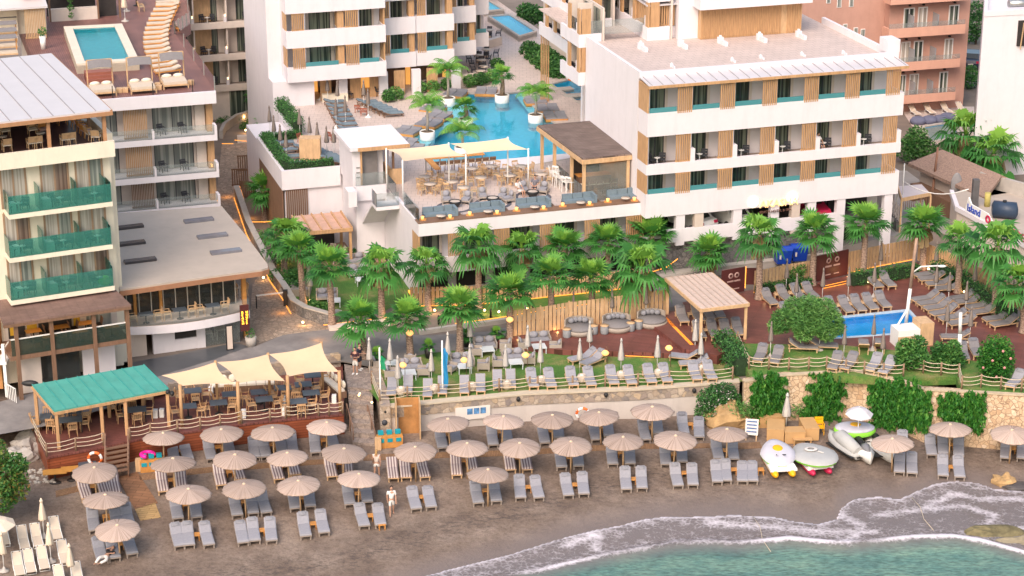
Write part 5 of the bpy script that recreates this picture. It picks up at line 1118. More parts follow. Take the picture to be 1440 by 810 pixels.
def thatch():
 m,t,N,b,out=nodes('reed_thatch');tc=N('ShaderNodeTexCoord');sx=N('ShaderNodeSeparateXYZ');t.links.new(tc.outputs['Object'],sx.inputs[0])
 at=N('ShaderNodeMath',operation='ARCTAN2');t.links.new(sx.outputs[1],at.inputs[0]);t.links.new(sx.outputs[0],at.inputs[1])
 ln=N('ShaderNodeVectorMath',operation='LENGTH');t.links.new(tc.outputs['Object'],ln.inputs[0])
 oi=N('ShaderNodeObjectInfo');cb_=N('ShaderNodeCombineXYZ');k=N('ShaderNodeMath',operation='MULTIPLY');t.links.new(at.outputs[0],k.inputs[0]);k.inputs[1].default_value=7
 k2=N('ShaderNodeMath',operation='MULTIPLY');t.links.new(ln.outputs['Value'],k2.inputs[0]);k2.inputs[1].default_value=.7;k3=N('ShaderNodeMath',operation='MULTIPLY');t.links.new(oi.outputs['Random'],k3.inputs[0]);k3.inputs[1].default_value=40
 t.links.new(k.outputs[0],cb_.inputs[0]);t.links.new(k2.outputs[0],cb_.inputs[1]);t.links.new(k3.outputs[0],cb_.inputs[2])
 f=noisef(t,N,cb_.outputs[0],2.2,6,.85);c=ramp(t,N,f,[(.33,(.12,.08,.062)),(.42,(.30,.215,.175)),(.54,(.50,.385,.33)),(.63,(.35,.25,.205)),(.73,(.15,.10,.08))])
 hs=N('ShaderNodeHueSaturation');mr=N('ShaderNodeMapRange');t.links.new(oi.outputs['Random'],mr.inputs[0]);mr.inputs[3].default_value=.78;mr.inputs[4].default_value=1.18;t.links.new(mr.outputs[0],hs.inputs['Value']);t.links.new(c,hs.inputs['Color'])
 t.links.new(hs.outputs[0],b.inputs['Base Color']);b.inputs['Roughness'].default_value=.95;bump(t,N,b,f,.6,.03);return m
thatch_m=thatch()
def thatch_umbrella():
 r=proto('thatch_umbrella','beach umbrella');MB().tube([(0,0,-.1),(0,0,2.25)],.045,8).part('pole',wood_l,r);q=random.Random(3)
 wob=[1+q.uniform(-.05,.035) for _ in range(90)]
 b=MB();b.lathe([(.03,2.62),(.2,2.565),(.7,2.42),(1.1,2.27),(1.2,2.2),(1.13,2.15),(.6,2.28),(.05,2.40)][::-1],45,cap=False,wob=lambda k,i: wob[(k*2+i) % 90] if i in (2,3) else 1);b.part('thatch_canopy',thatch_m,r)
 b=MB();b.lathe([(.10,2.58),(.08,2.65),(.02,2.68)],10);b.part('top_cap',sail_m2,r)
 b=MB()
 for k in range(8): a=k*PI/4;b.bar((.03*math.cos(a),.03*math.sin(a),2.05),(1.0*math.cos(a),1.0*math.sin(a),2.2),.025)
 b.part('strut',wood_l,r);return Proto(r)
um=thatch_umbrella()
def parasol(name,fab,h=2.3,base=None,l=1.35,r0=.17):
 r=proto(name,'parasol');MB().tube([(0,0,0),(0,0,h)],.025,6).part('pole',white_paint,r)
 zb=h-l;b=MB();b.lathe([(.06,zb+.04),(r0*.95,zb),(r0,zb+.06),(r0*.85,zb+l*.3),(r0*.55,zb+l*.62),(r0*.32,zb+l*.88),(.03,h-.02)],16,wob=lambda k,i: (1.22 if k % 2 else .74) if i < 5 else 1);b.part('folded_canopy',fab,r)
 b=MB();b.lathe([(r0*.5,h-.14),(r0*.45,h-.04),(.05,h),(.045,h+.06),(.01,h+.09)],8);b.part('top_cap',fab,r)
 if base: b=MB();b.lathe([(.28,0),(.28,.05),(.1,.09),(.05,.25)],14);b.part('base_plate',base,r)
 return Proto(r)
pa_lawn=parasol('folded_parasol',parasol_w,2.25);pa_deck=parasol('folded_parasol',parasol_t,2.3,kerb_m,1.25,.14);pa_court=parasol('folded_parasol',parasol_t,2.2,white_paint,1.15,.15);pa_beach=parasol('folded_parasol',parasol_c,2.2,kerb_m,1.2,.19)
def small_table(name,m,w=.42,h=.36):
 r=proto(name,'side table');MB().box(-w/2,w/2,-w/2,w/2,h-.05,h).part('table_top',m,r)
 for x in (-1,1):
  for y in (-1,1): MB().box(x*(w/2-.05)-.025,x*(w/2-.05)+.025,y*(w/2-.05)-.025,y*(w/2-.05)+.025,0,h-.05).part('leg',m,r)
 return Proto(r)
tb_beach=small_table('beach_side_table',wood_o,.40,.34);tb_lawn=small_table('coffee_table',M('white_table_glass',(.62,.66,.70),.2,.05),.85,.42);tb_deckside=small_table('side_table',wood_l,.40,.34)
def basket():
 r=proto('towel_basket','basket');b=MB();b.lathe([(.17,0),(.24,.12),(.25,.32),(.2,.45),(.17,.45),(.19,.3)],12);b.part('body',M('pale_cotton_basket',(.52,.43,.36),.9,.15,8),r);b=MB();b.lathe([(.16,.40),(.08,.46),(.0,.47)],10);b.part('towel',cream_fab,r);return Proto(r)
bk_=basket()
def sofa(name,w,fab,frame,back=True,arms=True):
 r=proto(name,'sofa' if w > 1 else 'armchair');b=MB();b.box(-w/2,w/2,-.38,.38,.16,.26)
 if arms: b.box(-w/2,-w/2+.07,-.38,.38,.26,.56);b.box(w/2-.07,w/2,-.38,.38,.26,.56)
 b.box(-w/2,w/2,.31,.38,.26,.74);b.part('frame',frame,r)
 for x in (-w/2+.05,w/2-.05):
  for y in (-.33,.33): MB().box(x-.03,x+.03,y-.03,y+.03,0,.16).part('leg',frame,r)
 k=2 if w > 1 else 1;ww=(w-.18)/k
 for i in range(k):
  x=-w/2+.09+ww*(i+.5);b=MB();b.box(x-ww/2+.01,x+ww/2-.01,-.37,.28,.261,.40);b.part('seat_cushion',fab,r);b=MB();b.blob((0,0,0),(ww*.46,.1,.21),10,6);b.xf(Matrix.Translation((x,.22,.6)) @ Matrix.Rotation(R(-15),4,'X'));b.part('back_cushion',fab,r)
 return Proto(r)
sf2=sofa('garden_sofa',1.45,grey_fab_l,wicker);sf1=sofa('garden_armchair',.72,grey_fab_l,wicker);sf_low=sofa('terrace_armchair',.68,grey_fab_l,wicker,arms=False)
def daybed():
 r=proto('round_daybed','daybed');b=MB();b.lathe([(.9,.0),(1.0,.15),(1.02,.34),(.95,.36)],24);b.part('base',wicker,r)
 b=MB();b.lathe([(.93,.361),(.96,.42),(.93,.5),(.0,.52)],24);b.part('mattress',grey_deck,r)
 b=MB();n=14
 for i in range(n):
  a,c=R(20+140*i/n),R(20+140*(i+1)/n);b.bar((1.0*math.cos(a),1.0*math.sin(a),.58),(1.0*math.cos(c),1.0*math.sin(c),.58),.09,.5)
 b.part('backrest',wicker,r)
 for a in (50,78,104,132): b=MB();b.blob((.72*math.cos(R(a)),.72*math.sin(R(a)),.68),(.22,.15,.19),8,6);b.part('cushion',grey_fab,r)
 return Proto(r)
db_=daybed()
def drum():
 r=proto('drum_side_table','side table');b=MB();b.lathe([(.24,0),(.26,.05),(.26,.5),(.24,.53)],16);b.part('body',M('grey_woven_drum',(.26,.27,.29),.8,.2,12),r);b=MB();b.lathe([(.27,.531),(.27,.57),(0,.57)],16);b.part('table_top',wood_l,r);return Proto(r)
dr_=drum()
def chair(name,m,seatm,arms=False,h=.45,bh=.42,legm=None,back='slat'):
 r=proto(name,'chair');w=.23;legm=legm or m
 for x in (-w,w):
  MB().bar((x,-w,0),(x*.95,-w*.95,h-.02),.04).part('leg',legm,r);MB().bar((x,w+.03,0),(x*.95,w*.95,h-.02),.04).part('leg',legm,r)
 MB().box(-w-.02,w+.02,-w-.02,w+.02,h-.02,h+.03).part('seat',seatm,r)
 b=MB()
 for x in (-w,w): b.bar((x,w,h),(x,w+.1,h+bh),.04)
 b.bar((-w-.02,w+.09,h+bh),(w+.02,w+.09,h+bh),.05,.12)
 if back == 'slat':
  for k in range(3): b.bar((-.12+.12*k,w+.02,h),(-.12+.12*k,w+.09,h+bh),.03,.03)
 else: b.bar((-w,w+.04,h+bh*.5),(w,w+.04,h+bh*.5),.03,bh*.6)
 if arms:
  for x in (-w,w): b.bar((x,w+.06,h+.22),(x*1.08,-w+.05,h+.22),.04);b.bar((x*1.05,-w+.06,h),(x*1.05,-w+.06,h+.22),.035)
 b.part('backrest',m,r);return Proto(r)
ch_wood=chair('dining_chair',wood_l,M('woven_seat',(.50,.38,.24),.8,.1,12),True);ch_deck=chair('deck_armchair',wood,wood_l,True);ch_dark=chair('balcony_chair',anthracite,anthracite,True,.4,.36,back='pad')
ch_white=chair('white_cafe_chair',white_wicker,white_wicker,True,.44,.44);ch_brown=chair('veranda_chair',wood_b,dark_int,False);ch_black=chair('tub_chair',anthracite,anthracite,True,.42,.34,back='pad');ch_pink=chair('lounge_armchair',wood_o,M('blush_cushion',(.55,.36,.33),.9,.08,5),True,.36,.36,back='pad');ch_cream=chair('lounge_armchair',wood_l,cream_fab,True,.36,.36,back='pad')
ch_low=chair('red_low_chair',M('red_bamboo',(.32,.10,.06),.6),M('red_cushion_slats',(.42,.19,.14),.8),False,.3,.3)
stool=chair('bar_stool',wood_b,cream_fab,False,.75,.3,back='pad');stool_w=chair('white_bar_stool',white_paint,white_paint,False,.75,.35,legm=white_paint)
def table(name,top,leg,w,d,h=.74,rnd=False,ped=True):
 r=proto(name,'table');b=MB()
 if rnd: b.lathe([(0,h-.04),(w/2,h-.04),(w/2,h),(0,h)],20)
 else: b.box(-w/2,w/2,-d/2,d/2,h-.04,h)
 b.part('table_top',top,r)
 if ped: b=MB();b.tube([(0,0,0),(0,0,h-.04)],.045,8);b.part('pedestal',leg,r);b=MB();b.lathe([(.25,0),(.25,.03),(.05,.06)],12);b.part('base',leg,r)
 else:
  for x in (-1,1):
   for y in (-1,1): MB().box(x*(w/2-.06)-.025,x*(w/2-.06)+.025,y*(d/2-.06)-.025,y*(d/2-.06)+.025,0,h-.04).part('leg',leg,r)
 return Proto(r)
stone_top=M('pale_stone_top',(.52,.44,.38),.4,.08,6)
tb_round=table('round_dining_table',stone_top,wood_l,.95,.95,.74,True);tb_dark=table('dark_dining_table',terr_blue,black,1.0,.8);tb_darklong=table('dark_dining_table',terr_blue,black,1.35,.8,ped=False);tb_orange=table('veranda_table',M('honey_table_top',(.52,.25,.06),.45,.12,3),dark_int,1.0,.7);tb_balc=table('balcony_table',white_paint,white_paint,.5,.5,.62,True);tb_low=table('low_round_table',stone_top,wood_b,.62,.62,.42,True);tb_white=table('white_cafe_table',white_wicker,white_wicker,.8,.8,.72,ped=False)
def poolbed():
 r=proto('floating_pool_bed','pool bed');MB().box(-1.0,1.0,-.95,.95,-.12,.14).part('timber_base',wood_o,r)
 for x in (-.5,.5):
  b=MB();b.box(x-.47,x+.47,-.88,.5,.141,.27);b.slab([(x-.47,.5,.27),(x+.47,.5,.27),(x+.47,.9,.42),(x-.47,.9,.42)],.13);b.part('mattress',grey_fab,r)
 return Proto(r)
pb_=poolbed()
def potpalm(label,base,crown,i,droop):
 d=ray(*crown);t=base.y/d[1];h=CAMH+d[2]*t-base.z;o=thing('potted_palm',label,'potted palm',(0,0,0),loc=base,group='palms in white planters in the lagoon pool')
 b=MB();b.lathe([(.56,-.3),(.58,.62),(.53,.66),(.50,.60),(.0,.58)],24);b.part('planter',white_paint,o);b=MB();b.lathe([(.49,.595),(.3,.64),(0,.65)],12);b.part('soil',bark_t,o)
 b=MB();b.tube([(0,0,.6),(.05,0,h*.6),(0,0,h)],[.13,.10,.09] if droop else [.22,.17,.14],8);b.part('trunk',wicker if droop else bark_s,o)
 if droop:
  V=[];F=[];T=[];r=random.Random(i)
  for k in range(20):
   az=k*2.4+r.random()*.4;el=R(78-50*k/20);px=[];L=2.0*r.uniform(.8,1.1)
   for q in range(9):
    f=q/8;a=el-R(150)*f*f*.9;px.append((px[-1] if px else Vector((0,0,0)))+Vector((math.cos(az)*math.cos(a),math.sin(az)*math.cos(a),math.sin(a)))*(L/8))
   s=Vector((-math.sin(az),math.cos(az),0));tt=r.uniform(.45,1)
   for q in range(1,8):
    for sg in (-1,1):
     for e in (0,.5):
      c=px[q].lerp(px[q+1] if q < 8 else px[q],e);w=.40*math.sin(PI*min(1,(q+e)/8+.12));dd=(px[min(8,q+1)]-px[q]).normalized();n=len(V);a_=c+dd*.09;e_=c+s*sg*w+dd*.14-Vector((0,0,w*.6));V+=[c,a_,e_+dd*.06,e_];F.append((n,n+1,n+2,n+3));T+=[tt]*4
  link(np_mesh('crown',np.array([tuple(v) for v in V]),np.array(F),palm_leaf,{'tint': np.array(T)},False),'crown',o,(0,0,h))
 else: link(fan_crown(40+i,22,.62,.55),'crown',o,(0,0,h))
 return o
# beach furniture
def lay(pr,foot,head,label,group,half=.95):
 d=(head-foot);d.z=0;d.normalize();c=foot+d*half;return pr.put(Vector((c.x,c.y,foot.z)),math.atan2(d.y,d.x),label,group)
def on_sand(px,py,h=0):
 p=B(px,py,h);return p
SETS={
'back row': [((228,615),'g',[(245,648),(265,648)]),((312,607),'g',[(297,648),(325,640)]),((384,605),'g',[(360,645),(374,644),(397,638),(412,637)]),((458,597),'g',[(446,638),(470,630)]),((633,594),'g',[(622,631),(642,625)]),((705,592),'g',[(695,627),(715,622)]),((777,588),'g',[(767,624),(787,618)]),((846,583),'g',[(837,620),(856,615)]),((918,578),'g',[(907,620),(927,612)]),(None,'g',[(962,611),(985,617)])],
'striped row': [((133,662),'s',[(121,703),(147,699),(163,696)]),((244,653),'s',[(230,693),(258,688)]),((328,645),'s',[(313,683),(338,676)]),((406,642),'s',[(392,675),(416,670)]),((481,634),'s',[(467,672),(492,666)]),((584,633),'s',[(555,674),(573,673),(596,673)]),((657,629),'s',[(643,669),(665,662)]),((731,626),'s',[(718,663),(741,662)]),((803,623),'g',[(791,658),(814,657)]),((877,618),'g',[(863,655),(888,654)]),((948,615),'g',[(937,654),(961,652)]),((1023,610),'g',[(1009,647),(1033,648)])],
'third row': [((148,702),'g',[(135,748),(167,744),(182,741)]),((263,693),'g',[(251,730),(277,728)]),((344,683),'g',[(333,726),(358,723),(373,722)]),((422,678),'g',[(415,717),(437,713)]),((503,671),'g',[(493,710),(518,708)]),((686,667),'g',[(672,709),(697,707)])],
'front row': [((166,740),'g',[(143,790),(160,787),(184,781)]),(None,'l',[(252,770),(268,768),(293,767)]),(None,'l',[(343,765),(360,763),(383,762)]),(None,'l',[(430,755),(456,751)]),(None,'l',[(511,742),(536,739)]),(None,'l',[(583,717),(607,714)]),(None,'l',[(732,702),(757,701)]),(None,'l',[(799,698),(822,696)]),(None,'l',[(882,689),(904,688)]),(None,'l',[(952,684),(975,683)]),(None,'l',[(1008,680),(1023,678),(1045,678),(1060,678)])],
'jet ski end': [((1257,620),'l',[(1270,635),(1267,666),(1283,667)]),((1338,603),'l',[(1310,641),(1326,640),(1348,642)]),(None,'l',[(1327,670),(1349,672)]),((1423,609),'l',[(1414,646),(1437,646)])]}
n_um=0
for row,sets in SETS.items():
 i=0;un=0
 where={'back row':'back beach row','striped row':'second beach row','third row':'third beach row','front row':'front beach row','jet ski end':'cluster beyond the jet skis'}[row]
 for um_px,kind,feet in sets:
  pts=[]
  for x,y in feet:
   a=.36-.00038*x;hd=Vector((-a,1,0)).normalized();f=on_sand(x,y-2,.30);f=Vector((f.x,f.y,f.z))
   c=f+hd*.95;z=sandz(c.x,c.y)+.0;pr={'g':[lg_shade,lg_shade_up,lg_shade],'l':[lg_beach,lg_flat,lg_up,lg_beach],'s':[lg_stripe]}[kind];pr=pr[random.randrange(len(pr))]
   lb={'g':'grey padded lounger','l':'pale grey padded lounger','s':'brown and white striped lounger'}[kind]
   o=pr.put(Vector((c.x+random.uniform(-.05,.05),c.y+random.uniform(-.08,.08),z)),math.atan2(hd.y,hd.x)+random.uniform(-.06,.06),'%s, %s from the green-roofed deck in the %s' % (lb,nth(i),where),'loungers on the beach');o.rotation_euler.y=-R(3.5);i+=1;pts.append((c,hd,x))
  for (c1,h1,x1),(c2,h2,x2) in zip(pts[:-1],pts[1:]):
   if x2-x1 >= 20 or (len(pts) == 2):
    q=(c1+c2)/2+h1*.25+Vector((random.uniform(-.05,.05),random.uniform(-.2,.2),0));tb_beach.put(Vector((q.x,q.y,sandz(q.x,q.y)-.01)),math.atan2(h1.y,h1.x)+random.uniform(-.1,.1),'orange teak side table beside the %s lounger in the %s' % (nth(i-1),where),'orange side tables on the beach')
  if um_px:
   p=B(um_px[0],um_px[1],1.93);ty=random.uniform(-.06,.06)
   um.put(Vector((p.x,p.y,p.z)),random.uniform(0,6),'round thatch umbrella, %s from the green-roofed deck in the %s' % (nth(un),where),'thatch umbrellas on the beach',(lambda k: (k,k,random.uniform(.79,.85)))(random.uniform(.97,1.07)),(random.uniform(-.07,.07),ty));un+=1
tb_beach.put(on_sand(537,744),.2,'orange teak side table standing alone at the sea end of the front row','orange side tables on the beach');tb_beach.put(on_sand(1069,667),.1,'orange teak side table at the pedal boat end of the front row','orange side tables on the beach')
for i,(x,y) in enumerate([(36,775),(55,772),(82,762),(29,813),(45,809),(64,804),(93,796),(88,832),(113,828),(8,770)]):
 hd=Vector((-.33,1,0)).normalized();f=on_sand(x,y,.2);c=f+hd*.95;lg_sling.put(Vector((c.x,c.y,sandz(c.x,c.y))),math.atan2(hd.y,hd.x),'white sling lounger, %s of the cream parasol group below the leafy tree' % nth(i),'white sling loungers by the tree',(1,.84,1))
for i,(x,y) in enumerate([(62,755),(72,790),(6,803),(101,820)]): pa_beach.put(on_sand(x,y),i,'folded cream parasol between the white sling loungers, %s from the tree' % nth(i),'cream parasols by the tree')
def open_parasol(name,label,p,r,h,m,tilt=0):
 o=thing(name,label,'parasol',(0,0,0),loc=p);MB().tube([(0,0,0),(0,0,h)],.03,6).part('pole',white_paint,o);b=MB();b.lathe([(r,h-.42),(r*.6,h-.16),(.04,h)],8,cap=False,smooth=False);b.lathe([(.04,h-.02),(r*.6,h-.18),(r,h-.44)],8,cap=False);b.part('canopy',m,o);b=MB();b.lathe([(.04,h),(.03,h+.1),(.0,h+.11)],6);b.part('finial',white_paint,o);o.rotation_euler.x=tilt
open_parasol('open_parasol','open pale grey fabric parasol against the ochre stone wall',B(1208,574,2.2),.82,2.35,M('pale_grey_canvas',(.55,.53,.57),.8,.06),.1)
open_parasol('open_parasol','open white parasol under the leafy tree by the sling loungers',B(-8,733,2.1),1.1,2.3,parasol_c)
def mat_strip(pxs,label,m,h=.035):
 q=[on_sand(x,y) for x,y in pxs];c=sum(q,Vector())/len(q);b=MB();b.slab([(p.x-c.x,p.y-c.y,p.z-c.z+h) for p in q],.05);o=b.thing('beach_walkway',m,label,'walkway',(0,0,0),group='beach walkway mats');o.location=c
walk=planks('walkway_boards',(.30,.155,.085),(.24,.12,.065),.3,.9,R(8),.8);walk_y=planks('pale_walkway_boards',(.50,.33,.15),(.44,.28,.13),.2,.9,R(8),.8);reed=planks('reed_mat',(.34,.20,.11),(.27,.15,.085),.07,3,R(95),.9)
mat_strip([(165,672),(193,664),(222,708),(190,717)],'wide brown walkway mat running from the deck stairs to the sand',walk);mat_strip([(190,717),(218,707),(226,728),(197,732)],'pale yellow walkway mat at the end of the brown one',walk_y)
mat_strip([(78,691),(165,671),(166,678),(79,699)],'dark reed walkway between the rocks and the deck stairs',reed);mat_strip([(196,668),(300,657),(420,648),(500,645),(500,650),(420,655),(300,664),(197,676)],'long reed walkway behind the striped loungers',reed);mat_strip([(510,640),(740,633),(870,625),(1000,624),(1000,630),(870,632),(740,640),(511,648)],'long reed walkway between the back rows of loungers',reed);mat_strip([(1035,624),(1068,622),(1072,630),(1037,632)],'short reed mat by the sign board near the brown boxes',reed)
def ring(label,p,r=.36,ax='X'):
 o=thing('lifebuoy',label,'lifebuoy',(0,0,0),loc=p);b=MB();b2=MB()
 for k in range(8):
  pts=[(r*math.cos(a),0,r*math.sin(a)) for a in [R(45*k+j*45/4) for j in range(5)]];(b if k % 2 else b2).tube(pts,.085,8)
 b.part('ring',orange_pl,o);b2.part('white_band',white_paint,o)
wp=lambda x,y: (lambda d: Vector((d[0],d[1],d[2])))(ray(x,y))
d=ray(819,576);t=116.6/d[1];ring('orange and white lifebuoy hung on the low sea wall',Vector((d[0]*t,115.95,CAMH+d[2]*t)))
ring('orange lifebuoy hung on the red deck front beside the stairs',B(137,637,.9)+Vector((0,-.75,.9)))
ring('orange lifebuoy on the white pillar beside the narrow court pool',P(803,107,ZC+.8),.35)
def pedalo(label,p,rz,tip,float_m,cover,cm,edge,sc=1):
 o=thing('pedal_boat',label,'pedal boat',(0,0,0),loc=p);o.rotation_euler.z=rz;o.scale=(sc,)*3
 for y in (-.5,.5): MB().tube([(-1.45,y,.22),(-1.35,y,.22),(-1.1,y,.22),(1.2,y,.22),(1.35,y,.24)],[.03,.14,.21,.21,.1],10).part('float',float_m,o)
 b=MB();b.box(-1.15,1.3,-.78,.78,.36,.50);b.box(-1.1,-.3,-.7,-.3,.501,.58);b.box(-1.1,-.3,.3,.7,.501,.58);b.part('hull',white_paint,o);MB().box(-.6,-.25,-.22,.22,.501,.66).part('pedal_box',orange_pl,o)
 b=MB();n=20
 def rad(a): return 1.02+.2*math.cos(2*a)*.6
 prof=[(1.0,.60),(1.05,.72),(1.0,.84),(.75,.96),(.35,1.02),(.02,1.03)]
 vs=[]
 cx=.55
 for r_,z in prof:
  for k in range(n):
   a=2*PI*k/n;w=1.0-.28*max(0,math.cos(a));vs.append((cx+1.18*r_*math.cos(a),.98*r_*math.sin(a)*w,z+.12*r_*math.cos(a)*0))
 fs=[(i*n+k,i*n+(k+1)%n,(i+1)*n+(k+1)%n,(i+1)*n+k) for i in range(1,len(prof)-1) for k in range(n)];b.add(vs,fs+[tuple((len(prof)-1)*n+k for k in range(n))],True);b.xf(Matrix.Rotation(tip,4,'Y'));b.part('cover',cm,o)
 b=MB();b.add(vs[:2*n],[(k,(k+1)%n,n+(k+1)%n,n+k) for k in range(n)],True);b.xf(Matrix.Rotation(tip,4,'Y'));b.part('cover_edge',edge,o);return o
def disc(o,m,loc,r,name,r0=0,tip=0):
 b=MB();b.lathe([(r0,0),(r,0),(r*.9,.015),(r0,.02)],20,cap=False);b.xf(Matrix.Rotation(tip,4,'Y') @ Matrix.Translation(loc));return b.part(name,m,o)
o=pedalo('white pedal boat on yellow floats with a lime edged cover',B(1095,655,.2),R(98),R(-14),yellow_pl,1,cover_w,lime_pl);disc(o,yellow_pl,(.65,0,1.02),.3,'yellow_emblem',0,R(-14));b=MB();b.bar((-.5,-.25,1.1),(.0,-.1,.9),.05);b.bar((-.5,.3,1.15),(.0,.15,.9),.05);b.part('handle_bar',black,o)
o=pedalo('white pedal boat on red floats under a slanting grey cover',B(1143,652,.2),R(105),R(6),red_pl,1,cover_m,lime_pl);
for c in o.children:
 if c.name.startswith('cover'): c.scale=(1.5,1.3,1.0);c.location=(-.75,-.1,.0)
disc(o,sign_white,(.15,.05,1.04),.4,'round_emblem',.2,R(6));b=MB();b.bar((-.2,-.2,1.05),(-.45,-.42,1.04),.08,.03);b.part('emblem_tail',sign_white,o)
def jetski(label,p,rz,seat,cover=None):
 o=thing('jet_ski',label,'jet ski',(0,0,0),loc=p);o.rotation_euler.z=rz
 S=[(-1.5,.42,.25),(-1.0,.56,.3),(0,.58,.34),(.8,.5,.42),(1.35,.25,.5),(1.55,.04,.52)]
 def hull(zb,k0,k1,sc):
  b=MB();vs=[]
  for x,w,z in S: vs+=[(x,-w*sc*.6,zb),(x,-w*sc,z*k0),(x,-w*.5*sc,z*k1),(x,w*.5*sc,z*k1),(x,w*sc,z*k0),(x,w*sc*.6,zb)]
  n=len(S);b.add(vs,[(i*6+j,(i+1)*6+j,(i+1)*6+(j+1)%6,i*6+(j+1)%6) for i in range(n-1) for j in range(6)]+[tuple(range(6)),tuple((n-1)*6+j for j in range(6))[::-1]],True);return b
 hull(.04,1.0,1.45,1).part('hull',white_paint if not cover else cover_m,o)
 b=MB();b.box(-1.5,1.0,-.63,.63,.2,.26);b.part('rub_rail',black,o)
 if not cover:
  b=MB();b.tube([(-1.2,0,.5),(-.9,0,.66),(-.2,0,.64),(.2,0,.62)],[.1,.2,.19,.12],8);b.part('seat',black,o)
  b=MB();b.tube([(.25,0,.55),(.7,0,.75),(1.3,0,.6)],[.25,.24,.08],8);b.part('hood',M('metal_grey_hood',(.2,.2,.22),.4),o);b=MB();b.bar((.35,-.35,.92),(.35,.35,.92),.05);b.bar((.35,0,.7),(.35,0,.92),.07);b.part('handle_bar',black,o)
 else: b=MB();b.tube([(-1.3,0,.4),(-.3,0,.6),(.4,0,.75),(1.3,0,.5)],[.35,.42,.42,.1],10);b.part('cover',cover,o)
 return o
jetski('jet ski under a grey cover, beside the brown boxes',B(1188,627,.3),R(118),None,cover_m);jetski('white and black jet ski between the covered one and the thatch umbrella',B(1212,632,.3),R(-80),None);jetski('white and grey jet ski half behind the thatch umbrella',B(1239,630,.3),R(-76),None)
o=thing('inflatable_board','lime edged inflatable lying across the parked jet skis','inflatable',(0,0,0),loc=B(1201,620)+Vector((0,0,.75)));b=MB();b.blob((0,0,.12),(1.2,.85,.16),18,7);b.part('white_body',cover_w,o);b=MB();b.lathe([(1.0,-.18),(1.07,-.02),(1.0,.1)],20,cap=False);b.xf(Matrix.Scale(1.17,4,(1,0,0)) @ Matrix.Scale(.85,4,(0,1,0)));b.part('lime_edge',lime_pl,o);disc(o,yellow_pl,(0.05,.1,.275),.32,'yellow_emblem')
for i,(x,y,w,d_,h,rz,lab) in enumerate([(1090,608,1.0,1.6,.8,-.12,'large brown box beside the sign board'),(1116,614,1.2,.8,.75,.05,'low brown box joining the others in front'),(1137,606,.85,1.6,.8,.1,'long brown box next to the yellow chair'),(1085,593,1.6,.5,.7,.1,'brown box set back against the ivy')]):
 o=thing('storage_box',lab,'box',(0,0,0),group='brown beach hut boxes',loc=B(x,y+6));o.rotation_euler.z=rz;MB().box(-w/2,w/2,-d_/2,d_/2,0,h-.06).part('body',mdf,o);MB().box(-w/2-.02,w/2+.02,-d_/2-.02,d_/2+.02,h-.06,h).part('lid',mdf,o)
o=thing('low_bench','small plywood bench in front of the brown boxes','bench',(0,0,0),loc=B(1128,626));MB().box(-.55,.55,-.2,.2,.38,.43).part('seat',mdf,o)
for x in (-.48,.48): MB().box(x-.03,x+.03,-.18,.18,0,.38).part('leg',mdf,o)
pa_lawn.put(B(1105,606),.4,'folded pale parasol standing among the brown boxes','folded parasols',(1.35,1.35,1.05))
yc=chair('plastic_chair',yellow_pl,yellow_pl,True,.45,.45,back='pad');yc.put(B(1152,610),.05,'yellow plastic armchair by the ivy wall','beach seats')
o=thing('sign_board','white leaning notice board with blue printing near the brown boxes','board',(0,0,0),loc=B(1056,620));o.rotation_euler=(R(-15),0,R(-12));MB().box(-.38,.38,-.03,.03,.35,1.3).part('panel',sign_white,o)
b=MB();
for k in range(4): b.box(-.3,.3,-.036,-.031,.5+k*.2,.6+k*.2)
b.part('printed_lines',M('blue_print',(.12,.18,.34),.7,.5,9),o)
for x in (-.3,.3): MB().box(x-.03,x+.03,-.02,.02,0,.35).part('leg',wood_l,o)
o=thing('shelf_unit','low wooden shelf of folded towels beside the flowering bush','shelf',(0,0,0),loc=B(1018,601));MB().box(-.65,.65,-.2,.2,0,.5).part('shelf',wood_b,o)
for k in range(3): MB().box(-.5+k*.36,-.22+k*.36,-.15,.15,.5,.6).part('towel',[teal_pl,sign_white,orange_pl][k],o)
def rack(label,p,rz,w,rows,cols,m):
 o=thing('towel_rack',label,'rack',(0,0,0),loc=p);o.rotation_euler.z=rz;MB().box(-w/2,w/2,-.2,.2,0,.75).part('cabinet',m,o)
 for i in range(rows):
  for j in range(cols): b=MB();x=-w/2+w*(j+.5)/cols;b.box(x-.15,x+.15,-.24+.2*i,-.0+.2*i,.38+.4*i,.6+.4*i);b.part('towel',teal_pl,o)
rack('wooden rack of teal towels between the stone stair and the shower cabin',B(548,628),R(12),1.5,2,3,wood_o);rack('wooden rack of teal towels under the deck beside the pink inflatable',B(214,662),R(12),1.3,2,3,wood_o)
b=MB();b.tube([(.34*math.cos(k*PI/6),.34*math.sin(k*PI/6),0) for k in range(10)],.12,8);o=b.thing('pink_inflatable',pink_pl,'bright pink inflatable ring lying on the towel rack','inflatable',(0,0,0));o.location=B(207,640,.95)+Vector((0,.1,.95))
o=thing('shower_cabin','tall open plywood shower cabin in front of the low sea wall','cabin',(0,0,0),loc=B(574,614));o.rotation_euler.z=R(6)
MB().box(-.72,-.66,-.5,.5,0,2.35).part('side_panel',wood_l,o);MB().box(.66,.72,-.5,.5,0,2.35).part('side_panel',wood_l,o);MB().box(-.659,.659,.4,.46,0,2.3).part('back_panel',M('wet_plywood',(.42,.21,.08),.5,.35,1.2),o)
MB().box(-.18,.18,-.15,.15,0,.75).thing('litter_bin',wood_l,'small pale wooden bin at the foot of the stone stair','bin',(0,0,0)).location=B(532,632)
MB().box(-.18,.18,-.15,.15,0,.75).thing('litter_bin',wood_l,'small pale wooden bin at the foot of the deck stairs','bin',(0,0,0)).location=B(196,662)
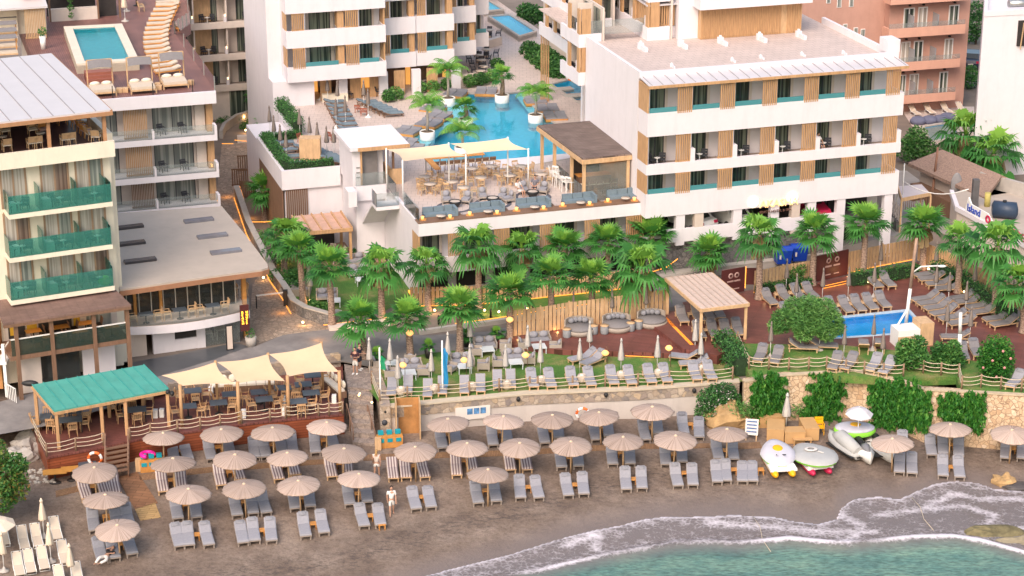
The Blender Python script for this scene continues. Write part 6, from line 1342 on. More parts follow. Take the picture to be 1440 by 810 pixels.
def on_wall(x,y,dy=-.02): d=ray(x,y);yy=LE[1].y;p=P(x,y,2.2);t=None
def wall_pt(x,y):
 d=ray(x,y);best=None
 for p,q in zip(LE[:-1],LE[1:]):
  n=Vector((-(q.y-p.y),q.x-p.x));t=(n.x*p.x+n.y*p.y)/(n.x*d[0]+n.y*d[1]);X=d[0]*t
  if p.x-.3 <= X <= q.x+.3: best=(Vector((X,d[1]*t,CAMH+d[2]*t)),math.atan2(q.y-p.y,q.x-p.x))
 return best or (Vector((d[0]*t,d[1]*t,CAMH+d[2]*t)),0)
p,a=wall_pt(665,580);o=thing('beach_notice','white beach notice panel with blue photographs on the sea wall','sign',(0,0,0),loc=p+Vector((0,-.1,0)));o.rotation_euler.z=a;MB().box(-1.05,1.05,-.03,.03,-.38,.42).part('panel',sign_white,o)
for i in range(3): MB().box(-.35+i*.4,-.02+i*.4,-.045,-.031,-.05,.32).part('photograph',M('blue_photograph',(.10,.24,.46),.5,.6,5),o)
for i,(x,y) in enumerate([(542,577),(729,560),(852,554),(976,548)]):
 p,a=wall_pt(x,y);b=MB();b.blob((0,-.15,0),(.13,.13,.16),10,6);b.thing('wall_speaker',black,'small black speaker on the rubble band of the sea wall, %s from the stone stair' % nth(i),'speaker',(0,0,0),group='black wall speakers').location=p
p,a=wall_pt(541,592);b=MB();b.blob((0,-.2,0),(.2,.15,.2),8,5);b.thing('wall_lamp',anthracite,'dark floodlight on the white pillar beside the towel rack','lamp',(0,0,0)).location=p
def flag(label,px,top,bot,m,f0,f1,h):
 p=B(px,bot+6,0);d=ray(px,top);t=p.y/d[1];zt=CAMH+d[2]*t;o=thing('flag_pole',label,'flag',(0,0,0),loc=p);MB().tube([(0,0,0),(0,0,zt-p.z)],.05,8).part('pole',white_paint,o)
 z=lambda y: (lambda d: CAMH+d[2]*p.y/d[1]-p.z)(ray(px,y));z0,z1=z(f1),z(f0)
 b=MB();b.grid(lambda u,v: (.03+.28*u*(1 if v < .9 else .6)+.03*math.sin(v*9),.07*math.sin(u*5+v*6),z0+(z1-z0)*v),6,16);b.part('flag',m,o)
flag('white pole with a furled green flag at the corner of the lawn',536,489,590,M('green_flag',(.02,.30,.14),.7),501,520,0);flag('white pole with a long furled blue flag in front of the sea wall',623,479,584,M('blue_flag',(.02,.24,.50),.7),490,543,0)
for i,(x,y) in enumerate([(1285,162),(1306,160),(1330,159),(1352,159)]): lg_sling.put(P(x,y,G),R(105),'white sling lounger behind the bean bags of the apartment pool, %s from the white block' % nth(i),'loungers by the apartment pool')
# lawn
def on_lawn(x,y): return P(x,y,G)
for i,(x,y) in enumerate([(550,555),(573,552),(601,557),(622,553),(653,552),(676,550),(700,544),(719,543)]):
 f=P(x,y,G+.25);hd=Vector((-.02-.0002*(x-640),1,0)).normalized();c=f+hd*.8;lg_chair.put(Vector((c.x,c.y,G)),math.atan2(hd.y,hd.x),'wooden deck chair with grey canvas, %s from the green flag on the lawn' % nth(i),'deck chairs along the rope fence',.9)
for i,(x,y) in enumerate([(751,543),(776,543),(807,541),(832,541),(864,539),(889,539),(917,537),(939,536),(981,533),(1002,532)]):
 f=P(x,y,G+.3);hd=Vector((-.12,1,0)).normalized();c=f+hd*.92;lg_lawn.put(Vector((c.x,c.y,G)),math.atan2(hd.y,hd.x),'grey cushioned lounger, %s from the deck chairs along the lawn rope fence' % nth(i),'loungers along the rope fence')
for i,(f,h) in enumerate([((801,506),(822,489)),((820,512),(838,492)),((942,499),(976,490)),((955,511),(985,497))]): lay(lg_lawn,P(*f,G+.3),P(*h,G+.9),'grey lounger turned sideways on the lawn, %s from the sofas' % nth(i),'turned loungers on the lawn').location.z=G
for i,(x,y,tx,ty,ch) in enumerate([(577,518,575,529,[(550,528,90),(596,525,-90),(577,509,180)]),(650,510,653,520,[(680,517,-90),(632,520,60)]),(682,487,685,496,[(669,497,90),(711,489,-90)]),(722,504,725,514,[(701,513,90),(744,509,-90)]),(758,480,758,492,[(737,488,90),(781,491,-90)])]):
 rk=nth(i);p=on_lawn(x,y+4);sf2.put(p,R(10),'grey two seat garden sofa on the lawn, %s from the green flag' % rk,'sofas on the lawn');q=on_lawn(tx,ty+3);tb_lawn.put(q,R(10),'pale topped coffee table before the %s lawn sofa' % rk,'coffee tables on the lawn')
 for j,(cx,cy,a) in enumerate(ch): sf1.put(on_lawn(cx,cy+3),R(a),'grey garden armchair, %s seat beside the %s lawn sofa' % (nth(j),rk),'armchairs on the lawn')
sf1.put(on_lawn(531,517),R(100),'grey garden armchair beside the palm by the standing people','armchairs on the lawn');tb_lawn.put(on_lawn(549,518),0,'pale topped coffee table under the parasol by the standing people','coffee tables on the lawn')
for i,(x,y) in enumerate([(520,525),(549,525),(560,552),(607,541),(630,518),(661,535),(661,492),(711,534),(742,506),(739,476),(760,529),(815,525),(829,499),(873,526),(924,522),(977,498),(985,517)]): pa_lawn.put(on_lawn(x,y),i*.7,'folded oatmeal parasol on the lawn, %s counting from the stone stair' % nth(i),'folded parasols on the lawn',.97+.06*random.random())
for i,(x,y) in enumerate([(564,555),(611,552),(664,549),(713,546),(761,540),(818,537),(873,533),(926,530),(987,524)]): bk_.put(on_lawn(x,y+1),i,'pale towel basket at a parasol foot, %s along the lawn rope fence' % nth(i),'towel baskets on the lawn',1.15)
lampg = 'lit rattan lamps on the lawn'
def hook_lamp(label,px,py,gx,gy,z=G,hook=True):
 p=P(gx,gy,z);d=ray(px,py);t=p.y/d[1];h=CAMH+d[2]*t-z;o=thing('lantern',label,'lantern',(0,0,0),loc=p,group=lampg)
 if hook: MB().tube([(.12,0,0),(.12,0,h+.35),(0,0,h+.4)],.02,5).part('pole',wood_b,o)
 b=MB();b.lathe([(.06,h-.2),(.2,h-.1),(.24,h),(.14,h+.12),(.05,h+.16)],14);b.part('shade',lamp_shade_m,o);return o
for lb,px,py,gx,gy in [('lit rattan lantern over the sofa by the stone stair',567,513,567,540),('lit rattan lantern beside the parasol of the second sofa',655,506,653,530),('lit rattan lantern between the sofas and the daybeds',739,499,739,520),('lit rattan lantern on a pole beside the turned loungers',848,496,851,512),('lit rattan lantern on a pole near the lit timber steps',937,489,940,516)]: hook_lamp(lb,px,py,gx,gy)
for lb,px,py,b_ in [('lit rattan lantern hung on the palm trunk by the standing people',577,468,(577,501)),('lit rattan lantern hung on the palm trunk at the fence end',720,449,(717,481))]: q=P(b_[0],b_[1],G);o=hook_lamp(lb,px,py,b_[0],b_[1]+6,hook=False)
def rope_fence(label,pxs,z,h=.85,fr=None):
 pts=[P(x,y,z) for x,y in pxs] if not callable(z) else [z(x,y) for x,y in pxs];o=thing('rope_fence',label,'fence',(0,0,0),loc=pts[0]);a=pts[0]
 for p in pts: q=p-a;MB().tube([(q.x,q.y,0),(q.x,q.y,h)],.06,7).part('post',M_post,o)
 for p,q in zip(pts[:-1],pts[1:]):
  for hh in (.28,.52,.78): MB().tube([(p.lerp(q,f)-a)+Vector((0,0,hh-.35*f*(1-f)*.9)) for f in (0,.17,.33,.5,.67,.83,1)],.026,5).part('rope',rope_m,o)
M_post=M('fence_post',(.26,.17,.11),.8,.2,4)
rope_fence('rope fence on wooden posts along the seaward edge of the lawn',[(523,540),(534,567),(573,562),(617,558),(660,555),(702,551),(745,548),(756,548),(805,547),(851,544),(897,543),(941,539),(987,537),(1030,534)],G)
rope_fence('rope fence on wooden posts along the top of the ochre wall',[(1037,484),(1053,519),(1081,520),(1109,521),(1137,520),(1162,519),(1189,524),(1215,526),(1242,529),(1270,530)],ZD);rope_fence('rope fence on wooden posts beside the round clipped bush',[(1274,520),(1298,525),(1323,528),(1348,530),(1352,547),(1379,545),(1407,548),(1436,551),(1470,553)],ZD)
for i,(x,y) in enumerate([(815,472),(868,467),(917,461)]): db_.put(P(x,y-4,ZD-.25),R(8),'round grey daybed against the timber fence, %s from the lantern palm' % nth(i),'round daybeds on the deck',.95)
for i,(x,y) in enumerate([(797,474),(835,469),(850,469),(887,465),(898,462)]): dr_.put(P(x,y,ZD-.25),0,'grey woven drum table beside the daybeds, %s from the lantern palm' % nth(i),'drum tables by the daybeds')
for i,(x,y) in enumerate([(806,453),(860,448),(908,443)]): pa_deck.put(P(x,y+6,ZD-.25),i,'folded taupe parasol behind the %s round daybed' % nth(i),'taupe parasols on the pool deck')
zp=ZD+2.45;RPx=[P(x,y,zp) for x,y in [(936,390),(1001,383),(1053,426),(986,434)]]
pg=thing('deck_pergola','square timber pergola with a slatted roof over loungers on the pool deck','pergola',(0,0,0),loc=P(985,462,ZD));a=pg.location
MB().slab([p-a for p in RPx],.1).part('roof',M('pale_slatted_roof',(.55,.43,.37),.8,.2,3,sc=(1,6,1)),pg)
b=MB()
for p,q in zip(RPx,RPx[1:]+RPx[:1]): b.bar(p-a-Vector((0,0,.12)),q-a-Vector((0,0,.12)),.16,.2)
b.part('beam',wood_l,pg)
b=MB()
for k in range(1,8): b.bar(RPx[0].lerp(RPx[1],k/8)-a+Vector((0,0,.03)),RPx[3].lerp(RPx[2],k/8)-a+Vector((0,0,.03)),.06,.05)
b.part('rafter',M('grey_rafter',(.45,.35,.30),.8),pg)
for p in RPx: c=sum(RPx,Vector())/4;q=p.lerp(c,.06)-a;MB().box(q.x-.09,q.x+.09,q.y-.09,q.y+.09,0,q.z-.1).part('post',wood_l,pg)
# pool deck loungers
deckset=[('under the slatted pergola, back line',[((963,452),-.12),((985,450),-.12),((1000,448),-.12),((1014,446),-.12)]),('under the slatted pergola, front line',[((987,474),-.12),((1007,473),-.12),((1025,472),-.12),((1042,470),-.12)]),
('along the boarded fence',[((1089,427),-.28),((1110,422),-.28),((1130,420),-.28),((1147,418),-.28)]),('behind the feathery tree',[((1114,447),-.25),((1134,446),-.25),((1152,443),-.25)]),('in the line above the pool',[((1176,439),-.2),((1196,438),-.2),((1213,436),-.2),((1230,434),-.2),((1248,431),-.2)]),('against the clipped hedge',[((1237,403),-.25),((1255,402),-.25)])]
for wh,ls in deckset:
 for i,((x,y),a_) in enumerate(ls):
  f=P(x,y,ZD+.3);hd=Vector((a_,1,0)).normalized();c=f+hd*.93;lg_deck.put(Vector((c.x,c.y,ZD)),math.atan2(hd.y,hd.x),'taupe pool deck lounger %s, %s from the daybeds' % (wh,nth(i)),'pool deck loungers')
  if i: q=Vector((c.x-.42,c.y+.2,ZD));tb_deckside.put(q,.1,'small pale side table %s, before the %s lounger' % (wh,nth(i)),'side tables on the pool deck')
cr=lambda x,y: (1200+x/6,340+y/6)
side=[('upper',[((530,285),(680,210)),((560,315),(750,245)),((620,355),(820,290)),((700,395),(860,330))]),('middle',[((505,490),(690,410)),((555,525),(760,445)),((610,565),(810,480)),((665,610),(870,520)),((735,650),(920,570)),((810,690),(1010,610))]),('hedge side',[((820,480),(1020,400)),((870,510),(1080,435)),((960,555),(1145,475)),((990,600),(1180,520)),((1105,655),(1310,575)),((1170,700),(1390,610))])]
for wh,ls in side:
 for i,(f,h) in enumerate(ls): lay(lg_deck,P(*cr(*f),ZD+.3),P(*cr(*h),ZD+.75),'taupe lounger facing the pool, %s file by the hedge, %s from the fence' % (wh,nth(i)),'loungers facing the pool',.93).location.z=ZD
for i,(f,h,wh) in enumerate([((1065,507),(1073,484),'nearest to the flowering bush'.replace('nearest to','beside')),((1088,510),(1096,486),'under the feathery tree'),((1170,518),(1179,494),'before the grass and the small pool'),((1187,518),(1200,496),'between the pool and the rope fence'),((1223,520),(1234,498),'beside the green citrus bush'),((1241,524),(1255,501),'touching the green citrus bush'),((1420,543),(1432,523),'behind the round clipped bush'),((1323,473),(1352,464),'beside the white lamp post'),((1150,488),(1138,478),'half hidden behind the feathery tree'),((1178,486),(1170,476),'at the pool edge behind the tree'),((1214,478),(1216,492),'at the pool edge seen from behind'),((1237,477),(1238,490),'at the pool edge beside the shower box'),((1357,505),(1353,482),'behind the white lamp post'),((1376,500),(1372,482),'between the lamp post and the round bush')]):
 lay(lg_deck if i < 4 or i > 6 else lg_lawn,P(*f,ZD+.3),P(*h,ZD+.75),'grey deck lounger %s' % wh,'single loungers by the small pool',.93).location.z=ZD
for i,(x,y) in enumerate([(1105,412),(1119,431),(1156,424),(1192,423),(1237,388),(1228,418),(1315,388),(1315,418),(1333,430),(1357,443),(1369,416),(1422,443),(1227,492),(1186,506),(1240,513),(1330,474),(1363,481),(1083,502),(1152,492)]): pa_deck.put(P(x,y,ZD),i*.9,'folded taupe parasol on the pool deck, %s counting from the pergola round the pool' % nth(i),'taupe parasols on the pool deck',.95+.1*random.random())
o=thing('shower_box','timber and white panelled equipment box beside the small pool','cabin',(0,0,0),loc=P(1283,483,ZD));o.rotation_euler.z=R(14)
b=MB();b.box(-1.25,.2,-.6,.6,0,1.15);b.part('white_side',white_paint,o);MB().box(-1.26,.1,-.62,-.601,0,.75).part('timber_base',wood_l,o);b=MB();b.box(.201,1.1,-.6,.65,0,1.5);b.part('timber_cabinet',wood_l,o);b=MB();b.slab([(-.9,.3,1.15),(-.3,.3,2.2),(-.3,.5,2.2),(-.9,.5,1.15)],.05);b.part('leaning_panel',white_paint,o)
def pole(label,bx,by,tx,ty,z,m,m2=None,split=.45,arm=False,r=.1):
 p=P(bx,by,z);d=ray(tx,ty);t=p.y/d[1];q=Vector((d[0]*t-p.x,0,CAMH+d[2]*t-z));o=thing('lamp_post',label,'pole',(0,0,0),loc=p)
 MB().tube([(0,0,0),q*split],[r,r*.9],10).part('lower_pole',m,o);MB().tube([q*split,q],[r*.9,r*.75],10).part('upper_pole',m2 or m,o)
 if arm: w=q*.62;MB().tube([w,w+Vector((.5,-.1,.45)),w+Vector((1.6,-.1,.5))],.05,6).part('arm',white_paint,o);b=MB();b.blob(w+Vector((1.8,-.1,.48)),(.3,.12,.08),8,5);b.part('lamp_head',white_paint,o)
 return o
pole('leaning wooden pole painted white below with a lamp arm beside the pool',1273,462,1289,335,ZD,white_paint,M('weathered_pole',(.36,.24,.18),.9,.2,3),.45,True,.12);pole('short white pole beside the round clipped bush',1349,498,1351,440,ZD,white_paint,None,.5,False,.13)
pole('tall brown wooden utility pole beside the thatched hut',1309,290,1319,207,G,M('brown_pole',(.24,.13,.09),.9,.2,3),None,.5,False,.11);pole('thin white pole at the corner of the white block',1266,330,1272,230,G,white_paint,None,.5,False,.05);pole('thin grey pole rising in front of the sea wall',744,592,744,555,sandz(1,115),steel,None,.5,False,.04)
b=MB();s0=P(1272,256,7);s1=P(1362,266,8);b.tube([s0.lerp(s1,f)-Vector((0,0,1.2*f*(1-f)*2)) for f in [k/8 for k in range(9)]],.04,5);b.thing('cable',white_paint,'white cable slung between the poles behind the palms','cable',tuple(s0))
fence_m=planks('fence_boards',(.50,.31,.15),(.42,.255,.12),1.9,.16,0,.6,.012,vert=True)
def board_fence(label,pxs,z,h,led_line=True,m=None):
 pts=[P(x,y,z) for x,y in pxs];a=pts[0];o=thing('timber_fence',label,'fence',(0,0,0),loc=a)
 for p,q in zip(pts[:-1],pts[1:]):
  d=(q-p).length;n=max(3,int(d/.27));b=MB();r=random.Random(int(d*100))
  for k in range(n): u,v=p.lerp(q,k/n)-a,p.lerp(q,(k+.8)/n)-a;b.bar((u.x,u.y,h/2),(v.x,v.y,h/2),.03+.015*(k%2),h*r.uniform(.97,1.0))
  b.part('board_panel',wood_l,o);MB().bar((q-a)+Vector((0,.06,0)),(q-a)+Vector((0,.06,h+.05)),.1).part('post',wood_l,o)
  b=MB();b.bar((p-a)+Vector((0,.05,h*.5)),(q-a)+Vector((0,.05,h*.5)),.06,.1);b.part('rail',wood_b,o)
 if led_line:
  b=MB()
  for p,q in zip(pts[:-1],pts[1:]): b.bar((p-a)+Vector((0,-.07,.06)),(q-a)+Vector((0,-.07,.06)),.035,.035)
  b.part('light_strip',led,o)
 return o
board_fence('boarded timber fence behind the round daybeds',[(722,473),(760,468),(800,461),(850,455),(890,449),(938,442)],ZD-.25,1.75,False);board_fence('boarded timber garden fence below the slatted garden rooms',[(577,431),(655,430),(720,424),(780,417),(840,411),(905,403)],G,1.35,True)
board_fence('boarded timber fence between the maroon boards along the pool deck',[(1060,412),(1100,404),(1145,396)],ZD,1.55,True);board_fence('boarded timber fence under the parking beside the clipped hedge',[(1190,385),(1240,374),(1283,366)],ZD,1.55,True);board_fence('boarded timber fence behind the hedge at the shop side',[(1290,366),(1330,383),(1380,408),(1440,440)],ZD,1.5,False)
def maroon_board(label,x0,y0,x1,y1,h):
 p,q=P(x0,y0,ZD),P(x1,y1,ZD);o=thing('name_board',label,'sign',(0,0,0),loc=p);d=q-p;o.rotation_euler.z=math.atan2(d.y,d.x);L=d.length;MB().box(0,L,-.05,.05,.1,h).part('panel',maroon,o)
 for f in (.38,.64):
  b=MB();b.lathe([(.10,0),(.2,0),(.2,.01),(.10,.01)],16,cap=False);b.xf(Matrix.Translation((L*f,-.055,h*.74)) @ Matrix.Rotation(PI/2,4,'X'));b.part('round_emblem',M_pale,o);b=MB();b.box(L*f-.28,L*f+.28,-.06,-.052,h*.5,h*.56);b.box(L*f-.22,L*f+.22,-.06,-.052,h*.2,h*.24);b.part('small_print',M_pale,o)
M_pale=M('pale_rose_print',(.42,.27,.25),.7)
maroon_board('maroon board with two round emblems behind the pergola',1014,417,1046,411,1.8);maroon_board('maroon board with two round emblems over the lit entrance step',1146,398,1191,388,1.9)
p,q=P(1047,411,ZD),P(1061,409,ZD);o=thing('lit_menu_panel','dark framed panel with a glowing border beside the palm','sign',(0,0,0),loc=p);MB().box(.05,.75,-.03,.03,.55,1.7).part('panel',maroon,o);b=MB();b.box(.0,.05,-.05,.03,.3,1.8);b.box(.76,.81,-.05,.03,.3,1.8);b.part('light_strip',led,o)
lit_step(P(1150,398,ZD+.3),P(1190,389,ZD+.3),ZD+.3,'lit timber step below the maroon entrance board',.5);lit_step(P(1150,402,ZD),P(1192,393,ZD),ZD+.14,'lower lit timber step below the maroon entrance board',.7)
def bin_(label,px,py):
 o=thing('wheeled_bin',label,'bin',(0,0,0),loc=P(px,py,G+.55));o.scale=(.8,.8,.85);o.rotation_euler.z=R(10);b=MB();b.add([(-.6,-.5,.15),(.6,-.5,.15),(.6,.5,.15),(-.6,.5,.15),(-.7,-.62,1.25),(.7,-.62,1.25),(.7,.6,1.25),(-.7,.6,1.25)],[(3,2,1,0),(4,5,6,7),(0,1,5,4),(1,2,6,5),(2,3,7,6),(3,0,4,7)]);b.part('body',blue_pl,o)
 b=MB();b.grid(lambda u,v: (-.73+1.46*u,-.65+1.3*v,1.27+.22*math.sin(PI*v)),2,8);b.add([(-.73,-.65,1.2),(.73,-.65,1.2),(.73,-.65,1.3),(-.73,-.65,1.3)],[(0,1,2,3)]);b.part('lid',blue_pl,o);b=MB();b.box(-.45,-.3,-.63,-.6,.6,.95);b.part('reflective_label',sign_white,o)
 for x in (-.5,.5): MB().tube([(x,-.4,.1),(x+.05,-.4,.1)],.1,8).part('wheel',black,o)
bin_('blue wheeled waste bin with its lid down, the one against the palm',1100,371);bin_('blue wheeled waste bin standing closest to the maroon entrance board',1122,367)
def car(label,p,rz,m):
 o=thing('parked_car',label,'car',(0,0,0),loc=p);o.rotation_euler.z=rz
 prof=[(-2.05,.35),(-2.1,.7),(-1.95,.95),(-1.5,1.02),(-1.1,1.42),(.3,1.48),(.95,1.05),(1.85,.9),(2.1,.65),(2.05,.3)]
 b=MB();vs=[];n=len(prof)
 for y,k in ((-.86,1),(-.8,1.0),(.8,1.0),(.86,1)): vs+=[(x,y*(.86 if z > 1.1 else 1),z if abs(y) < .82 else min(z,z*.985)) for x,z in prof]
 b.add(vs,[(j*n+i,j*n+(i+1)%n,(j+1)*n+(i+1)%n,(j+1)*n+i) for j in range(3) for i in range(n)]+[tuple(range(n))[::-1],tuple(3*n+i for i in range(n))],False);b.part('body',m,o)
 b=MB();b.slab([(-1.53,-.62,1.04),(-1.53,.62,1.04),(-1.13,.58,1.425),(-1.13,-.58,1.425)],.02);b.part('rear_window',glass_dark,o);b=MB();b.slab([(.34,-.58,1.49),(.34,.58,1.49),(.93,.64,1.08),(.93,-.64,1.08)],.02);b.part('windscreen',dark_int,o)
 for y in (-.76,.76): MB().box(-1.05,.5,y*1.0-.02,y*1.0+.02,1.02,1.36).part('side_window',dark_int,o)
 for x in (-1.3,1.3):
  for y in (-.82,.82): MB().tube([(x,y-.1,.32),(x,y+.1,.32)],.32,14).part('wheel',black,o)
 for y in (-.65,.65): MB().box(-2.11,-2.0,y-.14,y+.14,.72,.92).part('tail_light',red_pl,o)
 MB().box(-2.12,-2.09,-.25,.25,.55,.67).part('number_plate',sign_white,o);return o
zc_=zgf
def park(px,py,m,lab,rz): u,z=H.front(px,py,1.6);car(lab,H.w(u,2.75,zgf),H.a+R(rz),m)
park(976,318,white_paint,'white hatchback parked under the hotel block beside the ramp',112);park(1032,311,white_paint,'white saloon parked under the hotel block below the lit sign',100);park(1146,294,red_pl,'dark red car parked under the hotel block near the entrance',-90)
car('dark blue car on the street behind the terracotta house',P(1366,92,G),R(75),M('navy_paint',(.02,.03,.06),.3,coat=1))
# deck restaurant on the beach
DZ=2.62
DK=[P(x,y,DZ) for x,y in [(43,596),(66,643),(147,628),(197,617),(250,609),(360,594),(484,582),(482,512),(420,517),(330,525),(240,545),(160,560),(110,578)]]
dk=thing('beach_restaurant_deck','raised red brown timber deck of the beach restaurant beside the stone stair','deck',(0,0,0),loc=P(250,600,DZ));a=dk.location.copy()
MB().prism([(p.x-a.x,p.y-a.y) for p in DK],-.12,0).part('floor',deck_red,dk)
b=MB();q=[DK[0]]+DK[1:7]+[DK[7]]
for p,r_ in zip(q[:-1],q[1:]): d=(r_-p).normalized();n=Vector((-d.y,d.x,0))*.06;b.add([p-a+n-Vector((0,0,2.2)),r_-a+n-Vector((0,0,2.2)),r_-a+n-Vector((0,0,.121)),p-a+n-Vector((0,0,.121))],[(0,1,2,3)])
b.part('red_fascia',wood_r,dk)
gz0=DZ+2.35;GR=[P(x,y,z) for x,y,z in [(76,578,gz0),(237,547,gz0),(202,513,gz0+.55),(45,541,gz0+.55)]]
gp_=thing('green_roof_pavilion','open pavilion with a green standing seam roof on timber posts over the deck','pavilion',(0,0,0),loc=Vector((GR[0].x,GR[0].y,DZ)));a2=gp_.location.copy()
rf=MB().slab([p-a2 for p in GR],.08).part('roof',green_roof_m,gp_)
b=MB()
for k in range(11): b.bar(GR[0].lerp(GR[1],(k+.0)/10)-a2+Vector((0,0,.025)),GR[3].lerp(GR[2],k/10)-a2+Vector((0,0,.025)),.035,.05)
b.part('seam',M('dark_green_seam',(.05,.30,.29),.5),rf)
b=MB()
for p,q_ in zip(GR,GR[1:]+GR[:1]): b.bar(p-a2-Vector((0,0,.16)),q_-a2-Vector((0,0,.16)),.12,.16)
b.part('beam',wood,gp_)
for p in [(GR[0].lerp(GR[1],f)) for f in (.015,.40,.61,.985)]+[GR[3].lerp(GR[2],f) for f in (.02,.35,.66,.97)]: q=p-a2;MB().box(q.x-.09,q.x+.09,q.y-.0,q.y+.18,0,q.z-.1).part('post',wood,gp_)
def sail(label,c4,posts,m,sag=.32,fr=None):
 c=c4;o=thing('shade_sail',label,'shade sail',(0,0,0),loc=Vector(c[0]),group='shade sails');a=Vector(c[0])
 def f(u,v):
  p=c[0].lerp(c[1],u).lerp(c[3].lerp(c[2],u),v);cen=(c[0]+c[1]+c[2]+c[3])/4;k=.10*(1-(2*u-1)**2*0)*((1-(2*u-1)**2)*(abs(2*v-1)**2)+(1-(2*v-1)**2)*(abs(2*u-1)**2));p=p.lerp(cen,k*1.5);p=Vector(p);p.z-=sag*4*u*(1-u)*v*(1-v)*1.0;return p-a
 MB().grid(f,12,12).part('cloth',m,o)
def spost(label,top,z,m,r=.06,name='sail_post'):
 MB().tube([(0,0,0),(0,0,top.z-z+.08)],r,8).thing(name,m,label,'post',(0,0,0),group='posts of the shade sails').location=Vector((top.x,top.y,z))
sz_=DZ+2.5
S1=[P(x,y,z) for x,y,z in [(227,528,sz_+.35),(303,509,sz_+.55),(331,540,sz_),(253,543,sz_)]];S2=[P(x,y,z) for x,y,z in [(305,509,sz_+.55),(377,498,sz_+.55),(401,536,sz_),(334,539,sz_)]];S3=[P(x,y,z) for x,y,z in [(378,498,sz_+.55),(452,482,sz_+.75),(477,523,sz_),(404,530,sz_)]]
sail('sand coloured shade sail next to the green roof',S1,0,sail_m);sail('sand coloured shade sail in the middle of the beach deck',S2,0,sail_m);sail('sand coloured shade sail beside the stone stair',S3,0,sail_m)
for i,p in enumerate([S1[3],S2[3],S3[3],S3[2]]): spost('square timber sail post, sea side of the beach deck, %s from the green roof' % nth(i),p,DZ,wood,.1)
for i,p in enumerate([S1[1],S2[1],S3[1]]): spost('timber sail post, road side of the beach deck, %s from the green roof' % nth(i),p,DZ,wood,.08)
def on_deck(x,y): return P(x,y,DZ)
rope_fence('rope railing around the seaward edge of the beach restaurant deck',[(44,598),(55,622),(66,642),(107,634),(146,627)],DZ,.8);rope_fence('rope railing between the deck stairs and the stone stair',[(183,619),(212,613),(250,608),(282,604),(310,600),(340,596),(380,592),(402,589),(424,587),(448,585),(463,584),(482,582)],DZ,.8)
o=thing('deck_stairs','brown timber stairs from the beach deck down to the sand','stairs',(0,0,0),loc=P(165,625,DZ));a=o.location.copy();s0,s1=P(149,627,DZ)-a,P(181,621,DZ)-a;dn=Vector((.12,-1,0)).normalized()
for k in range(6): u,v=s0+dn*(.28*k),s1+dn*(.28*k);z=-.17*k-.1;MB().slab([u+Vector((0,0,z)),v+Vector((0,0,z)),v+dn*.3+Vector((0,0,z)),u+dn*.3+Vector((0,0,z))],.06).part('tread',wood_b,o)
for s in (s0,s1): MB().bar(s+Vector((0,0,.75)),s+dn*1.7+Vector((0,0,-.5)),.07).part('hand_rail',wood_b,o);MB().bar(s+dn*1.7+Vector((0,0,-1.3)),s+dn*1.7+Vector((0,0,-.45)),.07).part('rail_post',wood_b,o);MB().bar(s+Vector((0,0,-.1)),s+dn*1.7+Vector((0,0,-1.3)),.06,.25).part('stringer',wood_b,o)
dt=[(70,601,0),(103,594,0),(100,606,1),(155,577,0),(192,571,0),(190,592,1),(272,565,0),(265,587,0),(308,582,0),(325,570,0),(365,567,0),(372,577,0),(398,561,0),(427,556,0),(438,568,0),(420,580,0),(440,543,0)]
for i,(x,y,lg) in enumerate(dt):
 p=on_deck(x,y);wh = 'the %s beach deck table' % nth(i);(tb_darklong if lg else tb_dark).put(p,R(12),'dark topped dining table, %s on the beach deck from the road end' % nth(i),'tables on the beach deck')
 for j,(dx,dy,rz) in enumerate([(-.75,.0,90),(.75,0,-90),(.1,-.65,180),(-.1,.65,0)][:4 if lg or i % 3 == 0 else 2]):
  q=p+Vector((dx*math.cos(R(12))-dy*math.sin(R(12)),dx*math.sin(R(12))+dy*math.cos(R(12)),0));ch_deck.put(q,R(12+rz+random.uniform(-12,12)),'pale timber armchair, %s seat at %s from the road' % (nth(j),wh),'chairs on the beach deck')
for i,(x,y,l,a_) in enumerate([(345,545,4.2,8),(468,545,2.8,-62)]):
 o=thing('cushioned_bench',['long cushioned bench along the road side stone wall of the beach deck','cushioned bench at the stair end of the beach deck'][i],'bench',(0,0,0),loc=on_deck(x,y+4));o.rotation_euler.z=R(a_);MB().box(-l/2,l/2,-.25,.3,0,.4).part('base',wood_b,o)
 for k in range(int(l/.55)): xx=-l/2+.28+k*.55;MB().box(xx-.26,xx+.26,-.26,.2,.4,.52).part('seat_cushion',cream_fab,o);b=MB();b.blob((xx,.25,.75),(.25,.1,.24),8,6);b.part('back_cushion',cream_fab,o)
low_wall('deck_back_wall','low stone wall between the road and the beach restaurant deck',[(238,549),(300,536),(335,528),(420,514),(478,506)],G,G+.45,wall_stone,.35)
for i,(x,y) in enumerate([(219,587),(228,586),(343,587),(297,555),(400,584),(470,566),(399,568)]): b=MB();b.box(-.13,.13,-.13,.13,0,.5);b.thing('lantern_box',white_paint,'white lantern box on the beach deck, %s from the green roof' % nth(i),'lantern',(0,0,0),group='white lantern boxes on the deck').location=on_deck(x,y)
for x,y in ((236,551),(242,553)): p=P(x,y,DZ+2.2);b=MB();b.blob((0,0,0),(.14,.2,.14),8,6);b.thing('spot_lamp',black,'black spot lamp on the corner post of the green roof, %s of the two' % ('outer' if x > 240 else 'inner'),'lamp',(0,0,0)).location=p
b=MB();b.blob((0,0,0),(.5,.2,.18),8,6);b.thing('loudspeaker',black,'black loudspeaker at the road corner of the green roof','speaker',(0,0,0)).location=P(42,539,DZ+2.6)
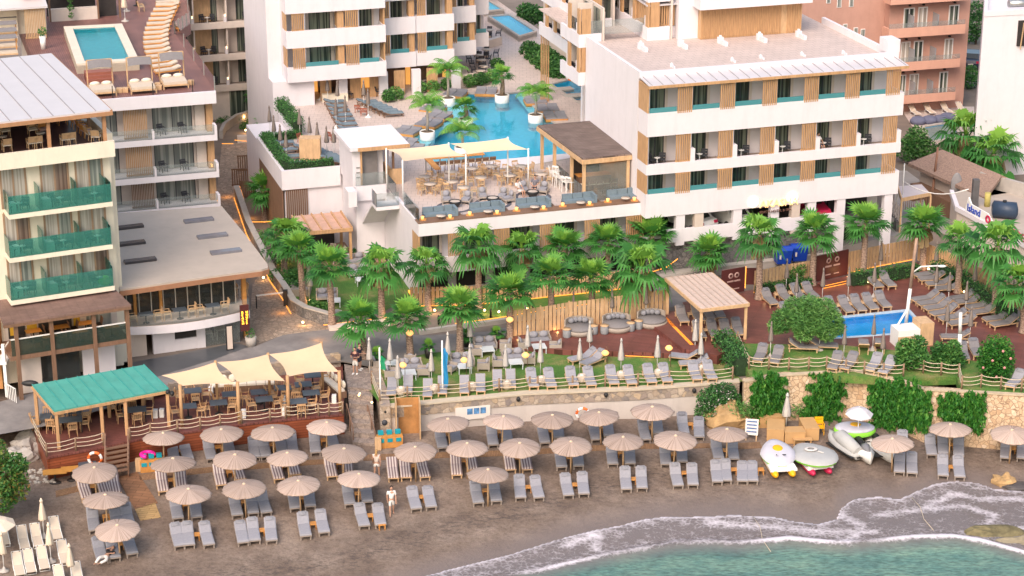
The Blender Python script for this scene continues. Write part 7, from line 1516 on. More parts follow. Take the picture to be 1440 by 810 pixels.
tb_orange.put(B(78,679),R(12),'honey coloured table on the sand under the deck corner','tables below the deck',(1.3,1,.95));tb_orange.put(B(101,675),R(12),'honey coloured table on the sand closest to the lifebuoy','tables below the deck',(1.1,1,.95));tb_dark.put(B(124,669),R(12),'dark table on the sand beside the deck lifebuoy','tables below the deck',(1,1,.95))
o=thing('stone_stair','broad stone stair between the beach deck and the lawn with small lamps','stair',(0,0,0),loc=P(500,560,G));a=o.location.copy();tp0,tp1=P(484,512,G+.02)-a,P(520,518,G+.02)-a;b0,b1_v=B(496,625)-a,B(528,628)-a
b=MB();n=11
for k in range(n):
 f0,f1=k/n,(k+1)/n;u0,v0,u1,v1=tp0.lerp(b0,f0),tp1.lerp(b1_v,f0),tp0.lerp(b0,f1),tp1.lerp(b1_v,f1);z=tp0.z+(b0.z-tp0.z)*max(0,(k-4.5)/(n-5.0));b.prism([u0[:2],v0[:2],v1[:2],u1[:2]],-3,z)
b.part('steps',step_stone,o)
b=MB();rr_=[P(520,518,G)-a,P(534,555,G)-a,P(537,575,G)-a];
for p,q in zip(rr_[:-1],rr_[1:]): b.bar(p-Vector((-.2,0,1.2)),q-Vector((-.2,0,1.2)),.6,2.7)
b.part('side_wall',wall_stone,o)
for x,y in ((505,559),(523,569),(506,557)): b=MB();q=P(x,y,G-.3)-a;b.blob(q+Vector((0,0,.15)),(.07,.07,.07),6,4);b.part('step_lamp',bulb,o)
for s0_,s1_ in (((488,596),(497,622)),((517,598),(528,628))):
 p,q=B(*s0_)+Vector((0,0,1.3))-a,B(*s1_)+Vector((0,0,.9))-a;MB().bar(p,q,.07).part('hand_rail',wood_b,o)
 for f in (0,.5,1): c=p.lerp(q,f);MB().bar(c-Vector((0,0,.95)),c,.06).part('rail_post',wood_b,o)
def rock(label,p,r,seed,group=None,m=None):
 rr=random.Random(seed);b=MB();b.blob((0,0,r[2]*.3),r,12,9);sd=Vector((rr.uniform(0,50),rr.uniform(0,50),0));b.v=[tuple(Vector(v)*(1+.5*noise.noise(Vector(v)*1.4/max(r)*1.2+sd))) for v in b.v];b.sm=[False]*len(b.sm);o=b.thing('rock',m or rock_m,label,'rock',(0,0,0),group=group);o.location=p;return o
for i,(a_,c_) in enumerate([((1058,728),(1084,776)),((1282,702),(1313,746))]): p,q=B(*a_)+Vector((0,0,.12)),P(*c_,.12);b=MB();b.tube([p,p.lerp(q,.3)+Vector((.12,0,-.02)),p.lerp(q,.65)+Vector((-.1,0,-.03)),q],.016,5);b.thing('mooring_rope',rope_m,'thin pale mooring rope running into the water, %s' % ('the one before the pedal boats','the one before the ochre rock')[i],'rope',(0,0,0))
rock('ochre boulder at the foot of the flowering bush',B(1020,597),(1.4,.9,1.1),1);rock('small ochre rock on the wet sand by the swash',B(1412,680),(.62,.5,.42),2)
rock('mossy flat rock awash at the water edge',B(1400,757),(1.8,.75,.55),3,m=M('mossy_rock',(.16,.135,.07),.8,.5,1.8,bmp=.6));rock('dark low rock beside the ochre one in the swash',B(1430,686),(.9,.5,.2),4,m=M('dark_wet_rock',(.08,.07,.07),.5,.3));rock('pale boulder below the ivy and the white post',B(1068,580),(.8,.6,.7),9)
rock('pale submerged rock at the water edge corner',B(1440,772),(1.4,.7,.6),14,m=M('sea_rock',(.26,.22,.15),.8,.3,1.5,bmp=.6))
for i,(x,y) in enumerate([(36,628),(45,618),(28,640)]): o=rock('pale broken concrete block beside the deck corner, %s from the road' % nth(i),B(x,y+6),(.9,.6,.6),20+i,'concrete rubble by the deck',m=concrete)
b=MB();rr_=random.Random(4)
for k in range(60): p=B(rr_.uniform(40,78),rr_.uniform(660,680));s=rr_.uniform(.06,.17);b.blob((p.x,p.y,p.z+.02),(s,s*.8,s*.7),6,4)
b.struct('pebbles',M('pale_pebbles',(.42,.38,.34),.9,.25,3),'stuff','pale pebbles scattered at the foot of the tree')
# restaurant terrace
def on_court(x,y): return P(x,y,ZC+.004)
def ring_chairs(pr,p,rad,angs,lab,group,sc=.88):
 for j,a in enumerate(angs):
  q=p+Vector((rad*math.sin(R(a)),rad*math.cos(R(a)),0));pr.put(q,-R(a)+random.uniform(-.15,.15),lab % nth(j),group,sc)
rt=[(597,255),(605,265),(634,248),(636,262),(664,243),(676,256),(691,240),(717,253),(711,246),(762,251),(733,240),(652,270)]
for i,(x,y) in enumerate(rt):
 p=on_court(x,y+6);tb_round.put(p,i,'round pale stone table, %s on the terrace from the stair side' % nth(i),'round tables on the terrace',.9)
 ring_chairs(ch_wood,p,.68,[20+i*31,110+i*31,200+i*31,290+i*31][:4 if i % 3 == 1 else 3],'light rattan chair, %%s seat at the %s round terrace table' % nth(i),'rattan chairs on the terrace')
for i,(x,y,n) in enumerate([(640,289,2),(693,284,3),(749,275,2)]):
 c=on_court(x,y+2);b=MB();b.lathe([(1.0,c.z+.004),(1.28,c.z+.004)],40,(c.x,c.y),cap=False);b.thing('carpet_ring',grey_dark,'dark floor ring of the %s fire pit on the terrace' % nth(i),'floor ring',tuple(c),group='floor rings of the fire pits')
 o=thing('fire_bowl','black fire bowl in the %s floor ring of the terrace' % nth(i),'fire bowl',(0,0,0),loc=c,group='fire bowls');b=MB();b.lathe([(.22,0),(.42,.3),(.44,.42),(.38,.44),(.3,.38),(0,.36)],18);b.part('bowl',black,o);b=MB();b.lathe([(.36,.40),(0,.43)],14,cap=False);b.part('table_top',stone_top,o)
 for j,(dx,dy,rz) in enumerate([(-.6,.95,8),(.75,.9,-15),(1.15,.3,-60)][:n]): sf_low.put(c+Vector((dx-.1*(n==3),dy,0)),R(rz),'grey cushioned low armchair, %s seat round the %s fire bowl' % (nth(j),nth(i)),'low armchairs round the fire bowls')
def lsofa(label,u,v,i):
 o=thing('corner_sofa',label,'sofa',(0,0,0),loc=H.w(u,v,ZC),group='corner sofas along the parapet');o.rotation_euler.z=H.a
 MB().box(-1.0,1.5,-.1,.75,0,.28).part('base',wood_b,o);MB().box(-1.0,.45,0,.7,.281,.45).part('seat_cushion',blue_grey,o);MB().box(.47,1.2,-.3,.7,.281,.45).part('seat_cushion',blue_grey,o)
 for x in (-.64,.08): b=MB();b.box(x-.34,x+.34,.5,.7,.451,.78);b.part('back_cushion',blue_grey,o)
 b=MB();b.box(.48,1.02,.5,.7,.451,.8);b.part('back_cushion',blue_grey,o);b=MB();b.box(1.04,1.22,-.25,.7,.451,.78);b.part('back_cushion',blue_grey,o)
 tb_low.put(H.w(u-.05,v-.55,ZC+.1),0,'low round stone table before the %s corner sofa' % nth(i),'low tables on the ledge')
 for dx,dy in ((-1.25,-.35),(.55,-.62)): b=MB();b.lathe([(.1,0),(.12,.2),(0,.24)],10);q=b.thing('table_lamp',lamp_shade_m,'glowing table lamp at the %s end of the %s corner sofa' % ('inner' if dx < 0 else 'outer',nth(i)),'lamp',(0,0,0),group='glowing lamps on the ledge');q.location=H.w(u+dx,v+dy,ZC+.3);MB().box(-.25,.25,-.2,.2,0,.3).thing('lamp_crate',wood_o,'orange timber crate under the %s lamp of the %s corner sofa' % ('inner' if dx < 0 else 'outer',nth(i)),'crate',(0,0,0),group='crates along the ledge').location=H.w(u+dx,v+dy,ZC)
for i,(x,y) in enumerate([(613,304),(678,297),(741,289),(803,281),(864,274)]): p=H.loc(on_court(x,y));lsofa('blue grey corner sofa along the terrace parapet, %s from the stair' % nth(i),p.x,2.0,i)
TS=ZC+2.75
T1=[P(x,y,z) for x,y,z in [(543,210,TS+.1),(631,202,TS+.55),(655,219,TS),(566,227,TS)]];T2=[P(x,y,z) for x,y,z in [(633,202,TS+.55),(714,194,TS+.6),(743,210,TS),(657,217,TS)]]
sail('pale shade sail over the terrace next to the lift kiosk',T1,0,sail_m2);sail('pale shade sail over the terrace next to the bar pavilion',T2,0,sail_m2)
for i,p in enumerate([T1[3],T1[2],T2[2],T1[0],T1[1],T2[1]]): spost('white steel sail post on the terrace, %s of the %s line' % (nth(i % 3),'front' if i < 3 else 'pool side'),p,ZC,white_paint,.055)
p0,p1=H.loc(on_court(600,246)),H.loc(on_court(682,237))
o=thing('pool_bar_counter','long timber bar counter at the pool edge of the terrace','bar counter',((p0.x+p1.x)/2,p0.y,ZC),H);MB().box(p0.x,p1.x,p0.y+.3,p0.y+.75,ZC+1.0,ZC+1.07).part('counter_top',wood_o,o);MB().box(p0.x,p0.x+.45,p0.y-2.2,p0.y+.299,ZC+1.0,ZC+1.07).part('counter_top',wood_o,o)
for k in range(5): MB().box(p0.x+.1+k*(p1.x-p0.x-.2)/4-.04,p0.x+.1+k*(p1.x-p0.x-.2)/4+.04,p0.y+.5,p0.y+.58,ZC,ZC+1.0).part('leg',steel,o)
for k in range(9): stool.put(H.w(p0.x+.6+k*.52,p0.y-.05,ZC),H.a+PI,'dark bar stool with pale seat, %s along the pool counter' % nth(k),'bar stools at the pool counter',.92)
bz=11.35
bp=thing('bar_pavilion','timber bar pavilion with a brown shingled roof between pool and terrace','pavilion',(-1.8,7,ZC),H)
q=[(-3.55,2.6),(-.02,2.75),(-.02,11.4),(-3.9,11.4)]
MB().prism(q,bz-.1,bz).part('shingle_roof',shingle,bp);b=MB()
for (a_,c_),(d_,e_) in zip(q,q[1:]+q[:1]): b.bar((a_,c_,bz-.25),(d_,e_,bz-.25),.16,.3)
b.part('fascia',wood_l,bp)
for u,v in ((-3.4,2.8),(-3.45,5.2),(-3.55,8.6),(-3.65,11.1),(-.25,2.85)): MB().box(u-.1,u+.1,v-.1,v+.1,ZC,bz-.4).part('post',wood_l,bp)
MB().box(-3.3,-.3,2.85,2.88,ZC+.02,bz-.55).part('front_glass',glass_clear,bp);MB().box(-3.42,-3.39,2.95,8.5,ZC+.02,ZC+1.1).part('side_glass',glass_clear,bp);MB().box(-.35,-.1,3.2,11,ZC,bz-.42).part('timber_wall',wood,bp)
MB().box(-2.9,-.6,5.2,5.8,ZC,ZC+1.05).part('counter',wood_b,bp);MB().box(-3.0,-.6,5.1,5.9,ZC+1.051,ZC+1.1).part('counter_top',wood_o,bp);MB().box(-2.6,-.5,7.8,8.0,ZC,bz-.5).part('back_shelf',dark_int,bp)
for k in range(5): stool.put(H.w(-2.75+k*.52,4.55,ZC),H.a+PI,'cream bar stool inside the glazed bar pavilion, %s from the pool side' % nth(k),'bar stools of the pavilion')
for k in range(5): b=MB();b.blob((0,0,0),(.12,.12,.12),6,4);b.thing('pavilion_spot',black,'small black spotlight under the pavilion eave, %s from the front' % nth(k),'lamp',(0,0,0),group='pavilion spotlights').location=H.w(-3.45,3.6+k*1.7,bz-.5)
for i,(x,y) in enumerate([(778,256),(783,262),(789,264),(797,270),(803,270),(784,254)]): stool_w.put(on_court(x,y),R(100+10*i),'white bar stool beside the pavilion post, %s in the cluster' % nth(i),'white bar stools')
point(H.w(-1.7,6.5,ZC+2.4),25)
for i,(x,y,a_) in enumerate([(573,187,-24),(603,176,-24),(617,165,-24),(609,155,-24),(640,134,-15),(684,131,-5),(753,144,8),(770,155,8),(781,166,8),(568,203,-24),(577,211,-24)]): pb_.put(P(x,y,ZC-.02),R(a_),'timber pool bed with grey mattresses, %s round the lagoon from the lift kiosk' % nth(i),'pool beds in the lagoon',.86)
for i,(b_,c_,dr,lb) in enumerate([((601,196),(600,152),1,'feathery drooping palm in a white round planter near the lift kiosk'),((655,178),(653,150),0,'short fan palm in a white round planter in the middle of the lagoon'),((706,144),(708,106),0,'taller fan palm in a white round planter at the far edge of the lagoon'),((630,148),(631,104),1,'feathery palm in a white round planter beside the far pool beds'),((753,172),(752,136),1,'drooping palm in a white round planter by the bar pavilion'),((650,218),(650,190),1,'drooping palm in a white planter half hidden behind the shade sails')]): potpalm(lb,P(b_[0],b_[1],ZC-.1),c_,i,dr)
cl=[('long row on the planter terrace',(428,212),(478,232),9),('row beside the hedge',(470,148),(490,186),7),('row before the restaurant',(516,148),(552,164),6),('row along the planter hedge',(393,196),(412,235),5)]
for wh,s,e,n in cl:
 for i in range(n):
  f=i/(n-1);p=P(s[0]+(e[0]-s[0])*f,s[1]+(e[1]-s[1])*f,ZC);lg_court.put(Vector((p.x,p.y,ZC)),H.a+PI,'blue grey court lounger, %s of the %s' % (nth(i),wh),'court loungers',.88)
for i,(x,y) in enumerate([(386,204),(395,217),(403,227),(422,194),(436,206),(447,214),(460,220),(470,220),(475,153),(461,146),(473,180),(486,175),(512,152),(518,165),(451,140),(380,190)]): pa_court.put(P(x,y,ZC),i,'folded taupe court parasol, %s from the cobbled path side' % nth(i),'taupe parasols of the court')
for i,(x,y) in enumerate([(425,200),(440,210),(452,219),(418,186),(466,196),(505,158),(512,162),(430,204)]): ch_low.put(P(x,y,ZC),R(60+20*i),'low red bamboo chair on the court, %s from the path' % nth(i),'low red chairs of the court');
p=P(437,226,ZC);MB().box(-.75,.75,-.5,.5,0,1.75).thing('towel_hut',wood_l,'pale timber towel hut on the planter terrace','hut',(0,0,0)).location=p
p=P(396,172,G);o=thing('timber_store','slatted timber store with a plank roof beside the white block','hut',(0,0,0),loc=p);o.rotation_euler.z=H.a;b=MB();slats(b,-1.1,1.1,-.9,0,2.6,14,.6);b.box(-1.05,1.05,-.8,.9,0,2.55);b.part('slat_wall',wood_b,o);MB().box(-1.2,1.2,-1.0,1.0,2.61,2.72).part('plank_roof',wood_l,o)
for i,(x,y) in enumerate([(464,138),(480,139),(492,139),(532,135),(546,133),(586,123),(599,121)]): ch_black.put(P(x,y,ZC),R(40*i),'dark tub chair outside the court restaurant, %s from the hedge' % nth(i),'tub chairs of the court')
for i,(x,y) in enumerate([(673,88),(677,95),(680,104),(676,110),(684,80),(688,52)]):
 p=P(x,y,ZC);tb_round.put(p,i,'round table with dark tub chairs in the court garden, %s from the lagoon' % nth(5-i),'round tables of the court garden');ring_chairs(ch_black,p,.8,[0,90,180,270],'dark tub chair, %%s seat at the %s garden table' % nth(5-i),'tub chairs of the court garden')
low_wall('court_planter','low stone planter wall curving round the shrubs beside the lagoon',[(583,132),(620,124),(655,119),(695,112),(702,104),(660,112),(590,122)],ZC,ZC+.5,beige,.3);low_wall('round_planter','short stone planter before the restaurant columns',[(533,143),(560,141),(566,134)],ZC,ZC+.55,beige,.3);low_wall('court_bed_edge','stone edge of the green bed along the wing',[(738,77),(760,92),(788,108)],ZC,ZC+.35,beige,.25);low_wall('seat_wall','pale block seat before the restaurant',[(453,143),(489,141)],ZC,ZC+.6,cream,.5);low_wall('stone_plinth','pale stone plinth at the foot of the stepped balconies',[(683,68),(703,62)],ZC,ZC+.7,beige,.5)
# veranda, restaurants, roofs
for i,(x,v) in enumerate([(48,1.9),(87,1.9),(122,1.9),(70,.7),(113,.75),(158,.7)]):
 u=FF.front(x,480,v)[0];p=FF.w(u,v,z1b);tb_orange.put(p,FF.a,'honey coloured veranda table, %s from the side house' % nth(i),'veranda tables',.9)
 for j,(dx,rz) in enumerate([(-.72,90),(.72,-90),(-.72,90),(.72,-90)][:2]): ch_brown.put(FF.w(u+dx,v+.05,z1b),FF.a+R(rz),'dark veranda chair on the %s side of the %s honey table' % (('road','inner')[j],nth(i)),'veranda chairs',.95)
for i,x in enumerate([205,253,300]):
 u=GF.front(x,445,-.3)[0];p=GF.w(u,-.3,zg2-.02);tb_dark.put(p,GF.a,'dark blue table on the curved balcony, %s from the veranda' % nth(i),'balcony restaurant tables',.85)
 for j,(dx,rz) in enumerate([(-.75,90),(.75,-90)]): ch_wood.put(GF.w(u+dx,-.2,zg2-.02),GF.a+R(rz),'pale armchair on the %s side of the %s curved balcony table' % (('veranda','lane')[j],nth(i)),'balcony restaurant chairs',.95)
for i,x in enumerate([200,222,250,272,295,315,330]): u=GF.front(x,430,2.4)[0];p=GF.w(u,2.4,zg2-.01);tb_white.put(p,GF.a,'pale table behind the restaurant glass, %s from the veranda' % nth(i),'indoor restaurant tables',.9);ch_wood.put(GF.w(u+.6,2.3,zg2-.01),GF.a-R(90),'pale armchair behind the restaurant glass, beside the %s table' % nth(i),'indoor restaurant chairs')
p=GF.loc(P(313,478,G));tb_white.put(GF.w(p.x,1.2,G),GF.a,'small white table in the glazed street lobby','lobby tables');ch_white.put(GF.w(p.x-.8,1.2,G),GF.a+R(90),'white chair in the glazed street lobby','lobby chairs')
for i,(x,y,a_) in enumerate([(298,300,0)]): pass
rtp=[(8,192,'c',0),(46,190,'c',0),(62,190,'p',0),(88,175,'p',90),(100,168,'p',95),(108,180,'p',95),(116,186,'p',95),(122,192,'p',100),(128,196,'c',100),(86,165,'c',90),(20,165,'p',180),(40,168,'p',180),(10,212,'c',180),(45,209,'c',180),(53,208,'c',180),(92,204,'c',180),(100,203,'c',180),(136,200,'c',150)]
for i,(x,y,k_,a_) in enumerate(rtp): (ch_cream if k_ == 'c' else ch_pink).put(P(x,y,RT),FF.a+R(a_),'%s cushioned lounge chair under the rooftop canopy, %s in the lounge' % ('cream' if k_ == 'c' else 'blush',nth(i)),'rooftop lounge chairs',1.05)
for i,(x,y) in enumerate([(58,198),(4,203),(110,172),(118,180),(30,160)]): tb_low.put(P(x,y,RT),0,'low dark table under the rooftop canopy, %s in the lounge' % nth(i),'rooftop lounge tables',(.9,.9,1.2))
for i,(x,y) in enumerate([(144,132),(200,128),(245,121)]):
 o=thing('canopied_daybed','canopied timber daybed with grey mattress on the roof deck, %s from the metal canopy' % nth(i),'daybed',(0,0,0),group='canopied daybeds on the roof deck',loc=P(x,y,RD));o.rotation_euler.z=H.a
 MB().box(-.85,.85,-.9,.9,.22,.34).part('base',wood_l,o);MB().box(-.8,.8,-.88,.8,.341,.52).part('mattress',white_sling,o);b=MB();b.blob((-.4,.65,.6),(.36,.14,.15),8,6);b.part('pillow',cream_fab,o);b=MB();b.blob((.4,.65,.6),(.36,.14,.15),8,6);b.part('pillow',cream_fab,o)
 for s in (-.85,.85):
  MB().box(s-.04,s+.04,.86,.94,0,2.2).part('canopy_post',wood_l,o);MB().box(s-.04,s+.04,-.9,-.82,0,.34).part('leg',wood_l,o)
 MB().bar((-.85,.9,2.2),(.85,.9,2.2),.07).part('canopy_bar',wood_l,o);MB().grid(lambda u,v: (-.8+1.6*u,.88-.55*v,2.18-.45*v+.06*math.sin(PI*u)),6,4).part('canopy_cloth',grey_deck,o)
 for j,s in enumerate((-1.15,1.15)): MB().box(-.2,.2,-.2,.2,0,.3).thing('bedside_block',wood_l,'pale timber block on the %s side of the %s roof daybed' % (('pool','rail')[j],nth(i)),'side table',(0,0,0),group='blocks beside the roof daybeds').location=o.location+Vector((s*math.cos(H.a),s*math.sin(H.a)+.1,0))
for i in range(15):
 f=i/14;x=236-26*math.sin(f*2.6)*.9+12*f;y=12+92*f;p=P(x,y,RD);o=thing('stacked_roof_lounger','white cushioned lounger in the curved row on the roof deck, %s from the bar' % nth(i),'sun lounger',(0,0,0),group='curved row of roof loungers',loc=p);o.rotation_euler.z=H.a-.25+.5*f
 MB().box(-.95,.95,-.3,.3,.2,.3).part('frame',wood_o,o)
 for xx in (-.8,.8):
  for yy in (-.25,.25): MB().box(xx-.035,xx+.035,yy-.035,yy+.035,0,.2).part('leg',wood_o,o)
 b=MB();b.box(-.93,.4,-.28,.28,.301,.4);b.slab([(.401,-.28,.4),(.93,-.28,.56),(.93,.28,.56),(.401,.28,.4)],.1);b.part('mattress',white_sling,o)
for i in range(3):
 p=P(236,4+i*7-10,RD);
 o=thing('stacked_roof_lounger','white cushioned lounger in the short straight roof deck row, %s from the bar' % nth(i),'sun lounger',(0,0,0),group='straight row of roof loungers',loc=p);o.rotation_euler.z=H.a;MB().box(-.95,.95,-.3,.3,.2,.3).part('frame',wood_o,o);MB().box(-.93,.93,-.28,.28,.301,.42).part('mattress',white_sling,o)
for i,y in enumerate((50,60,70,80)):
 p=P(8,y,RD);o=thing('roof_cabana_bed','shaded daybed in the pale roof cabana row, %s from the bar' % nth(i),'daybed',(0,0,0),group='cabana beds',loc=p);o.rotation_euler.z=H.a;MB().box(-1.4,.9,-.35,.35,.2,.3).part('frame',wood_l,o);MB().box(-1.38,.88,-.33,.33,.301,.42).part('mattress',white_sling,o);MB().slab([(-1.4,-.3,1.45),(.9,-.3,1.45),(.9,.3,1.6),(-1.4,.3,1.6)],.04).part('canopy_cloth',grey_deck,o)
 for xx in (-1.35,.85): MB().box(xx-.04,xx+.04,.3,.36,0,1.6).part('canopy_post',wood_o,o)
p=P(61,69,RD);o=thing('tall_planter','tall white planter with a small green plant on the roof deck','planter',(0,0,0),loc=p);b=MB();b.lathe([(.16,0),(.25,1.0),(.2,1.0),(.0,.95)],14);b.part('pot',white_paint,o);pts,tn=clump_pts(90,[(0,0,1.35,.4)]);link(leaf_cloud('foliage',pts,.25,tn,tree_leaf,3),'foliage',o)
bush('climbing_plant','slim green climber against the roof bar counter','plant',P(101,32,RD),[(0,0,.6,.25),(0,0,1.2,.3),(0,0,1.8,.25)],260,.16,tree_leaf)
pa_beach.put(P(176,30,RD),0,'folded pale parasol beside the roof bar','roof parasols',1.1);pa_beach.put(P(178,16,RD),1,'second folded pale parasol behind the roof bar post','roof parasols',1.1)
tb_dark.put(P(192,8,RD),0,'grey dining table behind the folded roof parasols','roof dining tables',1.1);ch_wood.put(P(199,16,RD),2,'rattan chair at the grey roof dining table','roof dining chairs')
for i,(x,y) in enumerate([(272,14),(270,25),(275,35),(277,45)]): o=um.put(P(x,y,8.0)+Vector((0,0,-.2)),i,'thatch umbrella beyond the roof deck rail, %s from the back' % nth(i),'thatch umbrellas behind the roof deck',(1,1,1.1))
o=thing('side_house','orange house with a white railed balcony at the edge of the lane','house',(0,0,0),loc=P(4,556,G));a=o.location
MB().box(-4,-.2,1.0,6,0,4.2).part('wall',M('orange_plaster',(.55,.27,.10),.8,.06),o);b=MB();b.box(-4,.45,-.3,.999,2.05,2.2);b.part('balcony_floor',white_paint,o)
for x in (.3,): MB().box(x-.09,x+.09,-.25,-.07,0,3.3).part('post',white_paint,o)
b=MB();b.bar((-4,-.2,3.0),(.4,-.2,3.0),.06);b.bar((.35,-.2,3.0),(.35,1,3.0),.06);b.part('hand_rail',white_paint,o);b=MB()
for k in range(7): b.bar((.3+k*.13,-.4-k*.14,0.05),(.3+k*.13,-.4-k*.14,.95),.04)
b.bar((.3,-.4,.95),(1.1,-1.3,.95),.05);b.part('baluster',white_paint,o)
# garden in front of the podium
q=[(-21.4,9.7),(-17.9,9.6),(-17.95,12.7),(-21.5,12.7)]
o=thing('garden_pergola','pink toned pergola with a slatted roof over white chairs in the garden','pergola',(-19.6,11,G),H);b=MB();b.slab([H.loc(H.w(a_,c_,5.75+.1*(c_ > 11))) for a_,c_ in [(-3+18,0)]] if False else [(a_,c_,5.7+.2*(c_ > 11)) for a_,c_ in q],.08);b.part('roof',M('pink_slatted_roof',(.52,.33,.26),.8,.12,3),o)
b=MB()
for k in range(6): f=k/5;b.bar((-21.4+3.5*f,9.6,5.75),(-21.45+3.5*f,12.7,5.95),.09,.1)
b.bar((-21.45,9.6,5.6),(-17.85,9.5,5.6),.16,.25);b.bar((-17.9,9.6,5.6),(-17.95,12.7,5.8),.16,.25);b.part('beam',wood,o)
for u,v in ((-21.3,9.7),(-18.0,9.65),(-18.0,12.5),(-21.4,12.5)): MB().box(u-.09,u+.09,v-.09,v+.09,G,5.6).part('post',wood,o)
MB().box(-21.4,-15.5,9.4,14.2,G-.1,G+.1).part('timber_floor',M('garden_deck',(.27,.17,.12),.7,.15,3),o)
MB().box(-21.4,-18.2,13.9,14.1,G+.1,5.3).part('dark_glazing',dark_int,o);MB().box(-17.2,-15.9,13.0,13.1,G+.1,5.2).part('garden_door',door_blue,o)
tb_white.put(H.w(-19.1,10.8,G+.1),H.a,'white woven table under the pink pergola','garden tables');ring_chairs(ch_white,H.w(-19.1,10.8,G+.1),.75,[0,60,180,-80,120],'white woven chair, %s seat round the pergola table','white chairs under the pergola')
for i,(x,y,a_) in enumerate([(500,372,20),(504,388,15),(460,422,5)]): sf2.put(P(x,y,G),R(a_),'grey garden sofa beside the garden palms, %s from the pergola' % nth(i),'sofas in the palm garden');tb_lawn.put(P(x+(10 if i == 2 else 5),y+(8 if i == 2 else 12),G),R(a_),'pale low table by the %s palm garden sofa' % nth(i),'tables in the palm garden')
pa_lawn.put(P(435,421,G),0,'folded oatmeal parasol in the palm garden beside the path wall','garden parasols');MB().box(-1.0,1.0,-.7,.7,0,.5).thing('wicker_crate',wicker,'large woven wicker crate under the palm by the path wall','crate',(0,0,0)).location=P(416,412,G)
low_wall('path_wall','curved grey stone wall with glowing base along the cobbled path',[(333,275),(350,325),(384,393),(401,417),(413,437),(430,447),(465,457),(478,452)],G,G+.75,grey_stone,.35,kerb_m)
def led_line(label,pxs,z,r=.02):
 b=MB();pts=[P(x,y,z) for x,y in pxs]
 for p,q in zip(pts[:-1],pts[1:]): b.bar(p,q,r*2,r*2)
 b.thing('light_strip',led,label,'light strip',tuple(pts[0]),group='glowing garden light strips')
led_line('glowing strip at the foot of the cobbled path wall',[(329,278),(346,328),(380,396),(397,420),(409,441)],G+.05);led_line('glowing strip on the inner side of the upper path wall',[(337,262),(353,312),(372,312),(398,310)],G+.6)
led_line('glowing strip along the garden kerb beside the road',[(640,455),(700,447),(760,437),(830,427)],G+.18);led_line('glowing strip at the steps between the palms',[(455,457),(500,452),(545,446)],G+.2);led_line('yellow glowing edge down the slope by the white wall',[(575,409),(586,425)],G+.3,.06);led_line('glowing strip along the ramp wall coping',[(912,384),(937,376),(953,364)],G+1.75);led_line('glowing strip along the bin wall',[(1008,351),(1030,347)],G+1.3);led_line('glowing strip behind the path step',[(330,197),(362,200)],G+.45);led_line('glowing strip under the garden bench by the path',[(312,202),(328,202)],G+.3)
low_wall('garden_kerb','pale kerb between the road and the palm garden',[(590,470),(640,463),(700,455),(760,446),(840,434),(905,424)],G,G+.28,kerb_m,.3);low_wall('garden_step','two lit stone steps at the edge of the palm garden',[(462,463),(505,459),(548,455)],G,G+.22,beige,.7)
low_wall('curved_path_kerb','pale curved kerb wall at the top of the cobbled path',[(311,195),(316,184),(333,172),(360,164)],G,G+.7,concrete,.3);low_wall('path_bench_wall','lit stone bench wall beside the top of the path',[(334,200),(361,199)],G,G+.55,beige,.5)
def screen(label,x0,y0,x1,y1,h): p,q=P(x0,y0,G),P(x1,y1,G);L=(q-p).length;o=thing('slatted_screen',label,'screen',(0,0,0),loc=p,group='slatted timber screens by the path');o.rotation_euler.z=math.atan2(q.y-p.y,q.x-p.x);b=MB();slats(b,0,L,0,0,h,max(4,int(L/.16)),.6);b.part('slat_panel',wood_b,o)
screen('brown slatted screen beside the path below the planter terrace',334,241,362,240,1.3);screen('lower brown slatted screen beside the path',326,262,357,261,1.4);screen('brown slatted screen behind the garden palm',338,277,372,280,1.3);screen('brown slatted screen beside the lower garden palm',372,305,398,302,1.5)
for i,(x,y,e) in enumerate([(341,185,12),(339,168,10),(392,368,8),(430,425,6),(541,450,8),(605,438,8),(675,438,8),(721,481,8),(776,470,8),(833,458,6),(1068,422,8),(1214,398,8),(1298,380,8),(1348,412,6),(1400,442,6),(500,350,0),(695,440,6),(735,436,6),(660,498,6),(583,506,0),(1185,392,12),(365,392,6),(420,455,10)]):
 p=P(x,y,G if i not in (10,11,12,13,14,20) else ZD);b=MB();b.blob((0,0,0),(.09,.09,.09),6,4);b.thing('garden_light',bulb,'small glowing garden light, %s counting from the cobbled path' % nth(i),'lamp',(0,0,0),group='small garden lights').location=p+Vector((.3,-.3,.2))
 if e: point(p+Vector((.35,-.45,.35)),e*1.2)
for x,y in ((326,270),(336,305),(352,335),(372,372),(390,405),(404,432),(455,470),(500,462),(660,440),(740,430),(820,420),(360,300)): point(P(x,y,G+.35)+Vector((-.35,-.2,0)),9,(1,.42,.08))
for i,(x,y) in enumerate([(617,456),(690,447),(749,441)]): b=MB();b.lathe([(.07,0),(.07,.5),(.05,.6),(.0,.62)],8);b.thing('bollard',black,'short black bollard by the garden kerb, %s from the path' % nth(i),'bollard',(0,0,0),group='black bollards').location=P(x,y,G)
o=thing('road_barrier','white road barrier arm across the cobbled path','barrier',(0,0,0),loc=P(402,430,G));MB().box(-.14,.14,-.14,.14,0,1.1).part('housing',black,o);p=P(361,434,G)-o.location;MB().bar((0,0,.95),(p.x,p.y,.9),.08).part('arm',white_paint,o);MB().bar((p.x,p.y,0),(p.x,p.y,.9),.07).part('rest_post',black,o)
b=MB();b.lathe([(.3,0),(.36,.6),(.3,.6),(0,.55)],12);o=thing('street_planter','pale planter with a small green plant at the restaurant corner','planter',(0,0,0),loc=P(353,486,G));b.part('pot',concrete,o);pts,tn=clump_pts(80,[(0,0,.8,.35)]);link(leaf_cloud('foliage',pts,.2,tn,tree_leaf,3),'foliage',o)
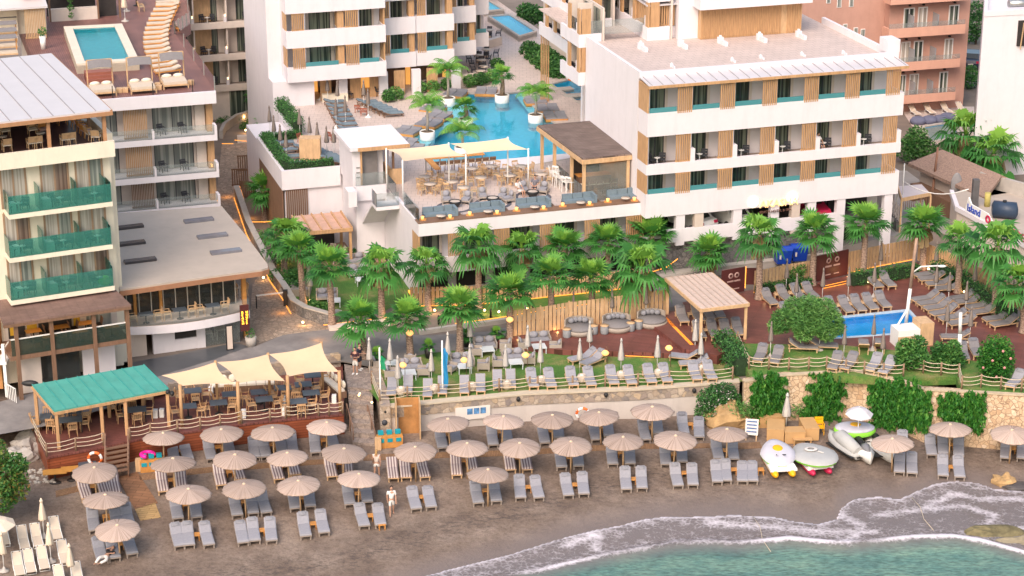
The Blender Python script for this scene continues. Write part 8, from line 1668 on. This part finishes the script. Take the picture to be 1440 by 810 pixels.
for i,(x,y) in enumerate([(656,487),(699,484),(530,514),(603,503)]): o=thing('black_planter','black pot with a spiky plant on the road edge of the lawn, %s of four' % nth([2,3,0,1][i]),'planter',(0,0,0),loc=P(x,y,G),group='black pots along the road');b=MB();b.lathe([(.2,0),(.3,.7),(.25,.7),(0,.65)],12);b.part('pot',black,o);c=link(fan_crown(60+i,14,.4,.3),'foliage',o,(0,0,.75))
# plants
PG = 'fan palms of the garden'
for i,(b_,c_,z,kind,sk,sc,lab) in enumerate([
((372,312),(372,266),G,0,0,1.0,'fan palm beside the slatted screens of the cobbled path'),((400,385),(403,331),G,1,0,1.15,'broad leafy fan palm below the pink pergola corner'),((426,428),(420,352),G,0,0,1.0,'fan palm by the barrier end of the path wall'),((467,460),(463,374),G,0,0,1.0,'fan palm before the garden sofa and path wall'),((537,451),(535,376),G,1,1,1.05,'loose headed fan palm on the garden steps'),((602,439),(600,371),G,1,1,1.0,'fan palm at the corner of the white podium wall'),((673,434),(673,347),G,1,1,1.1,'tall fan palm before the first garden rooms'),((735,412),(734,349),G,1,1,1.05,'fan palm against the middle garden rooms'),
((512,504),(507,450),G,0,0,1.0,'fan palm behind the standing people at the lawn corner'),((577,504),(573,448),G,0,0,1.0,'fan palm with a lantern at the road edge of the lawn'),((647,497),(646,432),G,0,0,1.0,'fan palm between the black pots at the road edge'),((717,482),(717,412),G,0,0,1.05,'fan palm with a lantern at the end of the boarded fence'),((775,469),(775,388),G,0,0,1.0,'fan palm inside the boarded fence behind the first daybed'),((833,458),(831,392),G,0,0,1.08,'fan palm behind the middle daybed'),((903,450),(902,378),G,1,1,1.25,'largest fan palm at the pergola end of the fence'),((792,412),(795,348),G,0,0,1.0,'fan palm under the terrace sofas'),((855,405),(855,340),G,0,0,1.0,'fan palm under the bar pavilion'),((916,395),(917,332),G,0,0,1.1,'fan palm at the foot of the white block corner'),
((997,402),(997,355),G,0,1,1.0,'low fan palm behind the pergola roof'),((1067,421),(1068,330),ZD,1,1,1.15,'tall palm with hanging dead fronds beside the blue bins'),((1142,401),(1145,326),ZD,0,0,1.05,'fan palm at the edge of the maroon entrance board'),((1213,396),(1218,314),ZD,0,0,1.05,'fan palm before the garage opening'),((1297,379),(1299,316),ZD,0,1,1.1,'fan palm at the hedge corner by the leaning pole'),((1347,412),(1349,337),ZD,1,0,.95,'fan palm with a yellowing frond beside the hedge'),((1398,442),(1403,346),ZD,1,2,1.25,'tall shaggy palm with pale dead fronds near the shop'),((1439,468),(1433,398),ZD,1,1,1.15,'fan palm cut by the edge beside the daybed cushions'),((1357,240),(1358,190),G,1,1,1.2,'fan palm behind the thatched hut'),((1392,255),(1397,216),G,1,1,1.3,'shaggy fan palm over the shop roofs'),((365,165),(363,130),G,0,0,.9,'small fan palm beside the timber store'),((381,205),(380,172),G,0,0,1.1,'young fan palm on the planter hedge corner'),((1425,20),(1405,6),G,1,0,1.1,'palm top far behind the white house')]):
 palm(P(b_[0],b_[1],z),c_,lab,i,kind,sk,sc*(1.22 if i < 26 else 1.5 if i < 28 else 1),PG)
hedge('flowering green hedge along the path side of the planter terrace',[H.w(-21.2,14.9)[:2],H.w(-21.2,23)[:2]],.7,.75,ZC+.3,n=330);hedge('green hedge along the front of the planter terrace',[H.w(-21.2,14.8)[:2],H.w(-17.9,14.8)[:2]],.6,.7,ZC+.3,n=330);hedge('clipped green hedge beside the restaurant terrace loungers',[H.w(-18.4,24.3)[:2],H.w(-18.3,31.5)[:2]],.95,.9,ZC+.3,n=330);hedge('low shrubs behind the planter terrace',[H.w(-21.5,23.3)[:2],H.w(-18.3,24.2)[:2]],.8,.6,ZC,n=300)
hp_=[P(x,y,ZD) for x,y in [(1197,402),(1290,388)]];hedge('clipped dark hedge under the parking fence',[p[:2] for p in hp_],.7,.9,ZD,n=320);hp_=[P(x,y,ZD) for x,y in [(1312,388),(1345,402),(1385,432),(1425,456)]];hedge('dark green hedge behind the loungers at the shop side',[p[:2] for p in hp_],.9,1.1,ZD,n=300)
hp_=[P(x,y,ZD) for x,y in [(1062,414),(1095,409),(1140,402)]];hedge('low clipped hedge under the fence beside the blue bins',[p[:2] for p in hp_],.5,.6,ZD,n=300);hp_=[P(x,y,G) for x,y in [(1012,493),(1028,510),(1042,530)]];hedge('loose green hedge between the lawn and the pool terrace',[p[:2] for p in hp_],1.2,1.35,G,n=420,size=.15)
for i,(x,y,s) in enumerate([(608,123,.5),(628,120,.5),(660,116,.55),(675,113,.6),(692,109,.6),(698,92,.55),(556,134,.6),(545,137,.5),(588,124,.6)]): bush('court_shrub','rounded green shrub in the court planters, %s counting from the hedge' % nth(i),'shrub',P(x,y,ZC+.4),[(0,0,.15,s),(s*.6,0,.1,s*.7)],600,.22,hedge_leaf if i % 2 else olive_leaf,'shrubs in the court planters')
bush('court_bed','dense green planting bed along the hotel wing','plant bed',P(772,88,ZC),[(*(P(x,y,ZC)-P(772,88,ZC))[:2],.15,.95) for x,y in ((745,75),(752,82),(760,89),(768,96),(776,103),(785,107),(764,80),(774,87),(784,95),(790,102))],12000,.3,hedge_leaf);bush('court_bed','green planting bed beside the raised pool','plant bed',P(748,26,ZC),[(0,0,.4,1.0),(1,-1,.4,.9),(-.6,1,.4,.9)],2200,.3,hedge_leaf)
bush('feathery_tree','broad feathery light green tree over the rope fence','tree',P(1133,492,ZD),[(-1.1,0,1.45,.62),(-.55,.2,1.9,.65),(.1,0,2.05,.7),(.75,.1,1.85,.68),(1.2,0,1.4,.55),(-.4,-.4,1.5,.55),(.5,-.4,1.4,.6),(-1.4,.1,1.15,.42),(1.45,.0,1.1,.4),(0,.4,1.6,.6),(-.2,-.5,1.1,.5),(.9,-.3,1.0,.5)],15000,.2,olive_leaf,trunk=1.2,asp=5,sc=1.32)
bush('citrus_bush','green citrus bush beside the white equipment box','bush',P(1281,520,ZD),[(0,0,.75,.7),(.25,0,1.3,.55),(-.35,0,1.2,.5),(.4,-.1,.7,.5),(-.5,0,.6,.45)],3200,.18,tree_leaf,sc=1.2);bush('citrus_bush','green citrus bush beside the white lamp post','bush',P(1330,518,ZD),[(0,0,.7,.65),(.3,0,1.1,.5),(-.4,0,1.0,.5),(.6,0,.5,.45),(-.3,0,.4,.45)],3000,.18,tree_leaf,sc=1.15)
o=bush('clipped_bush','tall clipped dome bush with pink flowers on the pool terrace','bush',P(1398,533,ZD),[(0,0,.65,.78),(0,0,1.2,.75),(0,0,.9,.8)],5200,.12,ivy_leaf,sc=1.45)
for i,(x,y,z) in enumerate([(-.3,-.72,1.1),(.2,-.75,.8),(.1,-.7,1.5),(-.6,-.5,.7),(.45,-.62,1.15),(-.1,-.76,.4)]): b=MB();b.blob((x,y,z),(.06,.05,.06),6,4);b.part('flower',M('pink_flower',(.6,.25,.25),.8),o)
bush('small_shrub','dark little shrub under the citrus bushes','shrub',P(1308,518,ZD),[(0,0,.4,.5),(.5,0,.35,.45)],700,.15,hedge_leaf);bush('fence_shrub','shrub climbing the boarded fence beside the blue bins','shrub',P(1118,402,ZD),[(0,0,.9,.5),(.4,.1,1.1,.4),(-.4,0,.7,.4)],700,.16,tree_leaf)
o=bush('oleander_bush','large oleander with white flowers at the end of the sea wall','bush',B(1008,593),[(0,0,.8,.95),(-.6,0,1.4,.7),(.5,.2,1.7,.75),(.9,.3,1.1,.7),(-.2,.2,1.9,.5),(-.8,0,.6,.6)],4200,.17,hedge_leaf);pts,tn=clump_pts(320,[(0,-.25,.9,.95),(.3,-.2,1.6,.8),(-.6,-.1,1.3,.7)]);link(leaf_cloud('blossom',pts,.08,tn,M('white_blossom',(.6,.52,.5),.8),1),'blossom',o)
bush('grey_shrub','grey green shrub above the ochre boulder','shrub',B(1035,580,1.0)+Vector((0,0,1.0)),[(0,0,.1,.6),(.5,0,.2,.5),(1.0,.2,.0,.45)],900,.15,olive_leaf);bush('grey_shrub','grey green shrub between the ivy curtains and the brown boxes','shrub',B(1115,588),[(0,0,.5,.5),(.4,0,.6,.45)],700,.14,olive_leaf)
bush('leafy_tree','leafy tree with rusty tips at the edge of the beach','tree',B(-4,742),[(-1.0,.2,2.3,1.0),(-.2,0,2.9,.9),(.5,0,2.2,.85),(.1,-.2,1.5,.85),(-.9,0,1.4,.9),(.75,.1,1.6,.6),(-.4,.2,3.4,.6),(.9,0,2.6,.5)],9000,.16,rust_leaf,trunk=1.5,sc=1.42)
bush('street_tree','dark round tree behind the white hotel block','tree',P(1287,230,G),[(0,0,1.6,1.2),(-.8,0,1.2,1.0),(.9,0,1.2,.9),(0,0,2.3,.9)],3000,.25,hedge_leaf,trunk=1.4);bush('street_tree','green trees at the street beside the terracotta house','tree',P(1372,62,G),[(0,0,2.0,1.2),(0,.5,3.2,1.0),(-.5,0,1.0,.9)],1600,.3,hedge_leaf,trunk=1.4);bush('street_bush','green bush on the street below the dark blue car','bush',P(1362,124,G),[(0,0,.7,.9),(.3,.6,1.2,.8)],900,.25,tree_leaf)
bush('path_garden','shady green planting under the young palm by the cobbled path','plant bed',P(352,182,G),[(0,0,.4,.6),(.9,-.2,.4,.6),(1.6,-.4,.5,.7),(-.6,.3,.2,.4)],1500,.18,tree_leaf);bush('path_lawn','dark lawn strip with spiky plants before the garden block','plant bed',P(318,172,G),[(0,0,.1,.5),(.8,.3,.15,.5),(-.5,0,.1,.4)],700,.16,hedge_leaf)
for i,(x,y,s) in enumerate([(384,372,.8),(395,398,.7),(410,412,.6),(378,345,.9),(420,395,.6),(445,440,.5)]): bush('path_shrub','leafy green shrub on the slope inside the cobbled path wall, %s from the top' % nth([1,2,4,0,3,5][i]),'shrub',P(x,y,G),[(0,0,.4,s),(s,.2,.3,s*.8),(-s*.6,.3,.5,s*.7)],700,.2,tree_leaf if i%2 else hedge_leaf,'shrubs on the path slope')
bush('terrace_shrub','shrub beside the pergola floor in the palm garden','shrub',P(503,364,G),[(0,0,.4,.5),(.4,0,.3,.4)],600,.17,hedge_leaf)
for i,(x,y) in enumerate([(905,352),(1112,318),(1165,312)]): o=thing('spiky_agave','spiky grey green agave beside the parking wall, %s from the ramp' % nth(i),'plant',(0,0,0),loc=P(x,y+12,G+.4),group='agaves by the parking wall');link(fan_crown(80+i,26,.55,.35,-.1),'foliage',o,(0,0,.5))
def ivy(label,poly,n,bot):
 pts=[];xs=[p[0] for p in poly];ys=[p[1] for p in poly]
 def inside(x,y):
  c=False
  for (a,b_),(d_,e) in zip(poly,poly[1:]+poly[:1]):
   if (b_ > y) != (e > y) and x < (d_-a)*(y-b_)/(e-b_)+a: c=not c
  return c
 while len(pts) < n:
  x,y=random.uniform(min(xs),max(xs)),random.uniform(min(ys),max(ys))
  if not inside(x+7*math.sin(y*.35)+3*math.sin(y*.9+x),y+6*math.sin(x*.25)+4*math.sin(x*.7)): continue
  d=ray(x,y);best=None
  for p,q in zip(HT[:-1],HT[1:]):
   e1=q-p;e2=Vector((0,-.9,-(ZD+.58)));nn=e1.cross(e2);t=nn.dot(p-Vector((0,0,CAMH)))/nn.dot(Vector(d));X=d[0]*t
   if p.x-.2 <= X <= q.x+.2: best=Vector((X,d[1]*t,CAMH+d[2]*t))
  if best is None: continue
  pts.append(best+Vector((0,-abs(random.gauss(0,.2))*(1.2+.8*math.sin(x*.5)*math.sin(y*.2))-.02,0)))
 A=np.array([tuple(p) for p in pts]);c=A.mean(0);o=thing('ivy_curtain',label,'ivy',(0,0,0),loc=Vector(c));link(leaf_cloud('foliage',A-c,.25,np.clip(.4+.28*RNG.normal(size=n),0,1),ivy_leaf,2.6,hang=True),'foliage',o)
ivy('ivy curtain beside the oleander on the ochre wall',[(1065,524),(1098,522),(1108,560),(1104,588),(1062,590),(1054,560)],5200,0);ivy('slanting ivy curtain above the brown boxes',[(1148,522),(1190,525),(1188,548),(1172,600),(1122,598),(1136,560)],5600,0);ivy('widest ivy curtain above the thatch umbrella',[(1224,530),(1270,532),(1310,552),(1310,588),(1296,606),(1225,602),(1219,560)],8800,0);ivy('ivy curtain beside the bare end of the ochre wall',[(1320,552),(1384,550),(1386,575),(1378,602),(1368,606),(1330,596),(1318,575)],5000,0)
# balcony furniture
for k_,(r,fr,u,v,z,wd,lab) in enumerate(chairs_wanted):
 if wd < .75: continue
 ch_dark.put(fr.w(u-.32,v,z),fr.a+R(20)+(PI/2 if r is wing else 0),'dark balcony chair, inner one on %s' % lab,'balcony chairs',.9)
 if wd > 1.0 and r is not wing: ch_dark.put(fr.w(u+.42,v-.05,z),fr.a-R(25),'dark balcony chair, outer one on %s' % lab,'balcony chairs',.9);tb_balc.put(fr.w(u+.05,v-.1,z),fr.a,'small balcony table on %s' % lab,'balcony tables',.85)
# people
def skin_body(edges,radii,pos,m,name,parent,sub=1):
 me=bpy.data.meshes.new(name);me.from_pydata([tuple(p) for p in pos],edges,[]);o=bpy.data.objects.new(name,me);C.objects.link(o)
 sk=o.modifiers.new('s','SKIN');o.modifiers.new('u','SUBSURF').levels=sub
 for i,r in enumerate(radii): me.skin_vertices[0].data[i].radius=r if isinstance(r,tuple) else (r,r)
 me.skin_vertices[0].data[0].use_root=True
 dg=bpy.context.evaluated_depsgraph_get();m2=bpy.data.meshes.new_from_object(o.evaluated_get(dg));bpy.data.objects.remove(o)
 m2.materials.clear();m2.materials.append(m);m2.polygons.foreach_set('use_smooth',[True]*len(m2.polygons));return link(m2,name,parent)
skin=M('skin',(.48,.27,.19),.6,.05,8)
def person(label,p,rz,J,top,bottom,hair,shoes=None,sleeve=.45,leg=.5,bare=False,longhair=False):
 """J: joints: pelvis, chest, neck, head, then (shoulder, elbow, hand) x2, (hip, knee, ankle, toe) x2"""
 o=thing('person',label,'person',(0,0,0),loc=p);o.rotation_euler.z=rz;V=[Vector(j) for j in J]
 pel,che,nec,hea,s1,e1,h1,s2,e2,h2,p1,k1,a1,t1,p2,k2,a2,t2=V
 pos=[pel,(pel+che)/2,che,nec,hea-(hea-nec)*.25,s1,e1,h1,s2,e2,h2,p1,k1,a1,t1,p2,k2,a2,t2];ed=[(0,1),(1,2),(2,3),(3,4),(2,5),(5,6),(6,7),(2,8),(8,9),(9,10),(0,11),(11,12),(12,13),(13,14),(0,15),(15,16),(16,17),(17,18)]
 ra=[(.14,.11),(.12,.09),(.15,.10),.05,.055,.055,.042,.03,.055,.042,.03,.085,.058,.042,.032,.085,.058,.042,.032];n=len(pos)
 for h,e in ((h1,e1),(h2,e2)):
  hi=7 if h is h1 else 10;d=(h-e).normalized();s=d.cross(Vector((.3,.2,1))).normalized()
  for k in range(5):
   f0=h+d*(.05 if k < 4 else .02)+s*(.025*(k-1.5) if k < 4 else -.05);f1=f0+d*([.07,.08,.075,.06,.045][k])+s*(-.02 if k == 4 else 0);f2=f1+d*.01+Vector((0,0,-.02));b_=len(pos);pos+=[f0,f1,f2];ed+=[(hi,b_),(b_,b_+1),(b_+1,b_+2)];ra+=[.012,.01,.009]
 skin_body(ed,ra,pos,skin,'body',o)
 hd=MB();ax=(hea-nec).normalized();hd.blob((0,0,0),(.078,.095,.115),12,9);hd.blob((0,-.095,-.012),(.015,.02,.022),6,4)
 for x in (-.078,.078): hd.blob((x,0,-.01),(.012,.02,.03),6,4)
 rot=Vector((0,0,1)).rotation_difference(ax).to_matrix().to_4x4();Mt=Matrix.Translation(hea+ax*.03) @ rot;hd.xf(Mt);hd.part('head',skin,o)
 fc=MB();
 for x in (-.03,.03): fc.blob((x,-.086,.012),(.012,.008,.007),6,4)
 fc.blob((0,-.088,-.05),(.022,.008,.006),6,4);fc.xf(Mt);fc.part('face',M('dark_features',(.1,.04,.035),.5),o)
 hr=MB();hr.blob((0,.018,.03),(.086,.095,.105),12,8);
 if longhair: hr.blob((0,.07,-.1),(.075,.05,.16),8,6)
 hr.xf(Mt);hr.part('hair',M('hair',hair,.7,.2,20),o)
 def garment(nm,chain,rad,m):
  skin_body([(i,i+1) for i in range(len(chain)-1)] if not isinstance(chain[0],tuple) else chain[1],rad,chain if not isinstance(chain[0],tuple) else chain[0],m,nm,o)
 if top:
  tp=[pel+(che-pel)*.02,(pel+che)/2,che,che+(nec-che)*.55,s1,s1.lerp(e1,sleeve*2 if sleeve < .5 else 1),s2,s2.lerp(e2,sleeve*2 if sleeve < .5 else 1)]
  skin_body([(0,1),(1,2),(2,3),(2,4),(4,5),(2,6),(6,7)],[(.155,.125),(.14,.11),(.17,.12),(.07,.06),.075,.066,.075,.066],tp,top,'shirt',o)
 if bottom:
  tp=[pel+(che-pel)*.15,pel,p1,p1.lerp(k1,min(1,leg*2)),p2,p2.lerp(k2,min(1,leg*2))];ed_=[(0,1),(1,2),(2,3),(1,4),(4,5)];rr=[(.14,.115),(.16,.125),.105,.09,.105,.09]
  if leg > .5: tp+=[k1.lerp(a1,.9),k2.lerp(a2,.9)];ed_+=[(3,6),(5,7)];rr+=[.07,.07]
  skin_body(ed_,rr,tp,bottom,'trousers' if leg > .5 else 'shorts',o)
 if shoes:
  for a_,t_ in ((a1,t1),(a2,t2)): b=MB();b.tube([a_+(a_-t_)*.35-Vector((0,0,.03)),a_-Vector((0,0,.02)),t_-Vector((0,0,.0)),t_+(t_-a_)*.35],[.04,.055,.05,.02],8);b.part('shoe',shoes,o)
 return o
def standing(stride=.0,arms=((-.05,0),(.05,0)),lean=0.0,hands=None):
 hh=1.0;J=[(0,0,.92),(0,lean*.5,1.32),(0,lean,1.48),(0,lean-.01,1.60)]
 for k,s in enumerate((-1,1)):
  J+=[(.19*s,lean,1.40),(.23*s,lean+.03-stride*.3*s,1.13),(.22*s,lean-.07-stride*.6*s,.88)] if not hands else [(.19*s,lean,1.40),(.25*s,lean-.02,1.12)]+[hands[k]]
 for s in (-1,1): y=stride*s;J+=[(.09*s,0,.88),(.10*s,y*.5-.03,.48),(.11*s,y,.07),(.12*s,y-.14,.04)]
 return J
shirt_w=M('white_cotton',(.74,.70,.68),.9,.05,8);shirt_d=M('maroon_cotton',(.06,.025,.035),.9,.1,8);navy=M('navy_cotton',(.03,.035,.06),.9,.1,8);sage=M('pale_cotton',(.62,.60,.58),.9,.06,8)
person('man in a white shirt and pale shorts walking on the sand towards the sea',B(551,724),R(10),standing(.2),shirt_w,sage,(.02,.015,.012),None,.4,.42)
person('fair haired woman in white shorts walking away between the striped loungers',B(530,672),R(170),standing(.16),M('white_bikini_top',(.66,.56,.5),.9),shirt_w,(.40,.24,.10),None,.02,.25,longhair=True)
person('man in a maroon T-shirt and pale shorts standing by the palm on the lawn corner',P(500,526,G),R(-20),standing(.03,hands=[(-.12,-.3,1.2),(.14,-.3,1.22)]),shirt_d,sage,(.015,.012,.01),white_paint,.4,.45)
person('person in dark clothes standing behind the man in maroon',P(506,520,G),R(60),standing(.03,hands=[(-.12,-.28,1.15),(.14,-.28,1.1)]),navy,navy,(.05,.03,.02),white_paint,.4,.45)
lay_J=[(0,0,.10),(0,.42,.14),(0,.62,.2),(0,.74,.24),(-.19,.5,.16),(-.32,.62,.18),(-.12,.78,.22),(.19,.5,.16),(.34,.3,.2),(.1,.12,.24),(-.09,-.05,.1),(-.14,-.45,.24),(-.2,-.85,.06),(-.2,-.98,.1),(.09,-.05,.1),(.22,-.42,.12),(.02,-.8,.08),(0,-.93,.12)]
p=B(150,793,.0)+Vector((0,0,.33));person('man in a black top and white trousers lying on a grey beach lounger',p,R(-18),lay_J,black,shirt_w,(.02,.014,.01),None,.35,.9)
sit=[(0,0,.42),(0,.1,.82),(0,.12,.98),(0,.08,1.10),(-.19,.1,.9),(-.26,-.05,.66),(-.12,-.25,.58),(.19,.1,.9),(.26,-.05,.66),(.12,-.25,.58),(-.09,-.04,.42),(-.11,-.44,.42),(-.1,-.46,.06),(-.1,-.6,.03),(.09,-.04,.42),(.11,-.44,.42),(.12,-.46,.06),(.12,-.6,.03)]
c=on_court(749,277);person('dark haired person in white seated beside the third fire bowl',c+Vector((-.95,.25,0)),R(50),sit,shirt_w,sage,(.03,.015,.01),None,.4,.45,longhair=True);person('person in grey seated beyond the third fire bowl',c+Vector((.15,.95,0)),R(-10),sit,M('grey_cotton',(.16,.15,.18),.9),navy,(.03,.015,.01),None,.4,.45)
u,z=H.front(1152,205,.9);person('man in a white shirt seated on a middle balcony of the white block',H.w(u,1.0,b2[0]+.35),H.a+R(20),sit,shirt_w,navy,(.04,.03,.02),None,.4,.45)
